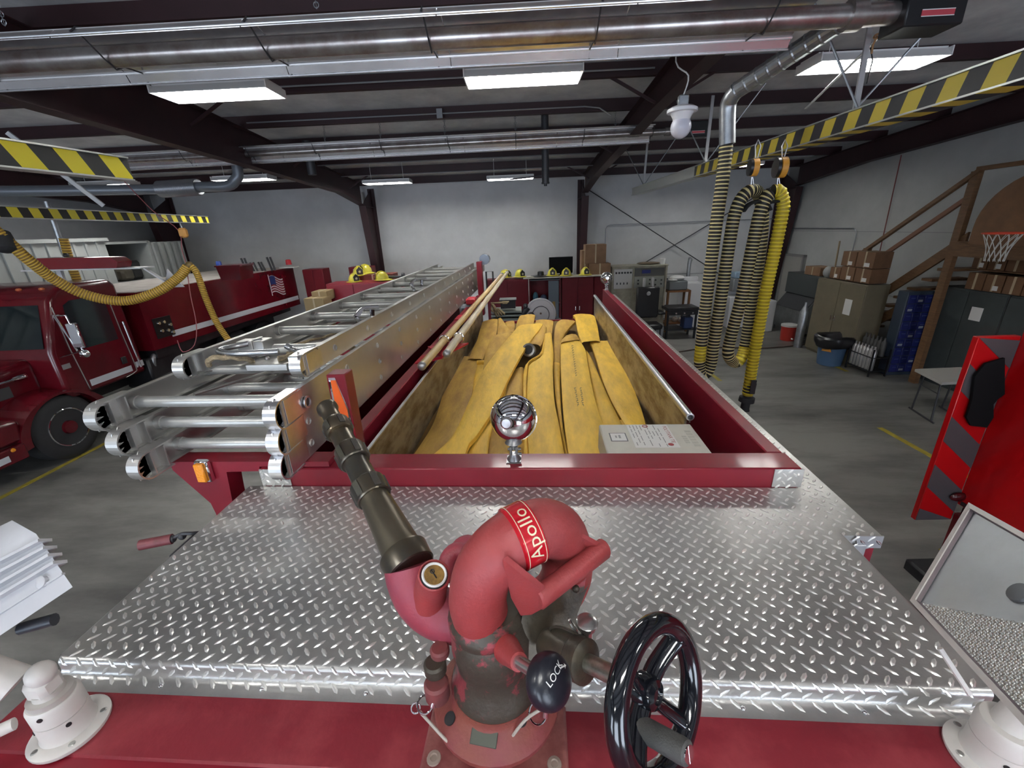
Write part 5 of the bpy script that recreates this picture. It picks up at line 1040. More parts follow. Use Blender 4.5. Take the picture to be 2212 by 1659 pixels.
# helmets
HY_ = mat('helmet_yellow', (.70, .62, .06), .3, 0, .2, 20, coat=.4); HBK = mat('helmet_black', (.02, .018, .018), .4)
def helmet(x, y, z, yaw, label, s=1.0):
    t = bthing('fire_helmet', label, 'helmet', x, y, z, 'yellow fire helmets'); M_ = Matrix.Translation((x, y, z))@Matrix.Rotation(yaw, 4, 'Z')@Matrix.Scale(s, 4)
    g = G(); g.ball((0, 0, .035), .125, 20, 12, (.88, 1.08, 1.15)); k0 = len(g.v); g.v = [(a, b_, max(c, .03)) for a, b_, c in g.v]
    for k in range(3): g.tube(sm([((k-1)*.05, -.12, .06), ((k-1)*.03, -.08, .16), ((k-1)*.015, 0, .185), ((k-1)*.03, .09, .15)]), .008, 6)
    g.xf(M_); bobj('shell', g, HY_, t)
    g = G(); vs = []; fs = []
    for k in range(24):
        a = 2*math.pi*k/24; c, s_ = math.cos(a), math.sin(a); r2 = .165+.05*max(0, s_)**2; vs += [(c*.108, s_*.13, .035), (c*r2*.92, s_*r2, .022-.012*max(0, s_)), (c*r2*.92, s_*r2, .014-.012*max(0, s_)), (c*.108, s_*.13, .02)]
    for k in range(24):
        q = (k+1) % 24
        for i in range(4): j = (i+1) % 4; fs.append((4*k+i, 4*q+i, 4*q+j, 4*k+j))
    g.add(vs, fs); g.xf(M_); bobj('brim', g, HY_, t)
    g = G(); g.prism([(-.055, -.140, .04), (.055, -.140, .04), (.06, -.128, .12), (0, -.118, .175), (-.06, -.128, .12)], (0, -.008, 0)); g.xf(M_); bobj('front_shield', g, HBK, t)
    g = G(); g.lathe((0, -.146, .085), (0, -1, .1), [(0, .024), (.003, .02)], 12); g.xf(M_); bobj('badge', g, mat('badge_gold', (.6, .55, .35), .3, .7), t)
def hel(px, py, Y, yaw, lab, s=1.0, dz=0): q = gy(px, py, Y); helmet(q[0], Y, max(q[2], 0)+dz, yaw, lab, s)
for px, yaw, lab in ((1091, .9, 'yellow helmet turned aside beside the tip of the pale wooden pole'), (1123, .5, 'second yellow helmet from the poles, on the left red locker'), (1193, 0, 'yellow helmet standing just in front of the black screen, left part'), (1223, -.1, 'helmet with reddish shield by the maroon column on the red lockers'), (1264, .1, 'yellow helmet under the stacked cartons at the right end of the lockers')):
    q = gy(px, 600, YL+.2); helmet(q[0], YL+.2, zl+(.031 if px < 1215 else .02), yaw, lab, 1.25)
q = gy(1168, 600, YL+.25); t = bthing('campaign_hat', 'flat dark round hat lying on the pale board between helmets', 'hat', q[0], YL+.25, zl+.03); g = G(); g.lathe((q[0], YL+.25, zl+.031), (0, 0, 1), [(0, .28), (.02, .30), (.03, .1), (.13, .09), (.14, .07)], 24); bobj('hat_body', g, BLACK, t)
q = gy(1150, 600, YL+.12); g = G(); g.lathe((q[0]-.05, YL+.1, zl+.031), (0, 0, 1), [(0, .1), (.015, .13), (.02, .05)], 20); one('small_plate', bg(g), mat('plate_beige', (.4, .37, .3), .5), 'small round dish on the pale board left of the flat hat', 'dish')
# television and cartons
q0 = gy(1186, 556, 12.85); q1 = gy(1237, 592, 12.85); t = bthing('television', 'black flat screen standing on the lockers left of the maroon column', 'television', (q0[0]+q1[0])/2, 12.85, zl+.03); g = G(); g.box(q0[0], q1[0], 12.84, 12.89, zl+.09, q0[2], .006); g.box((q0[0]+q1[0])/2-.18, (q0[0]+q1[0])/2+.18, 12.78, 12.95, zl+.031, zl+.045); g.box((q0[0]+q1[0])/2-.03, (q0[0]+q1[0])/2+.03, 12.86, 12.9, zl+.04, zl+.1); bobj('frame', g, mat('matt_black', (.008, .008, .009), .9, spec=.1), t)
g = G(); g.box(q0[0]+.015, q1[0]-.015, 12.834, 12.839, zl+.11, q0[2]-.02); bobj('screen', g, mat('matt_black', (0, 0, 0)), t)
def carton(x0, x1, y0, y1, z0, z1, label, group=None, face='Y', paper=True, m=CARD):
    t = bthing('carton', label, 'box', (x0+x1)/2, (y0+y1)/2, z0, group); g = G(); g.box(x0, x1, y0, y1, z0, z1, .006); bobj('box_body', g, m, t)
    g = G()
    if face == 'Y': g.box((x0+x1)/2-.02, (x0+x1)/2+.02, y0-.002, y0, z0+(z1-z0)*.0+.01, z1); g.box((x0+x1)/2-.02, (x0+x1)/2+.02, y0, y1, z1, z1+.002)
    else: g.box(x0-.002, x0, (y0+y1)/2-.02, (y0+y1)/2+.02, z0+.01, z1); g.box(x0, x1, (y0+y1)/2-.02, (y0+y1)/2+.02, z1, z1+.002)
    bobj('tape', g, CARDT, t)
    if paper:
        g = G()
        if face == 'Y': g.box(x0+(x1-x0)*.55, x0+(x1-x0)*.85, y0-.003, y0-.001, z0+.04, z0+.14)
        else: g.box(x0-.003, x0-.001, y0+(y1-y0)*.2, y0+(y1-y0)*.5, z0+.03, z0+.11)
        bobj('paper_label', g, PAPER, t)
    return t
yy = 12.8; CB = 'cartons by the maroon column'
carton(fx(1264, 560, yy), fx(1309, 560, yy), yy, yy+.4, zl+.33, fz(1285, 528, yy), 'brown carton topmost on the stack by the maroon column', CB, paper=False)
carton(fx(1272, 590, yy), fx(1318, 590, yy), yy-.05, yy+.35, zl+.02, zl+.325, 'open brown carton under the topmost one beside the grey test bench', CB, paper=False)
carton(fx(1256, 590, yy), fx(1271, 590, yy), yy+.05, yy+.4, zl+.021, zl+.70, 'tall narrow carton standing behind the stack by the maroon column', CB, paper=False)
# left lockers and boxes
xa = fx(652, 585, 13.4); xb = fx(704, 585, 13.4); cabinet('locker_cabinet', 'tall dark red locker with grey side, left group near the tanker tail', xa, xb-.12, 13.4, 13.95, fz(675, 582, 13.4), LOCK_)
xa = fx(703, 615, 11.6); xb = fx(880, 615, 11.6); cabinet('locker_cabinet', 'long low red locker row with three doors under the single helmets, left of the ladders', xa, xb, 11.6, 12.3, fz(760, 612, 11.6), mat('locker_bright_red', (.24, .010, .022), .4), 3)
xa = fx(752, 580, 13.6); xb = fx(800, 580, 13.6); cabinet('locker_cabinet', 'small dark red locker with white sticker behind the paired yellow helmets', xa, xb, 13.6, 14.1, fz(770, 577, 13.6), LOCK_, 1)
g = G(); g.box(xa+.15, xa+.42, 13.595, 13.599, fz(762, 582, 13.6)-.12, fz(762, 582, 13.6)); one('sticker', bg(g), PAPER, 'white sticker on the small dark red locker', 'sticker')
zt_ = fz(760, 612, 11.6); carton(fx(762, 600, 12.4), fx(850, 600, 12.4), 12.35, 12.9, 0, fz(780, 594, 12.4), 'reddish long crate carrying the paired helmets behind the low red lockers', None, m=mat('crate_red', (.16, .03, .02), .6), paper=False)
hel(776, 596, 12.5, .5, 'yellow helmet on the crate, left of a touching pair', 1.5, .0); hel(791, 592, 12.7, -.4, 'yellow helmet on the crate, right of a touching pair', 1.5, .0)
hel(766, 610, 11.9, .7, 'yellow helmet alone on the long low red locker, nearest the tanker', 1.35); hel(826, 606, 11.9, -1.2, 'yellow helmet on the low locker close to the ladder rail', 1.35)
g = G(); a = gy(832, 598, 12.1); b_ = gy(870, 598, 12.1); g.tube([(a[0], 12.1, a[2]), (b_[0], 12.1, b_[2])], .035, 10); g.tube([(a[0]-.05, 12.1, a[2]), (a[0]+.02, 12.1, a[2])], .09, 14); g.tube([(b_[0]-.02, 12.1, b_[2]+.02), (b_[0]+.05, 12.1, b_[2]+.02)], .09, 14); one('steel_bar_weight', bg(g), DARK, 'dark bar with round ends lying behind the left ladder rail', 'bar')
for k, (px, py, w_, lab) in enumerate(((678, 655, .5, 'flattened brown cartons on the floor pile behind the tanker tail'), (690, 640, .4, 'open brown carton on top of the pile behind the tanker tail'))):
    q = gy(px, py, 10.8+k*.3); carton(q[0]-w_/2, q[0]+w_/2, 10.8+k*.3, 11.3+k*.3, q[2]-.12-(.6 if k == 0 else 0), q[2]+.12, lab, 'cartons by the tanker tail', m=mat('carton_olive', (.30, .22, .11), .8), paper=False)
# test bench: cream control cabinet
CREAM = mat('bench_cream', (.40, .38, .30), .5, 0, .3, 5, (.28, .26, .2))
Yd = 12.9; x0, xm, x1 = fx(1322, 600, Yd), fx(1368, 600, Yd), fx(1440, 600, Yd); zt_ = fz(1380, 576, Yd)
t = bthing('test_bench', 'cream control cabinet with dials and knobs, right of the red lockers', 'control cabinet', (x0+x1)/2, Yd+.3)
g = G(); g.box(x0, x1, Yd+.03, Yd+.6, .05, zt_); g.box(x0-.02, x1+.02, Yd-.03, Yd+.62, zt_, zt_+.03); g.box(x0, x0+.04, Yd, Yd+.04, .05, zt_); g.box(x1-.05, x1, Yd-.02, Yd+.04, .05, zt_); g.box(xm-.02, xm+.02, Yd, Yd+.04, .05, zt_); g.box(x0, x1, Yd, Yd+.04, zt_-.72, zt_-.68); bobj('cabinet_body', g, CREAM, t)
g = G(); g.box(x0+.06, xm-.03, Yd+.0, Yd+.03, zt_-.62, zt_-.06); bobj('meter_panel', g, mat('panel_silver', (.5, .5, .48), .3, .5), t)
g = G(); g.box(xm+.04, x1-.07, Yd+.0, Yd+.03, zt_-.62, zt_-.3); bobj('knob_panel', g, mat('panel_grey', (.30, .31, .28), .4, .3), t)
g = G(); g.box(xm+.04, x1-.07, Yd+.02, Yd+.031, zt_-.28, zt_-.05); bobj('upper_panel', g, mat('panel_dark', (.10, .10, .095), .5), t)
g = G(); g.box(xm+.25, xm+.5, Yd+.01, Yd+.02, zt_-.2, zt_-.1); bobj('blue_tag', g, mat('tag_blue', (.02, .03, .18), .5), t)
for k in range(6): g = G(); g.lathe((x0+.12+k*.085, Yd, zt_-.16), (0, -1, 0), [(0, .03), (.02, .028)], 12); bobj('dial', g, BLACK, t)
rnd = random.Random(4)
for k in range(11): g = G(); g.lathe((xm+.15+(k % 6)*.17, Yd, zt_-.38-(k//6)*.14+rnd.uniform(-.03, .03)), (0, -1, 0), [(0, .025), (.03, .02)], 10); bobj('knob', g, BLACK, t)
for k in range(4): g = G(); g.box(x0+.14+k*.1, x0+.17+k*.1, Yd-.01, Yd, zt_-.5, zt_-.44); bobj('switch', g, BLACK, t)
for z0_, z1_, m_ in ((zt_-1.0, zt_-.86, mat('sticker_red', (.3, .05, .05), .6)),): g = G(); g.box(x0+.1, x0+.2, Yd-.004, Yd, z0_, z1_); g.box(x0+.26, x0+.38, Yd-.004, Yd, z0_-.12, z0_-.05); bobj('red_sticker', g, m_, t)
q = gy(1431, 565, Yd+.2); g = G(); g.lathe((q[0], Yd+.2, zt_+.031), (0, 0, 1), [(0, .07), (.16, .085), (.165, .08)], 16); one('white_cup', bg(g), PAPER, 'white tub on top of the cream control cabinet', 'tub')
g = G(); g.ball(((xm+x1)/2, Yd+.25, zt_+.07), .04, 12, 6, (9, 4, 1)); one('folded_cloth', bg(g), mat('cloth_brown', (.12, .09, .06), .9), 'brown folded cloth on top of the cream control cabinet', 'cloth')
# black chair in front of bench
q = gy(1396, 690, 12.3); t = bthing('black_chair', 'black high-backed padded chair in front of the cream control cabinet', 'chair', q[0], 12.2); w_ = .32
zb_ = fz(1396, 620, 12.3); g = G(); g.box(q[0]-w_, q[0]+w_, 12.25, 12.4, .7, zb_, .04); bobj('backrest', g, BLACK, t)
g = G(); g.box(q[0]-w_, q[0]+w_, 11.75, 12.3, .45, .6, .04); bobj('seat', g, BLACK, t)
for sx in (-1, 1):
    g = G(); g.box(q[0]+sx*.12-.03, q[0]+sx*.12+.03, 12.3, 12.4, zb_, zb_+.25, .01); bobj('headrest_post', g, mat('clear_plastic', (.5, .5, .5), .3), t)
    for y in (11.8, 12.25): g = G(); g.tube([(q[0]+sx*.28, y, 0), (q[0]+sx*.26, y, .46)], .02, 8); bobj('leg', g, BLACK, t)
g = G(); g.lathe((q[0], 12.249, zb_-.18), (0, -1, 0), [(0, .06), (.01, .05)], 14); bobj('crest', g, mat('crest_grey', (.4, .4, .42), .4), t)
q = gy(1348, 668, 12.3); g = G(); g.lathe((q[0], 12.4, .62), (0, 0, 1), [(0, .13), (.3, .16), (.31, .15)], 18); g.box(q[0]-.16, q[0]+.16, 12.25, 12.55, 0, .61); one('blue_pail', bg(g), mat('pail_blue', (.02, .06, .30), .4), 'blue pail on a stand before the cream cabinet', 'pail')
# side table, tubs, washer, grill
q = gy(1440, 655, 13.3); t = bthing('side_table', 'orange-brown open wooden stand between the bench and the washer', 'stand', q[0]+.3, 13.5); xx = q[0]; g = G(); z_ = fz(1460, 628, 13.3)
g.box(xx, xx+.72, 13.3, 13.8, z_-.05, z_); g.box(xx, xx+.06, 13.3, 13.36, 0, z_); g.box(xx+.66, xx+.72, 13.3, 13.36, 0, z_); g.box(xx, xx+.06, 13.74, 13.8, 0, z_); g.box(xx+.66, xx+.72, 13.74, 13.8, 0, z_); g.box(xx, xx+.72, 13.3, 13.8, .25, .29); bobj('frame', g, mat('stand_wood', (.17, .07, .02), .6), t)
g = G(); g.box(xx+.05, xx+.62, 13.35, 13.75, z_+.002, z_+.28, .03); one('storage_tub', bg(g), mat('tub_grey', (.13, .14, .15), .5), 'dark grey tub on the wooden stand', 'tub')
g = G(); g.ball((xx+.32, 13.5, z_+.36), .1, 12, 8, (2.4, 1.6, .9)); g.ball((xx+.2, 13.45, z_+.31), .08, 10, 6, (2, 1.5, .5)); one('white_towel', bg(g), mat('towel_white', (.62, .62, .62), .9), 'crumpled white towel on the grey tub', 'towel')
g = G(); g.ball((xx+.35, 13.45, .38), .09, 10, 8); g.ball((xx+.5, 13.42, .37), .07, 10, 8); one('balled_rags', bg(g), mat('rag_mixed', (.3, .25, .22), .9), 'small light rags on the lower shelf of the wooden stand', 'rags')
def washer(x0, x1, y0, z1, label, m, back=.14):
    t = bthing('washing_machine', label, 'washing machine', (x0+x1)/2, y0+.33); g = G(); g.box(x0, x1, y0, y0+.66, .02, z1, .015); bobj('body', g, m, t); g = G(); g.box(x0, x1, y0+.5, y0+.66, z1, z1+back, .02); bobj('control_panel', g, m, t); g = G(); g.box(x0+.08, x1-.08, y0+.06, y0+.46, z1, z1+.01, .003); bobj('lid', g, m, t)
xx = fx(1480, 640, 13.7); washer(xx, fx(1518, 640, 13.7), 13.7, fz(1495, 612, 13.7), 'white washing machine below the steel flue, right of the wooden stand', mat('enamel_white', (.58, .58, .60), .35))
g = G(); q = gy(1487, 590, 14.6); g.tube(sm([(q[0], 14.6, .9), (q[0], 14.6, 1.95), (q[0]+.05, 14.65, 2.08), (q[0]+.12, 14.9, 2.1)]), .06, 12); one('flue_pipe', bg(g), STEEL, 'silver flue pipe rising behind the white washing machine', 'pipe')
xx = fx(1575, 640, 13.6); washer(xx, xx+.62, 13.5, 1.0, 'white machine seen between the striped hose columns', mat('enamel_white', (.58, .58, .60)))
g = G(); g.box(xx+.08, xx+.55, 13.6, 14.0, 1.15, 1.55, .02); one('grey_case', bg(g), mat('case_grey', (.18, .19, .2), .5), 'grey case on the white machine between the hose columns', 'case')
g = G(); g.box(xx+.12, xx+.5, 13.62, 13.98, 1.56, 1.74, .02); one('blue_white_pack', bg(g), mat('pack_blue', (.25, .35, .45), .6), 'blue and white pack on top of the grey case', 'pack')
xx = fx(1652, 690, 12.9); g = G(); g.box(xx, xx+.28, 12.9, 13.4, 0, .95, .02); one('white_cupboard', bg(g), mat('enamel_white', (.58, .58, .60)), 'low white cupboard partly hidden by the yellow hose, left of the ice machine', 'cupboard')
t = bthing('griddle', 'black flat-top griddle on legs with four knobs and side shelf', 'griddle', 4.95, 12.6); xg0, xg1 = fx(1443, 655, 12.4), fx(1512, 655, 12.4)
g = G(); g.box(xg0, xg1, 12.4, 13.0, .84, .93, .01); g.box(xg0+.03, xg1-.03, 12.38, 12.42, .72, .84); bobj('top', g, BLACK, t); g = G(); g.box(xg0-.35, xg0-.02, 12.45, 12.95, .74, .80, .02); bobj('side_shelf', g, BLACK, t)
for k in range(4): g = G(); g.lathe((xg0+.25+k*.24, 12.38, .78), (0, -1, 0), [(0, .03), (.03, .025)], 12); bobj('knob', g, CHROME, t)
for x in (xg0+.05, xg1-.05):
    for y in (12.45, 12.95): g = G(); g.box(x-.025, x+.025, y-.025, y+.025, 0, .84); bobj('leg', g, BLACK, t)
g = G(); g.box(xg0, xg1, 12.45, 12.95, .25, .28); bobj('lower_shelf', g, BLACK, t)
g = G(); g.lathe((xg0-.22, 12.45, 0), (0, 0, 1), [(0, .15), (.36, .17), (.37, .16)], 18); g.torus((xg0-.22, 12.45, .36), (0, 1, .4), .16, .006, 20, 5); one('white_bucket', bg(g), mat('bucket_white', (.4, .42, .45), .4), 'white bucket standing below the griddle side shelf', 'bucket')
g = G(); g.box(xg1-.35, xg1-.1, 12.5, 12.85, .281, .62, .02); one('blue_bin', bg(g), mat('bin_navy', (.02, .04, .12), .5), 'small navy bin on the lower shelf of the griddle', 'bin')
g = G(); g.tube(sm([(4.2, 11.0, .02), (5.2, 11.3, .02), (6.6, 11.1, .02), (8.0, 11.4, .02)]), .018, 8); one('floor_hose', bg(g), mat('hose_brown', (.06, .04, .03), .7), 'thin dark hose lying across the floor before the griddle', 'hose')
# ---- right wall side ----
SS = mat('dull_stainless', (.23, .24, .24), .35, .7, .3, 3, (.16, .16, .165))
XI = 8.0
t = bthing('ice_machine', 'stainless ice machine with sloping bin front and dark upper unit', 'ice machine', XI+.4, 12.3); ya, yb = 12.02, 13.5
g = G(); g.prism([(XI, ya, .12), (XI, ya, .72), (XI+.28, ya, 1.12), (XI+.8, ya, 1.12), (XI+.8, ya, .12)], (0, yb-ya, 0)); bobj('bin', g, SS, t)
g = G(); g.prism([(XI-.004, ya+.05, .74), (XI+.275, ya+.05, 1.115), (XI+.265, ya+.05, 1.125), (XI-.015, ya+.05, .75)], (0, yb-ya-.1, 0)); bobj('bin_door', g, DARK, t)
g = G(); g.box(XI+.22, XI+.8, ya, yb, 1.125, 1.72, .01); bobj('upper_unit', g, mat('unit_dark', (.09, .1, .1), .35, .5), t); g = G()
for x in (XI+.06, XI+.74):
    for y in (ya+.06, yb-.06): g.tube([(x, y, 0), (x, y, .12)], .025, 8)
bobj('feet', g, DARK, t)
carton(XI+.25, XI+.7, ya+.1, ya+.75, 1.722, 1.95, 'open carton with plastic on top of the ice machine', None, 'X', False)
t = bthing('mop_bucket', 'orange-yellow mop bucket on the floor beside the red drink cooler', 'bucket', 7.75, 11.5); g = G(); q = gz(1722, 718, 0); g.lathe((q[0]+.15, q[1]+.1, .06), (0, 0, 1), [(0, .17), (.3, .22), (.32, .24), (.31, .2)], 18); bobj('pail', g, mat('pail_amber', (.55, .30, .02), .5), t); g = G(); g.box(q[0]+.05, q[0]+.33, q[1]-.15, q[1]+.05, .25, .5, .03); bobj('wringer', g, mat('pail_amber', (.55, .30, .02)), t)
q = gz(1709, 738, 0); t = bthing('drink_cooler', 'round red drink cooler with white lid on the floor', 'cooler', q[0], q[1]+.2); c = (q[0], q[1]+.2); g = G(); g.lathe((*c, 0), (0, 0, 1), [(0, .17), (.02, .18), (.40, .20)], 22); bobj('body', g, mat('cooler_red', (.42, .03, .02), .45), t); g = G(); g.lathe((*c, .40), (0, 0, 1), [(0, .21), (.05, .21), (.06, .18)], 22); bobj('lid', g, mat('cooler_lid', (.6, .6, .58), .5), t); g = G(); g.tube([(c[0], c[1]-.19, .08), (c[0], c[1]-.24, .08)], .02, 8); bobj('tap', g, PAPER, t)
g = G(); q = gz(1742, 742, 0); g.lathe((q[0]-.05, q[1], 0), (0, 0, 1), [(0, .1), (.14, .1)], 14); one('black_can', bg(g), BLACK, 'short black can on the floor between cooler and tan cabinet', 'can')
# gas cylinder by the cabinet
g = G(); g.lathe((7.4, 11.15, 0), (0, 0, 1), [(0, .10), (.95, .10), (1.05, .06), (1.12, .03), (1.2, .03)], 16); one('gas_cylinder', bg(g), STEEL, 'slim steel cylinder standing against the left side of the tan cabinet', 'cylinder')
TAN = mat('cabinet_tan', (.17, .145, .095), .5, 0, .2, 2)
t = cabinet('tan_cabinet', 'tall tan two-door steel cabinet with a taped notice and cartons on top', 7.50, 7.99, 9.42, 11.0, 1.84, TAN, 2, face='X')
g = G(); g.box(7.472, 7.478, 9.72, 9.94, 1.13, 1.48); o = bobj('paper_notice', g, PAPER, t); o['label'] = 'white paper notice'
k = 0; CT = 'cartons on the tan cabinet'
for y0_, y1_, z0_, z1_, lab in ((9.47, 9.92, 1.862, 2.17, 'lower row carton nearest the stairs on the tan cabinet'), (9.94, 10.37, 1.862, 2.17, 'lower row middle carton on the tan cabinet'), (10.39, 10.72, 1.862, 2.12, 'small lower carton at the left end on the tan cabinet'), (9.47, 9.97, 2.18, 2.52, 'upper carton nearest the stairs on the tan cabinet'), (9.99, 10.42, 2.18, 2.5, 'upper carton farther left on the tan cabinet')):
    carton(7.54, 7.92, y0_, y1_, z0_, z1_, lab, CT, 'X', True, mat('carton_brown_dark', (.17, .085, .04), .8, 0, .3, 3))
g = G(); g.tube([(7.70, 10.80, 1.85), (7.74, 10.9, 2.7)], .018, 8); one('wooden_stick', bg(g), mat('stick', (.3, .22, .13), .7), 'thin wooden stick upright behind the cartons on the tan cabinet', 'stick')
g = G(); g.ball((7.65, 10.87, 1.98), .16, 12, 8, (1, .8, 1)); one('plastic_bag', bg(g), mat('bag_clear', (.32, .33, .32), .35), 'crumpled clear bag at the left end of the tan cabinet top', 'bag')
# bin
q = gz(1800, 787, 0); t = bthing('rubbish_bin', 'blue round bin with black liner folded over its rim', 'bin', q[0], q[1]+.25); c = (q[0]-.08, q[1]+.05); g = G(); g.lathe((*c, 0), (0, 0, 1), [(0, .23), (.01, .24), (.55, .29)], 26); bobj('barrel', g, mat('bin_blue', (.06, .12, .22), .5), t)
g = G(); rnd = random.Random(8); n = 26; vs = []; 
for (h, r) in ((.42, .30), (.46, .36), (.56, .40), (.66, .39), (.70, .34), (.66, .28), (.45, .24)):
    for k in range(n): a = 2*math.pi*k/n; rr = r*(1+.05*math.sin(5*a+h*9)+rnd.uniform(-.015, .015)); vs.append((c[0]+rr*math.cos(a), c[1]+rr*math.sin(a), h+.02*math.sin(3*a)))
g.add(vs, [(i*n+k, i*n+(k+1) % n, (i+1)*n+(k+1) % n, (i+1)*n+k) for i in range(6) for k in range(n)]+[tuple(6*n+k for k in range(n))]); bobj('liner', g, mat('liner_black', (.012, .012, .014), .3), t)
g = G(); v = Vector((-.82, -.57, 0)); g.prism([tuple(Vector((*c, 0))+v*.285+Vector((-v.y, v.x, 0))*a+Vector((0, 0, h))) for a, h in ((-.10, .36), (.10, .36), (.06, .47), (-.06, .47))], tuple(v*.01)); bobj('orange_tag', g, mat('tag_orange', (.5, .22, .03), .6), t)
# rack of air cylinders
t = bthing('cylinder_rack', 'dark low rack of silver air cylinders between the blue bin and the navy cabinet', 'rack', 7.6, 9.0); xa, y0_, y1_ = 7.95, 8.62, 9.25
xa = 7.42; g = G()
for z in (.12, .42): g.box(xa-.02, xa+.35, 8.72, 9.38, z-.012, z)
for y in (8.72, 9.38): g.box(xa-.02, xa, y-.015, y+.015, 0, .6); g.box(xa+.33, xa+.35, y-.015, y+.015, 0, .6)
bobj('frame', g, BLACK, t)
for k in range(7): y = 8.78+k*.09; g = G(); g.lathe((xa+.05, y, .125), (.0, 0, 1), [(0, .045), (.02, .052), (.40, .052), (.46, .03), (.47, .018), (.52, .018)], 14); one('air_cylinder', bg(g), mat('cylinder_silver', (.5, .5, .5), .3, .7), ('silver air cylinder, number one counted from the stairs side', 'silver air cylinder next to the one nearest the blue cabinet', 'silver air cylinder third from the blue cabinet', 'silver air cylinder in the middle of the low rack', 'silver air cylinder third from the bin', 'silver air cylinder second from the bin', 'silver air cylinder nearest the blue bin')[k], 'cylinder', 'air cylinders in the low rack')
for k in range(6): y = 8.80+k*.10; g = G(); g.lathe((xa+.22, y, .43), (0, 0, 1), [(0, .05), (.3, .05), (.34, .02), (.4, .02)], 10); one('mask_set', bg(g), mat('mask_dark', (.05, .05, .05), .5), ('dark bottle at the stairs end of the upper rack row', 'second dark bottle from the stairs end, upper rack row', 'third dark bottle from the stairs end, upper rack row', 'third dark bottle from the bin end, upper rack row', 'second dark bottle from the bin end, upper rack row', 'dark bottle at the bin end of the upper rack row')[k], 'bottle', 'dark bottles in the upper row of the rack')
# blue drawer cabinet
BLU = mat('parts_blue', (.012, .018, .12), .4); yb_ = 8.78
t = bthing('parts_cabinet', 'tall navy parts cabinet with rows of drawers under the stairs', 'cabinet', 8.1, yb_+.12); g = G(); g.box(7.84, 8.36, yb_, yb_+.25, 0, 1.78, .01); bobj('body', g, mat('cabinet_slate', (.03, .045, .07), .5), t)
for r in range(9):
    for cI in range(3):
        g = G(); x = 7.86+cI*.162; z = .08+r*.183; g.box(x, x+.152, yb_-.02, yb_, z, z+.17, .006); dr = bobj('drawer', g, BLU, t)
        g = G(); g.box(x+.04, x+.12, yb_-.032, yb_-.02, z+.10, z+.115); bobj('drawer_pull', g, mat('pull_blue', (.05, .07, .2), .3), dr)
        if (r*3+cI) % 4 == 1: g = G(); g.box(x+.03, x+.12, yb_-.024, yb_-.0205, z+.03, z+.075); bobj('drawer_label', g, mat('label_pale', (.3, .32, .36), .5), dr)
# green-grey cabinets along the side
GG = mat('cabinet_green_grey', (.045, .056, .058), .55, 0, .25, 2)
c1 = cabinet('storage_cabinet', 'dark green-grey steel cabinet behind the wooden post with a white notice', 8.32, 8.8, 7.4, 8.72, 1.90, GG, 2, face='X', hand=False)
g = G(); g.box(8.29, 8.3, 7.72, 7.92, 1.38, 1.62); o = bobj('white_notice', g, PAPER, c1); o['label'] = 'white sheet of paper'
cabinet('storage_cabinet', 'second dark green-grey steel cabinet, nearer, beside the red truck door', 8.32, 8.8, 6.0, 7.38, 1.90, GG, 2, face='X', hand=False)
rnd = random.Random(11); CM = 'cartons under the landing'
nm = ('at the left end by the post', 'second from the post', 'third from the post', 'fourth from the post', 'fifth from the post', 'sixth from the post', 'seventh from the post')
for r in range(2):
    y = 8.22
    for c_ in range(7):
        w_ = rnd.uniform(.26, .36); h = rnd.uniform(.26, .33); z = 1.905+r*.37
        carton(8.34, 8.72, y-w_, y, z, z+h, ('lower' if r == 0 else 'upper')+' row carton under the landing, '+nm[c_], CM, 'X', rnd.random() < .6, mat('carton_brown_dark', (.17, .085, .04), .8)); y -= w_+.02
g = G(); g.box(8.3, 8.78, 5.9, 8.24, 2.255, 2.272); one('shelf_plank', bg(g), WOOD, 'plank between the two rows of cartons under the landing', 'plank')
# stairs and landing
st_ = bthing('wooden_stairs', 'open brown wooden stairs rising to a landing with a handrail, at the right', 'stairs', 8.4, 10.0)
def SY(y): return 2.80-(y-8.3)*.80
g = G(); g.prism([(8.10, 9.1, SY(9.1)-.62), (8.10, 11.1, SY(11.1)-.5), (8.10, 10.9, 0), (8.10, 9.1, SY(9.1)-.86)], (.04, 0, 0)); bobj('carriage_board', g, WOOD, st_)
for nm_, x in (('stringer', 8.02),):
    g = G(); g.prism([(x, 8.15, SY(8.15)), (x, 11.75, SY(11.75)), (x, 11.95, -0), (x, 11.55, 0), (x, 8.15, SY(8.15)-.24)], (.045, 0, 0)); bobj(nm_, g, WOOD, st_)
for k in range(11):
    y = 8.45+k*.27; z = SY(y)-.42; g = G(); g.box(8.065, 8.78, y-.11, y+.12, max(z-.05, .01), max(z, .06)); bobj('tread', g, WOOD, st_)
for (y, z0_, z1_) in ((8.32, 0, 3.92), (10.35, 0, 2.55)):
    g = G(); g.box(7.98, 8.07, y-.07, y+.07, z0_, z1_); bobj('post', g, WOOD, st_)
g = G(); g.bar((8.0, 8.25, 3.93), (8.0, 10.6, 2.35), .07, .07, (0, 0, 1)); bobj('handrail', g, WOOD, st_)
g = G(); g.bar((8.03, 8.35, 3.5), (8.03, 10.5, 1.98), .05, .08, (0, 0, 1)); bobj('mid_rail', g, mat('rail_redwood', (.20, .09, .05), .6), st_)
g = G(); g.bar((8.0, 8.3, 3.95), (8.0, 5.4, 3.98), .07, .07); bobj('handrail', g, WOOD, st_)
g = G(); g.box(7.98, 8.84, 4.6, 8.25, 2.72, 2.76); g.box(7.98, 8.03, 4.6, 8.25, 2.5, 2.75); bobj('landing', g, WOOD, st_)
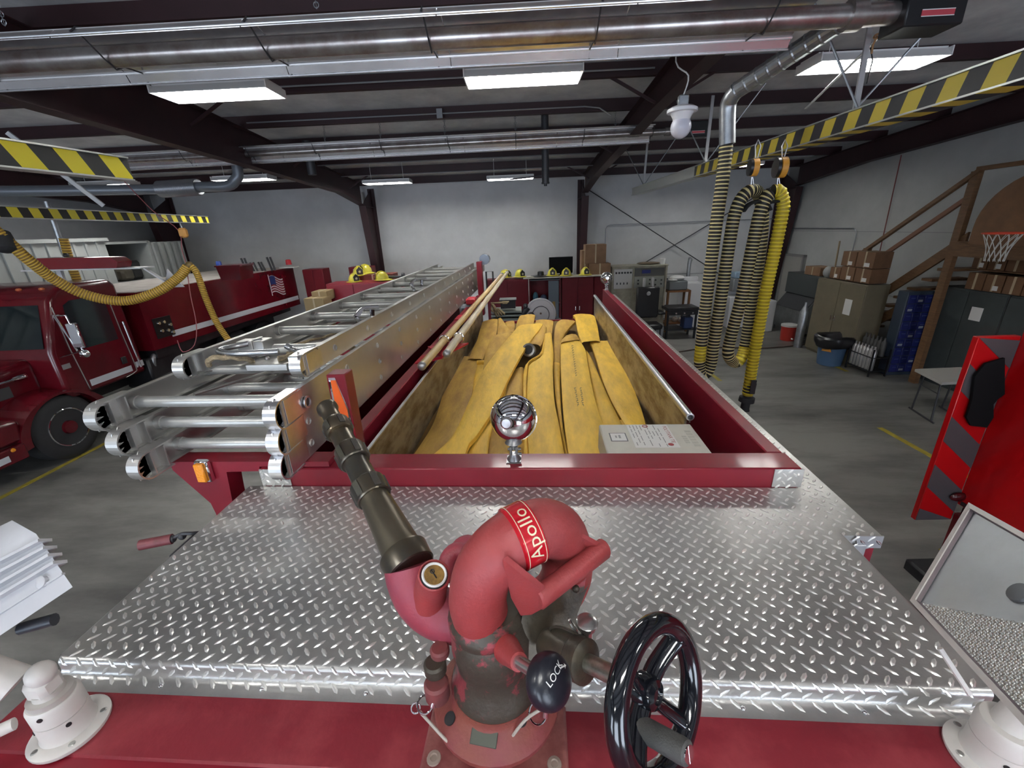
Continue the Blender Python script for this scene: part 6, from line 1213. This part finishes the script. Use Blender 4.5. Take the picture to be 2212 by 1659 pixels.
# hoop
t = bthing('basketball_hoop', 'orange-red hoop with white net on a round-topped plywood board by the landing', 'basketball hoop', 7.8, 7.3, 2.7)
g = G(); yc, zc = 7.0, 2.72; pts = [(7.95, yc+1.02, zc)]+[(7.95, yc+1.02*math.cos(a), zc+.28+.86*math.sin(a)) for a in [math.pi*i/20 for i in range(21)]]+[(7.95, yc-1.02, zc)]; g.prism(pts, (.02, 0, 0)); bobj('board', g, PLY, t)
hc = Vector((7.55, 7.12, 2.93)); RIMR = mat('rim_red', (.65, .07, .03), .45)
g = G(); g.torus(hc, (0, 0, 1), .23, .012, 30, 8); g.bar(hc+Vector((.22, -.05, 0)), (7.95, 7.07, 2.92), .18, .02); g.bar(hc+Vector((.30, -.05, 0)), (7.95, 7.07, 2.78), .10, .02); bobj('rim', g, RIMR, t)
g = G(); NR = 12
for k in range(NR):
    for sg in (1, -1):
        pts = []
        for i in range(7): f = i/6; a = 2*math.pi*(k+sg*f*1.7)/NR; r = .225*(1-f)+.115*f-.03*math.sin(math.pi*f); pts.append(hc+Vector((r*math.cos(a), r*math.sin(a), -.42*f)))
        g.tube(pts, .0045, 5, cap=False)
bobj('net', g, mat('net_cord', (.55, .55, .52), .8), t)
# folding table
q = gz(1982, 885, 0); z_ = .74; P_ = [Vector(B(*gz(px, py, z_))) for px, py in ((1977, 797), (2035, 826), (2160, 820), (2075, 793))]
t = thing('folding_table', 'white plastic folding table with dark wishbone legs partly behind the red truck', 'table', tuple((P_[0]+P_[2])/2*1.0-Vector((0, 0, z_)))); g = G(); g.prism([tuple(p) for p in P_], (0, 0, -.045)); obj('table_top', g, mat('table_white', (.45, .44, .41), .5), t)
e = (P_[3]-P_[0]); ww = (P_[1]-P_[0])
for f in (.12, .8):
    for s_ in (.2, .8): p = P_[0]+e*f+ww*s_; g = G(); g.tube([p+Vector((0, 0, -.045)), p+Vector((0, 0, -.72))+ww*(.08 if s_ > .5 else -.08)], .014, 8); obj('leg', g, DARK, t)
    p0 = P_[0]+e*f+ww*.02; p1 = P_[0]+e*f+ww*.98; g = G(); g.tube([p0-Vector((0, 0, .725)), p1-Vector((0, 0, .725))], .015, 8); g.tube([P_[0]+e*f+ww*.2-Vector((0, 0, .25)), P_[0]+e*f+ww*.8-Vector((0, 0, .25))], .009, 8); obj('foot_bar', g, DARK, t)
# ---- items just beyond the bed ----
YT = 8.6
q = gy(1168, 672, YT); t = bthing('hose_reel', 'white round steel drum standing just beyond the yellow hose', 'drum', q[0], YT, 0); r = .31; c = Vector((q[0], YT, q[2]-.05)); g = G(); g.lathe(c, (0, -1, .15), [(-.35, r), (0, r), (.01, r*.98), (.012, r*.9), (.0, r*.88), (.0, .02)], 40, cap=False); bobj('drum', g, mat('drum_grey', (.42, .42, .45), .4, .3), t)
g = G(); g.torus(c+Vector((0, -.02, -.02)), (0, -1, .15), r*.55, .006, 30, 6); g.tube(sm([c+Vector((-.18, -.05, -.05)), c+Vector((-.24, -.06, .02)), c+Vector((-.15, -.06, .0)), c+Vector((-.14, -.06, -.25))]), .018, 8); bobj('fittings', g, DARK, t)
g = G(); g.box(c.x-.3, c.x+.34, YT-.02, YT+.4, 0, c.z-.18); g.box(c.x+.1, c.x+.42, YT-.15, YT+.1, c.z-.3, c.z-.12, .02); bobj('stand', g, DARK, t)
q = gy(1095, 672, YT); t = bthing('pump_unit', 'dark equipment with grey trays and a black box, left of the white drum', 'pump unit', q[0], YT); c = Vector((q[0], YT, q[2]))
for k in range(4): g = G(); g.box(c.x-.32, c.x+.3, YT-.1, YT+.4, c.z-.25+k*.075, c.z-.21+k*.075, .005); bobj('tray', g, mat('tray_grey', (.14, .16, .15), .5, .3), t)
g = G(); g.box(c.x-.3, c.x+.3, YT-.05, YT+.38, 0, c.z-.26); bobj('plinth', g, DARK, t)
g = G(); g.box(c.x-.12, c.x+.18, YT-.08, YT+.2, c.z+.06, c.z+.22, .01); g.box(c.x-.14, c.x+.20, YT-.1, YT+.22, c.z+.22, c.z+.24); bobj('black_box', g, BLACK, t)
g = G(); c2 = c+Vector((.38, 0, .0)); g.tube([c2+Vector((-.1, 0, -.12)), c2+Vector((.05, 0, .06))], .06, 12); g.ball(c2+Vector((0, -.05, .1)), .05, 10, 8); bobj('valve', g, DARK, t)
gl = thing('work_gloves', 'pair of tan leather gloves hooked at the rear end of the bed', 'gloves', ay(1070, 668, 6.3)); GLM = mat('leather_tan', (.34, .28, .16), .8, 0, .3, 20)
w0 = Vector(ay(1062, 656, 6.3)); g = G()
for k in range(4): a = w0+Vector((.02+k*.022, 0, -.09+k*.006)); g.tube(sm([a, a+Vector((.03+.012*k, -.01, -.05)), a+Vector((.05+.018*k, -.01, -.12+.008*k))]), [.015]*8+[.009], 8)
g.tube(sm([w0, w0+Vector((.03, 0, -.04)), w0+Vector((.055, 0, -.10))]), [.03, .035, .038, .04, .042, .045, .045, .042, .035], 12, sq=(1.2, .5)); g.tube(sm([w0+Vector((.0, 0, -.03)), w0+Vector((.0, -.03, -.08)), w0+Vector((.02, -.04, -.12))]), .012, 8); obj('hanging_glove', g, GLM, gl)
g = G(); g.tube(sm([w0+Vector((-.01, 0, .01)), w0+Vector((.09, 0, .01)), w0+Vector((.17, 0, .012))]), [.022]*5+[.028]*4, 10, sq=(1, .5))
for k in range(4): a = w0+Vector((.16, .0, .0+k*.008)); g.tube([a, a+Vector((.07+.01*k, 0, -.002))], .009, 7)
obj('flat_glove', g, GLM, gl)
t = thing('fuel_can', 'grey and red plastic container in the side compartment under the ladder tip', 'container', ay(1015, 668, 5.4)); c = Vector(ay(1008, 668, 5.4)); g = G(); g.box(c.x-.08, c.x+.07, 5.3, 5.5, c.z-.12, c.z+.06, .03); obj('grey_body', g, mat('can_grey', (.22, .24, .27), .5), t); g = G(); c = Vector(ay(1018, 650, 5.4)); g.box(c.x-.06, c.x+.06, 5.32, 5.5, c.z-.035, c.z+.04, .015); obj('red_top', g, mat('can_red', (.5, .03, .05), .45), t)
g = G(); c = Vector(ay(978, 692, 4.6)); g.box(-.95, c.x+.12, 4.5, 4.75, c.z-.03, c.z+.03, .005); one('red_case', g, mat('bright_red_metal', (.42, .01, .03)), 'flat bright red case across the side compartment under the poles', 'case')
# orange step ladder far left
t = bthing('step_ladder', 'orange-red step ladder leaning by the left maroon column', 'step ladder', -11.2, 14.0); 
a0 = gy(320, 540, 13.6); a1 = gy(352, 612, 13.6); b0 = gy(342, 540, 13.6); b1 = gy(368, 605, 13.6); ORG = mat('ladder_orange', (.45, .06, .03), .5)
for a, b_ in ((a0, a1), (b0, b1)): a = Vector(a); d = (Vector(b_)-a); g = G(); g.bar(a, a+d*(a.z/(-d.z)) if d.z < 0 else a+d, .06, .03, (0, 1, 0)); bobj('rail', g, ORG, t)
for k in range(7): f = k/6.5*1.2; p = Vector(a0)+(Vector(a1)-Vector(a0))*f; q = Vector(b0)+(Vector(b1)-Vector(b0))*f*1.1; g = G(); g.bar(p, q, .03, .025); bobj('step', g, ALU, t)
# things in the store opening
for k, (y, z, s_, c_, lab) in enumerate(((11.3, 2.36, .35, (.05, .045, .04), 'dark bundle on the left of the store shelf above the tanker'), (11.8, 2.36, .3, (.07, .06, .045), 'brownish bundle in the middle of the store shelf above the tanker'), (12.1, 2.36, .5, (.02, .02, .02), 'black upright case on the right of the store shelf above the tanker'))):
    g = G(); g.box(-11.2, -10.7, y-.2, y+.18, z, z+s_, .06); one('stored_bundle', bg(g), mat('bundle_%d' % k, c_, .8), lab, 'bundle')
# =================== TANKER TRUCK (left) ===================
TR = math.radians(2.0)
tk = bthing('tanker_truck', 'maroon tanker fire truck with white stripe and waving flag, parked at the left', 'fire truck', -8.4, 8.5)
def tb(nm, g, m, par=tk, **k): return bobj(nm, g, m, par, **k)
XS = -7.32            # side plane toward the camera
def S(px, py): return gx(px, py, XS)
zb_, zt_ = 1.28, 2.42; yf_, yr_ = 8.05, 13.5; XE = .28
def sx(y): return XS+(y-yf_)/(yr_-yf_)*XE
g = G(); W2 = 2.35
g.hexa([(sx(yf_)-W2, yf_, zb_), (sx(yf_), yf_, zb_), (sx(yr_), yr_, zb_), (sx(yr_)-W2, yr_, zb_), (sx(yf_)-W2, yf_, zt_), (sx(yf_), yf_, zt_), (sx(yr_), yr_, zt_), (sx(yr_)-W2, yr_, zt_)]); tb('tank_body', g, TANK)
g = G(); g.hexa([(sx(yf_)-W2+.03, yf_+.05, zt_), (sx(yf_)-.03, yf_+.05, zt_), (sx(yr_)-.03, yr_-.05, zt_), (sx(yr_)-W2+.03, yr_-.05, zt_), (sx(yf_)-W2+.03, yf_+.05, zt_+.012), (sx(yf_)-.03, yf_+.05, zt_+.012), (sx(yr_)-.03, yr_-.05, zt_+.012), (sx(yr_)-W2+.03, yr_-.05, zt_+.012)]); tb('top_deck', g, mat('dusty_top', (.32, .29, .27), .7, 0, .3, 3))
def ss_(y0, y1, z0, z1, th=.004): return [(sx(y0)+.001, y0, z0), (sx(y0)+th, y0, z0), (sx(y1)+th, y1, z0), (sx(y1)+.001, y1, z0), (sx(y0)+.001, y0, z1), (sx(y0)+th, y0, z1), (sx(y1)+th, y1, z1), (sx(y1)+.001, y1, z1)]
WS = mat('stripe_white', (.55, .56, .60), .5)
g = G(); g.hexa(ss_(8.55, 13.45, 1.44, 1.56)); tb('side_stripe', g, WS)
g = G(); g.hexa(ss_(8.2, 8.62, 1.48, 1.88, .02)); pn = tb('pump_panel', g, mat('panel_black', (.02, .02, .02), .3, .4))
for k, (y, z) in enumerate(((8.3, 1.78), (8.42, 1.78), (8.55, 1.7), (8.32, 1.62), (8.46, 1.6), (8.56, 1.54))): g = G(); g.lathe((sx(y)+.02, y, z), (1, 0, 0), [(0, .035), (.03, .03)], 12); tb('pump_gauge', g, CHROME)
# flag: waving outline with canton and stripes
def FP(u, v): # u along, v up, both 0..1
    y = 12.2+u*.62; z = 1.80+v*.46+.05*math.sin(u*5.2+.4)-.07*u; return (sx(y)+.003, y, z)
def fl(g, u0, u1, v0, v1, e, n=10):
    for i in range(n):
        a, b_ = u0+(u1-u0)*i/n, u0+(u1-u0)*(i+1)/n; q = [FP(a, v0), FP(b_, v0), FP(b_, v1), FP(a, v1)]; q = [(x+e, y, z) for x, y, z in q]; g.add(q, [(0, 1, 2, 3)])
g = G(); fl(g, 0, 1, 0, 1, .001); tb('flag_field', g, mat('flag_red', (.18, .006, .015), .4))
g = G()
for k in range(7): fl(g, 0 if k < 3 or k >= 7 else .42, 1, k/6.5-.0, k/6.5+.06, .002)
fl(g, 0, 1, .985, 1.0, .002); tb('flag_stripes', g, mat('flag_white', (.7, .7, .72), .4))
g = G(); fl(g, .02, .42, .46, .97, .003); tb('flag_canton', g, mat('flag_blue', (.012, .03, .14), .4))
g = G(); g.bar(FP(-.04, -.15), FP(-.04, 1.12), .02, .006, (1, 0, 0)); tb('flag_pole', g, mat('flag_white', (.7, .7, .72)))
# top fittings
q = [gy(475, 600, 9.9), gy(520, 596, 9.9)]; g = G(); g.prism([(q[0][0]+.02, 9.9, zt_), (q[1][0]-.02, 9.9, zt_), (q[1][0]+.03, 9.9, zt_+.30), (q[0][0]-.03, 9.9, zt_+.30)], (0, .5, 0)); g.box(q[0][0]-.05, q[1][0]+.05, 9.88, 10.42, zt_+.30, zt_+.33); tb('fill_hatch', g, TANK)
def can(px, py, Y, nm, col, h=.16, r=.07):
    q = gy(px, py, Y); g = G(); g.lathe((q[0], Y, q[2]-h/2), (0, 0, 1), [(0, r), (h*.85, r*.9), (h, r*.6)], 14); tb(nm, g, mat(nm, col, .3))
can(473, 571, 11.2, 'blue_beacon', (.02, .05, .25)); can(623, 566, 13.2, 'red_beacon', (.45, .02, .03), .15, .085)
g = G(); q = gy(626, 578, 13.2); g.box(q[0]-.22, q[0]+.20, 13.05, 13.35, zt_+.05, q[2]+.0, .01); tb('beacon_box', g, mat('beacon_white', (.6, .6, .58), .5))
for k, px in enumerate((525, 532, 542, 549, 560, 566, 581, 588)):
    q = gy(px, 570, 12.2); g = G(); g.tube([(q[0]-.02, 12.2, zt_+.30+(.08 if k in (0, 1, 6, 7) else -.04)), (q[0]+.02, 12.25, zt_+.012)], .028, 8); tb('upright_tine', g, DARK)
# chassis, running gear
g = G(); g.box(-9.2, -7.9, 4.4, 13.3, .65, .95); g.box(-9.5, -7.35, 8.1, 13.4, 1.1, 1.27); g.box(-8.0, -7.4, 7.9, 9.3, .55, 1.15, .04); tb('chassis', g, BLACK)
g = G(); g.tube(sm([(-7.5, 8.1, .75), (-7.42, 8.05, 1.1), (-7.45, 8.3, 1.2), (-7.45, 8.6, 1.0)]), .05, 10); g.tube([(-7.45, 8.3, 1.25), (-7.4, 8.9, 1.18)], .04, 8); tb('pipework', g, STEEL)
g = G(); g.box(-7.8, -7.3, 7.95, 8.9, .62, .70); g.tube([(-7.4, 7.2, .62), (-7.4, 8.6, .66)], .09, 12); tb('running_board', g, mat('tread_black', (.035, .035, .035), .6, bump=.4, bscale=60))
def wheel(y, x0=-7.78, x1=-7.42, dual=False):
    g = G(); g.lathe((x0, y, .53), (1, 0, 0), [(0, .30), (.02, .44), (.05, .52), (x1-x0-.05, .52), (x1-x0-.01, .46), (x1-x0, .38), (x1-x0-.02, .30)], 40); w_ = tb('wheel', g, RUBBER)
    g = G(); g.lathe((x1-.1, y, .53), (1, 0, 0), [(0, .30), (.08, .31), (.085, .30), (.03, .27), (.05, .12), (.12, .10), (.13, .05)], 32); tb('wheel_rim', g, TANK, w_)
    g = G(); g.torus((x1-.012, y, .53), (1, 0, 0), .305, .012, 36, 8); tb('rim_ring', g, CHROME, w_)
yw = 6.15; wheel(yw); wheel(10.9, -7.9, -7.5); wheel(12.1, -7.9, -7.5)
g = G(); g.lathe((-9.5, yw, .53), (1, 0, 0), [(0, .3), (.02, .5), (.3, .52), (.34, .3)], 30); tb('wheel', g, RUBBER)
# cab
xa, xb_ = -9.55, -7.45; zr = 2.70
g = G()
prof_c = [(6.35, 1.72), (6.62, 2.50), (6.78, 2.66), (7.0, 2.72), (7.75, 2.72), (7.86, 2.62), (7.88, .92), (6.35, .92)]
g.prism([(xa, y, z) for y, z in prof_c], (xb_-xa, 0, 0)); cabo = tb('cab', g, TANK, ang=60)
bv = cabo.modifiers.new('b', 'BEVEL'); bv.width = .07; bv.segments = 3; bv.angle_limit = math.radians(30)
GLS = mat('dark_window_glass', (.012, .022, .025), .06, 0, coat=1)
g = G()
def wsq(x, f, o=.012): y = 6.35+(6.62-6.35)*f; z = 1.74+(2.50-1.74)*f; return (x, y-o, z+.004)
g.add([wsq(xa+.12, .06), wsq(xb_-.10, .06), wsq(xb_-.17, .92), wsq(xa+.17, .92)], [(0, 1, 2, 3)]); g.prism([wsq(xa+.12, .06), wsq(xb_-.10, .06), wsq(xb_-.17, .92), wsq(xa+.17, .92)], (0, .01, 0)); tb('windshield', g, GLS)
g = G(); g.bar(wsq((xa+xb_)/2, .04, .02), wsq((xa+xb_)/2, .94, .02), .02, .01); tb('windshield_post', g, BLACK)
def side(y, z, e=.002): return (xb_+e, y, z)
g = G(); g.prism([side(6.72, 1.66), side(7.52, 1.66), side(7.52, 2.40), side(7.46, 2.46), side(6.92, 2.46), side(6.80, 2.40)], (.006, 0, 0)); tb('door_window', g, GLS)
g = G(); g.tube([side(6.62, 2.40, .008), side(6.64, 1.7, .008), side(6.70, .98, .008)], .008, 6); g.tube(sm([side(7.60, 2.42, .008), side(7.62, 1.8, .008), side(7.66, 1.1, .008), side(7.62, .99, .008), side(7.4, .95, .008)], 3), .008, 6); tb('door_seam', g, ALU)
g = G(); g.tube([side(7.72, 1.05, .05), side(7.68, 1.95, .05)], .018, 8); g.tube([side(7.68, 1.93, .05), side(7.68, 1.93, 0)], .02, 8); g.tube([side(7.72, 1.07, .05), side(7.72, 1.07, 0)], .02, 8); tb('grab_rail', g, CHROME)
g = G(); g.box(xb_+.001, xb_+.005, 6.75, 7.58, 1.02, 1.13); g.box(xb_+.001, xb_+.005, 7.68, 7.85, 1.05, 1.16); tb('door_stripe', g, WS)
g = G(); g.box(xb_, xb_+.03, 7.42, 7.52, 1.2, 1.33, .008); tb('door_handle', g, BLACK)
# hood and fenders
g = G(); g.prism([(-9.1, 4.15, 1.0), (-9.1, 4.15, 1.28), (-9.1, 4.6, 1.42), (-9.1, 6.42, 1.66), (-9.1, 6.42, .8), (-9.1, 4.15, .8)], (1.25, 0, 0)); ho = tb('hood', g, TANK, ang=60); bv = ho.modifiers.new('b', 'BEVEL'); bv.width = .12; bv.segments = 4
N_ = 20
for x0_, x1_ in ((-8.0, -7.38), (-9.6, -9.0)):
    g = G(); out = [(yw+.74*math.cos(a), .50+.62*math.sin(a)) for a in [math.pi*(-.02+1.04*i/N_) for i in range(N_+1)]]; inn = [(yw+.60*math.cos(a), .52+.58*math.sin(a)*.98) for a in [math.pi*(-.02+1.04*i/N_) for i in range(N_+1)]]
    for i in range(N_):
        h0 = 1.28-.10*(out[i][0]-yw)**2 if False else None
        g.hexa([(x0_, *inn[i]), (x1_, *inn[i]), (x1_, *inn[i+1]), (x0_, *inn[i+1]), (x0_, out[i][0], out[i][1]+.06), (x1_, *out[i]), (x1_, *out[i+1]), (x0_, out[i+1][0], out[i+1][1]+.06)])
    tb('fender', g, TANK, ang=50)
g = G(); g.prism([(-7.40, 4.3, .72), (-7.40, 4.3, .98), (-7.40, 5.0, 1.02), (-7.40, 5.55, .95), (-7.40, 5.5, .62), (-7.40, 4.4, .62)], (-.75, 0, 0)); fo = tb('fender_nose', g, TANK, ang=50); bv = fo.modifiers.new('b', 'BEVEL'); bv.width = .07; bv.segments = 3
q = gx(12, 905, -7.39); g = G(); g.box(-7.415, -7.375, 4.32, 4.95, .74, .90, .02); tb('headlight', g, mat('amber_headlight', (.75, .35, .04), .15, 0, .6, 12, (.7, .55, .35)))
g = G(); g.box(-9.5, -7.36, 4.0, 4.30, .42, .68, .03); g.box(-7.44, -7.36, 4.0, 5.45, .38, .62, .02); tb('bumper', g, TANK)
g = G(); g.box(-7.359, -7.355, 4.3, 5.2, .44, .53); tb('bumper_stripe', g, WS)
g = G(); g.lathe((-7.36, 5.28, .58), (1, 0, 0), [(0, .03), (.02, .02)], 12); tb('amber_marker', g, mat('amber_lens', (.85, .30, .02)))
g = G(); g.box(-7.86, -7.845, 5.35, 5.95, 1.15, 1.33, .01); tb('side_intake', g, mat('intake_grey', (.06, .06, .06), .6))
g = G(); g.tube([(-7.83, 5.2, 1.38), (-7.78, 6.05, 1.42)], .02, 8); g.lathe((-7.78, 6.05, 1.42), (0, 1, 0), [(-.08, .03), (.0, .045), (.1, .04)], 14); tb('air_horn', g, CHROME)
g = G(); g.box(xb_+.001, xb_+.006, 6.42, 6.55, 1.42, 1.50); tb('badge', g, mat('badge_grey', (.35, .35, .36), .4, .5))
# mirror
g = G(); mx = xb_+.32; g.tube(sm([side(6.58, 2.28), (mx-.05, 6.5, 2.28), (mx, 6.5, 2.24), (mx+.02, 6.52, 1.72)], 3), .012, 8); g.tube([side(6.60, 2.28), (mx-.06, 6.52, 1.70)], .009, 6); g.tube([side(6.45, 1.62), (mx-.08, 6.5, 1.68), (mx+.02, 6.52, 1.70)], .010, 6); g.tube([(mx-.16, 6.5, 2.27), (mx-.06, 6.5, 1.70)], .008, 6); tb('mirror_arm', g, CHROME)
g = G(); g.box(mx-.08, mx+.10, 6.49, 6.54, 1.76, 2.16, .015); tb('mirror_head', g, CHROME)
g = G(); g.ball((mx+.05, 6.5, 1.66), .085, 16, 10, (1, .7, .8)); tb('round_mirror', g, CHROME)
# light bar and roof rack
g = G(); q0 = gy(72, 572, 7.2); q1 = gy(255, 569, 7.2); zz = zr+.20
t = bthing('light_bar', 'long red emergency light bar on white brackets above the tanker cab', 'light bar', (q0[0]+q1[0])/2, 7.2, zr)
g = G(); x0_, x1_ = q0[0], q1[0]; g.prism([(x0_, 7.2, q0[2]-.08), (x0_+.10, 7.2, q0[2]+.10), (x1_-.10, 7.2, q1[2]+.10), (x1_, 7.2, q1[2]+.02), (x1_-.05, 7.2, q1[2]-.07)], (0, .28, 0)); lo_ = bobj('red_lens', g, mat('lens_red', (.16, .004, .01), .2, coat=.3), t)
g = G(); g.bar((x0_-.25, 7.34, q0[2]-.09), (x1_+.35, 7.34, q1[2]-.09), .3, .02); g.bar((x1_+.3, 7.34, q1[2]-.10), (x1_+.55, 7.5, q1[2]-.42), .25, .02); g.prism([(x1_+.55, 7.5, q1[2]-.14), (x1_+.75, 7.5, q1[2]-.45), (x1_+.4, 7.5, q1[2]-.45)], (0, .02, 0)); g.bar((x0_+.25, 7.34, q0[2]-.09), (x0_+.25, 7.34, zr), .08, .05, (0, 1, 0)); bobj('white_rack', g, mat('rack_white', (.5, .5, .52), .4), t)
for k in range(5):
    g = G(); c = (-9.2+k*.38, 6.80, zr-.03); g.ball(c, .035, 10, 6, (1.4, 1, .8)); tb('roof_marker', g, mat('marker_amber', (.35, .09, .03), .3))
# =================== RED TRUCK (right edge) ===================
RV = mat('vivid_red', (.42, .003, .005), .3, coat=.4); RVD = mat('deep_red', (.12, .004, .008), .35)
rv = bthing('red_truck', 'bright red truck side with black oval handle and open striped door, at the right edge', 'truck', 4.4, 1.5)
XR, YD = 3.56, 3.0
g = G(); g.box(XR, XR+1.7, -2.5, YD, 1.02, 2.75); bobj('body_side', g, RV, rv)
g = G(); g.box(XR-.004, XR, -2.4, YD-.05, .93, 1.02); g.box(XR-.012, XR-.002, -2.4, YD-.03, 1.03, 1.06); bobj('black_band', g, BLACK, rv)
g = G(); g.box(XR+.005, XR+1.7, -2.5, YD, .45, .93); bobj('lower_body', g, RVD, rv)
g = G(); g.box(XR-.02, XR-.004, -2.4, YD-.02, .915, .935); bobj('rub_rail', g, RVD, rv)
for y in (2.3, -1.2):
    g = G(); g.lathe((XR+.03, y, .45), (1, 0, 0), [(0, .25), (.01, .38), (.05, .45), (.3, .45), (.33, .3)], 30); bobj('wheel', g, RUBBER, rv)
g = G(); g.box(XR-.22, XR+.1, 2.65, 3.05, .30, .42, .02); bobj('step', g, BLACK, rv)
# open door panel with chevrons
x0_, x1_, z0_, z1_ = XR-.30, XR-.002, .86, 2.44
g = G(); g.box(x0_, x1_, YD, YD+.045, z0_, z1_, .004); dd = bobj('striped_door', g, RV, rv)
g = G(); k = 0; w_ = x1_-x0_; H_ = .42
z = z0_-.09
while z < z1_+.1:
    poly = [(x0_+.003, z), (x1_-.003, z-w_*.85), (x1_-.003, z-w_*.85+H_*.5), (x0_+.003, z+H_*.5)]
    zz0 = [max(z0_+.004, min(z1_-.004, p[1])) for p in poly]
    if max(zz0)-min(zz0) > .02 and z+H_*.5 > z0_ and z-w_*.85 < z1_: g.prism([(p[0], YD-.003, q) for p, q in zip(poly, zz0)], (0, .002, 0))
    z += H_
bobj('grey_chevrons', g, mat('chevron_grey', (.07, .065, .07), .45), rv)
g = G(); g.ball((x1_-.03, YD-.02, 1.10), .045, 12, 8, (1.6, .6, .9)); bobj('round_lamp', g, mat('dark_red_lamp', (.06, .004, .006), .2), rv)
hp = [(XR-.006, 2.92, 2.30), (XR-.006, 2.70, 2.38), (XR-.006, 2.55, 2.36), (XR-.006, 2.50, 2.20), (XR-.006, 2.56, 2.0), (XR-.006, 2.60, 1.78), (XR-.006, 2.70, 1.62), (XR-.006, 2.86, 1.60), (XR-.006, 2.93, 1.7), (XR-.006, 2.95, 2.1)]
hp = [gy(px, py, YD-.02) for px, py in ((2166, 772), (2125, 784), (2102, 812), (2096, 862), (2084, 900), (2093, 918), (2128, 922), (2142, 900), (2142, 872), (2150, 862), (2166, 850))]
g = G(); g.prism(hp, (0, -.015, 0)); bobj('oval_handle', g, mat('matt_black', (.008, .008, .009), .9, spec=.1), rv)
g = G(); g.lathe((XR-.004, 2.6, 1.0), (-1, 0, 0), [(0, .015), (.01, .012)], 10); bobj('rivet', g, CHROME, rv)
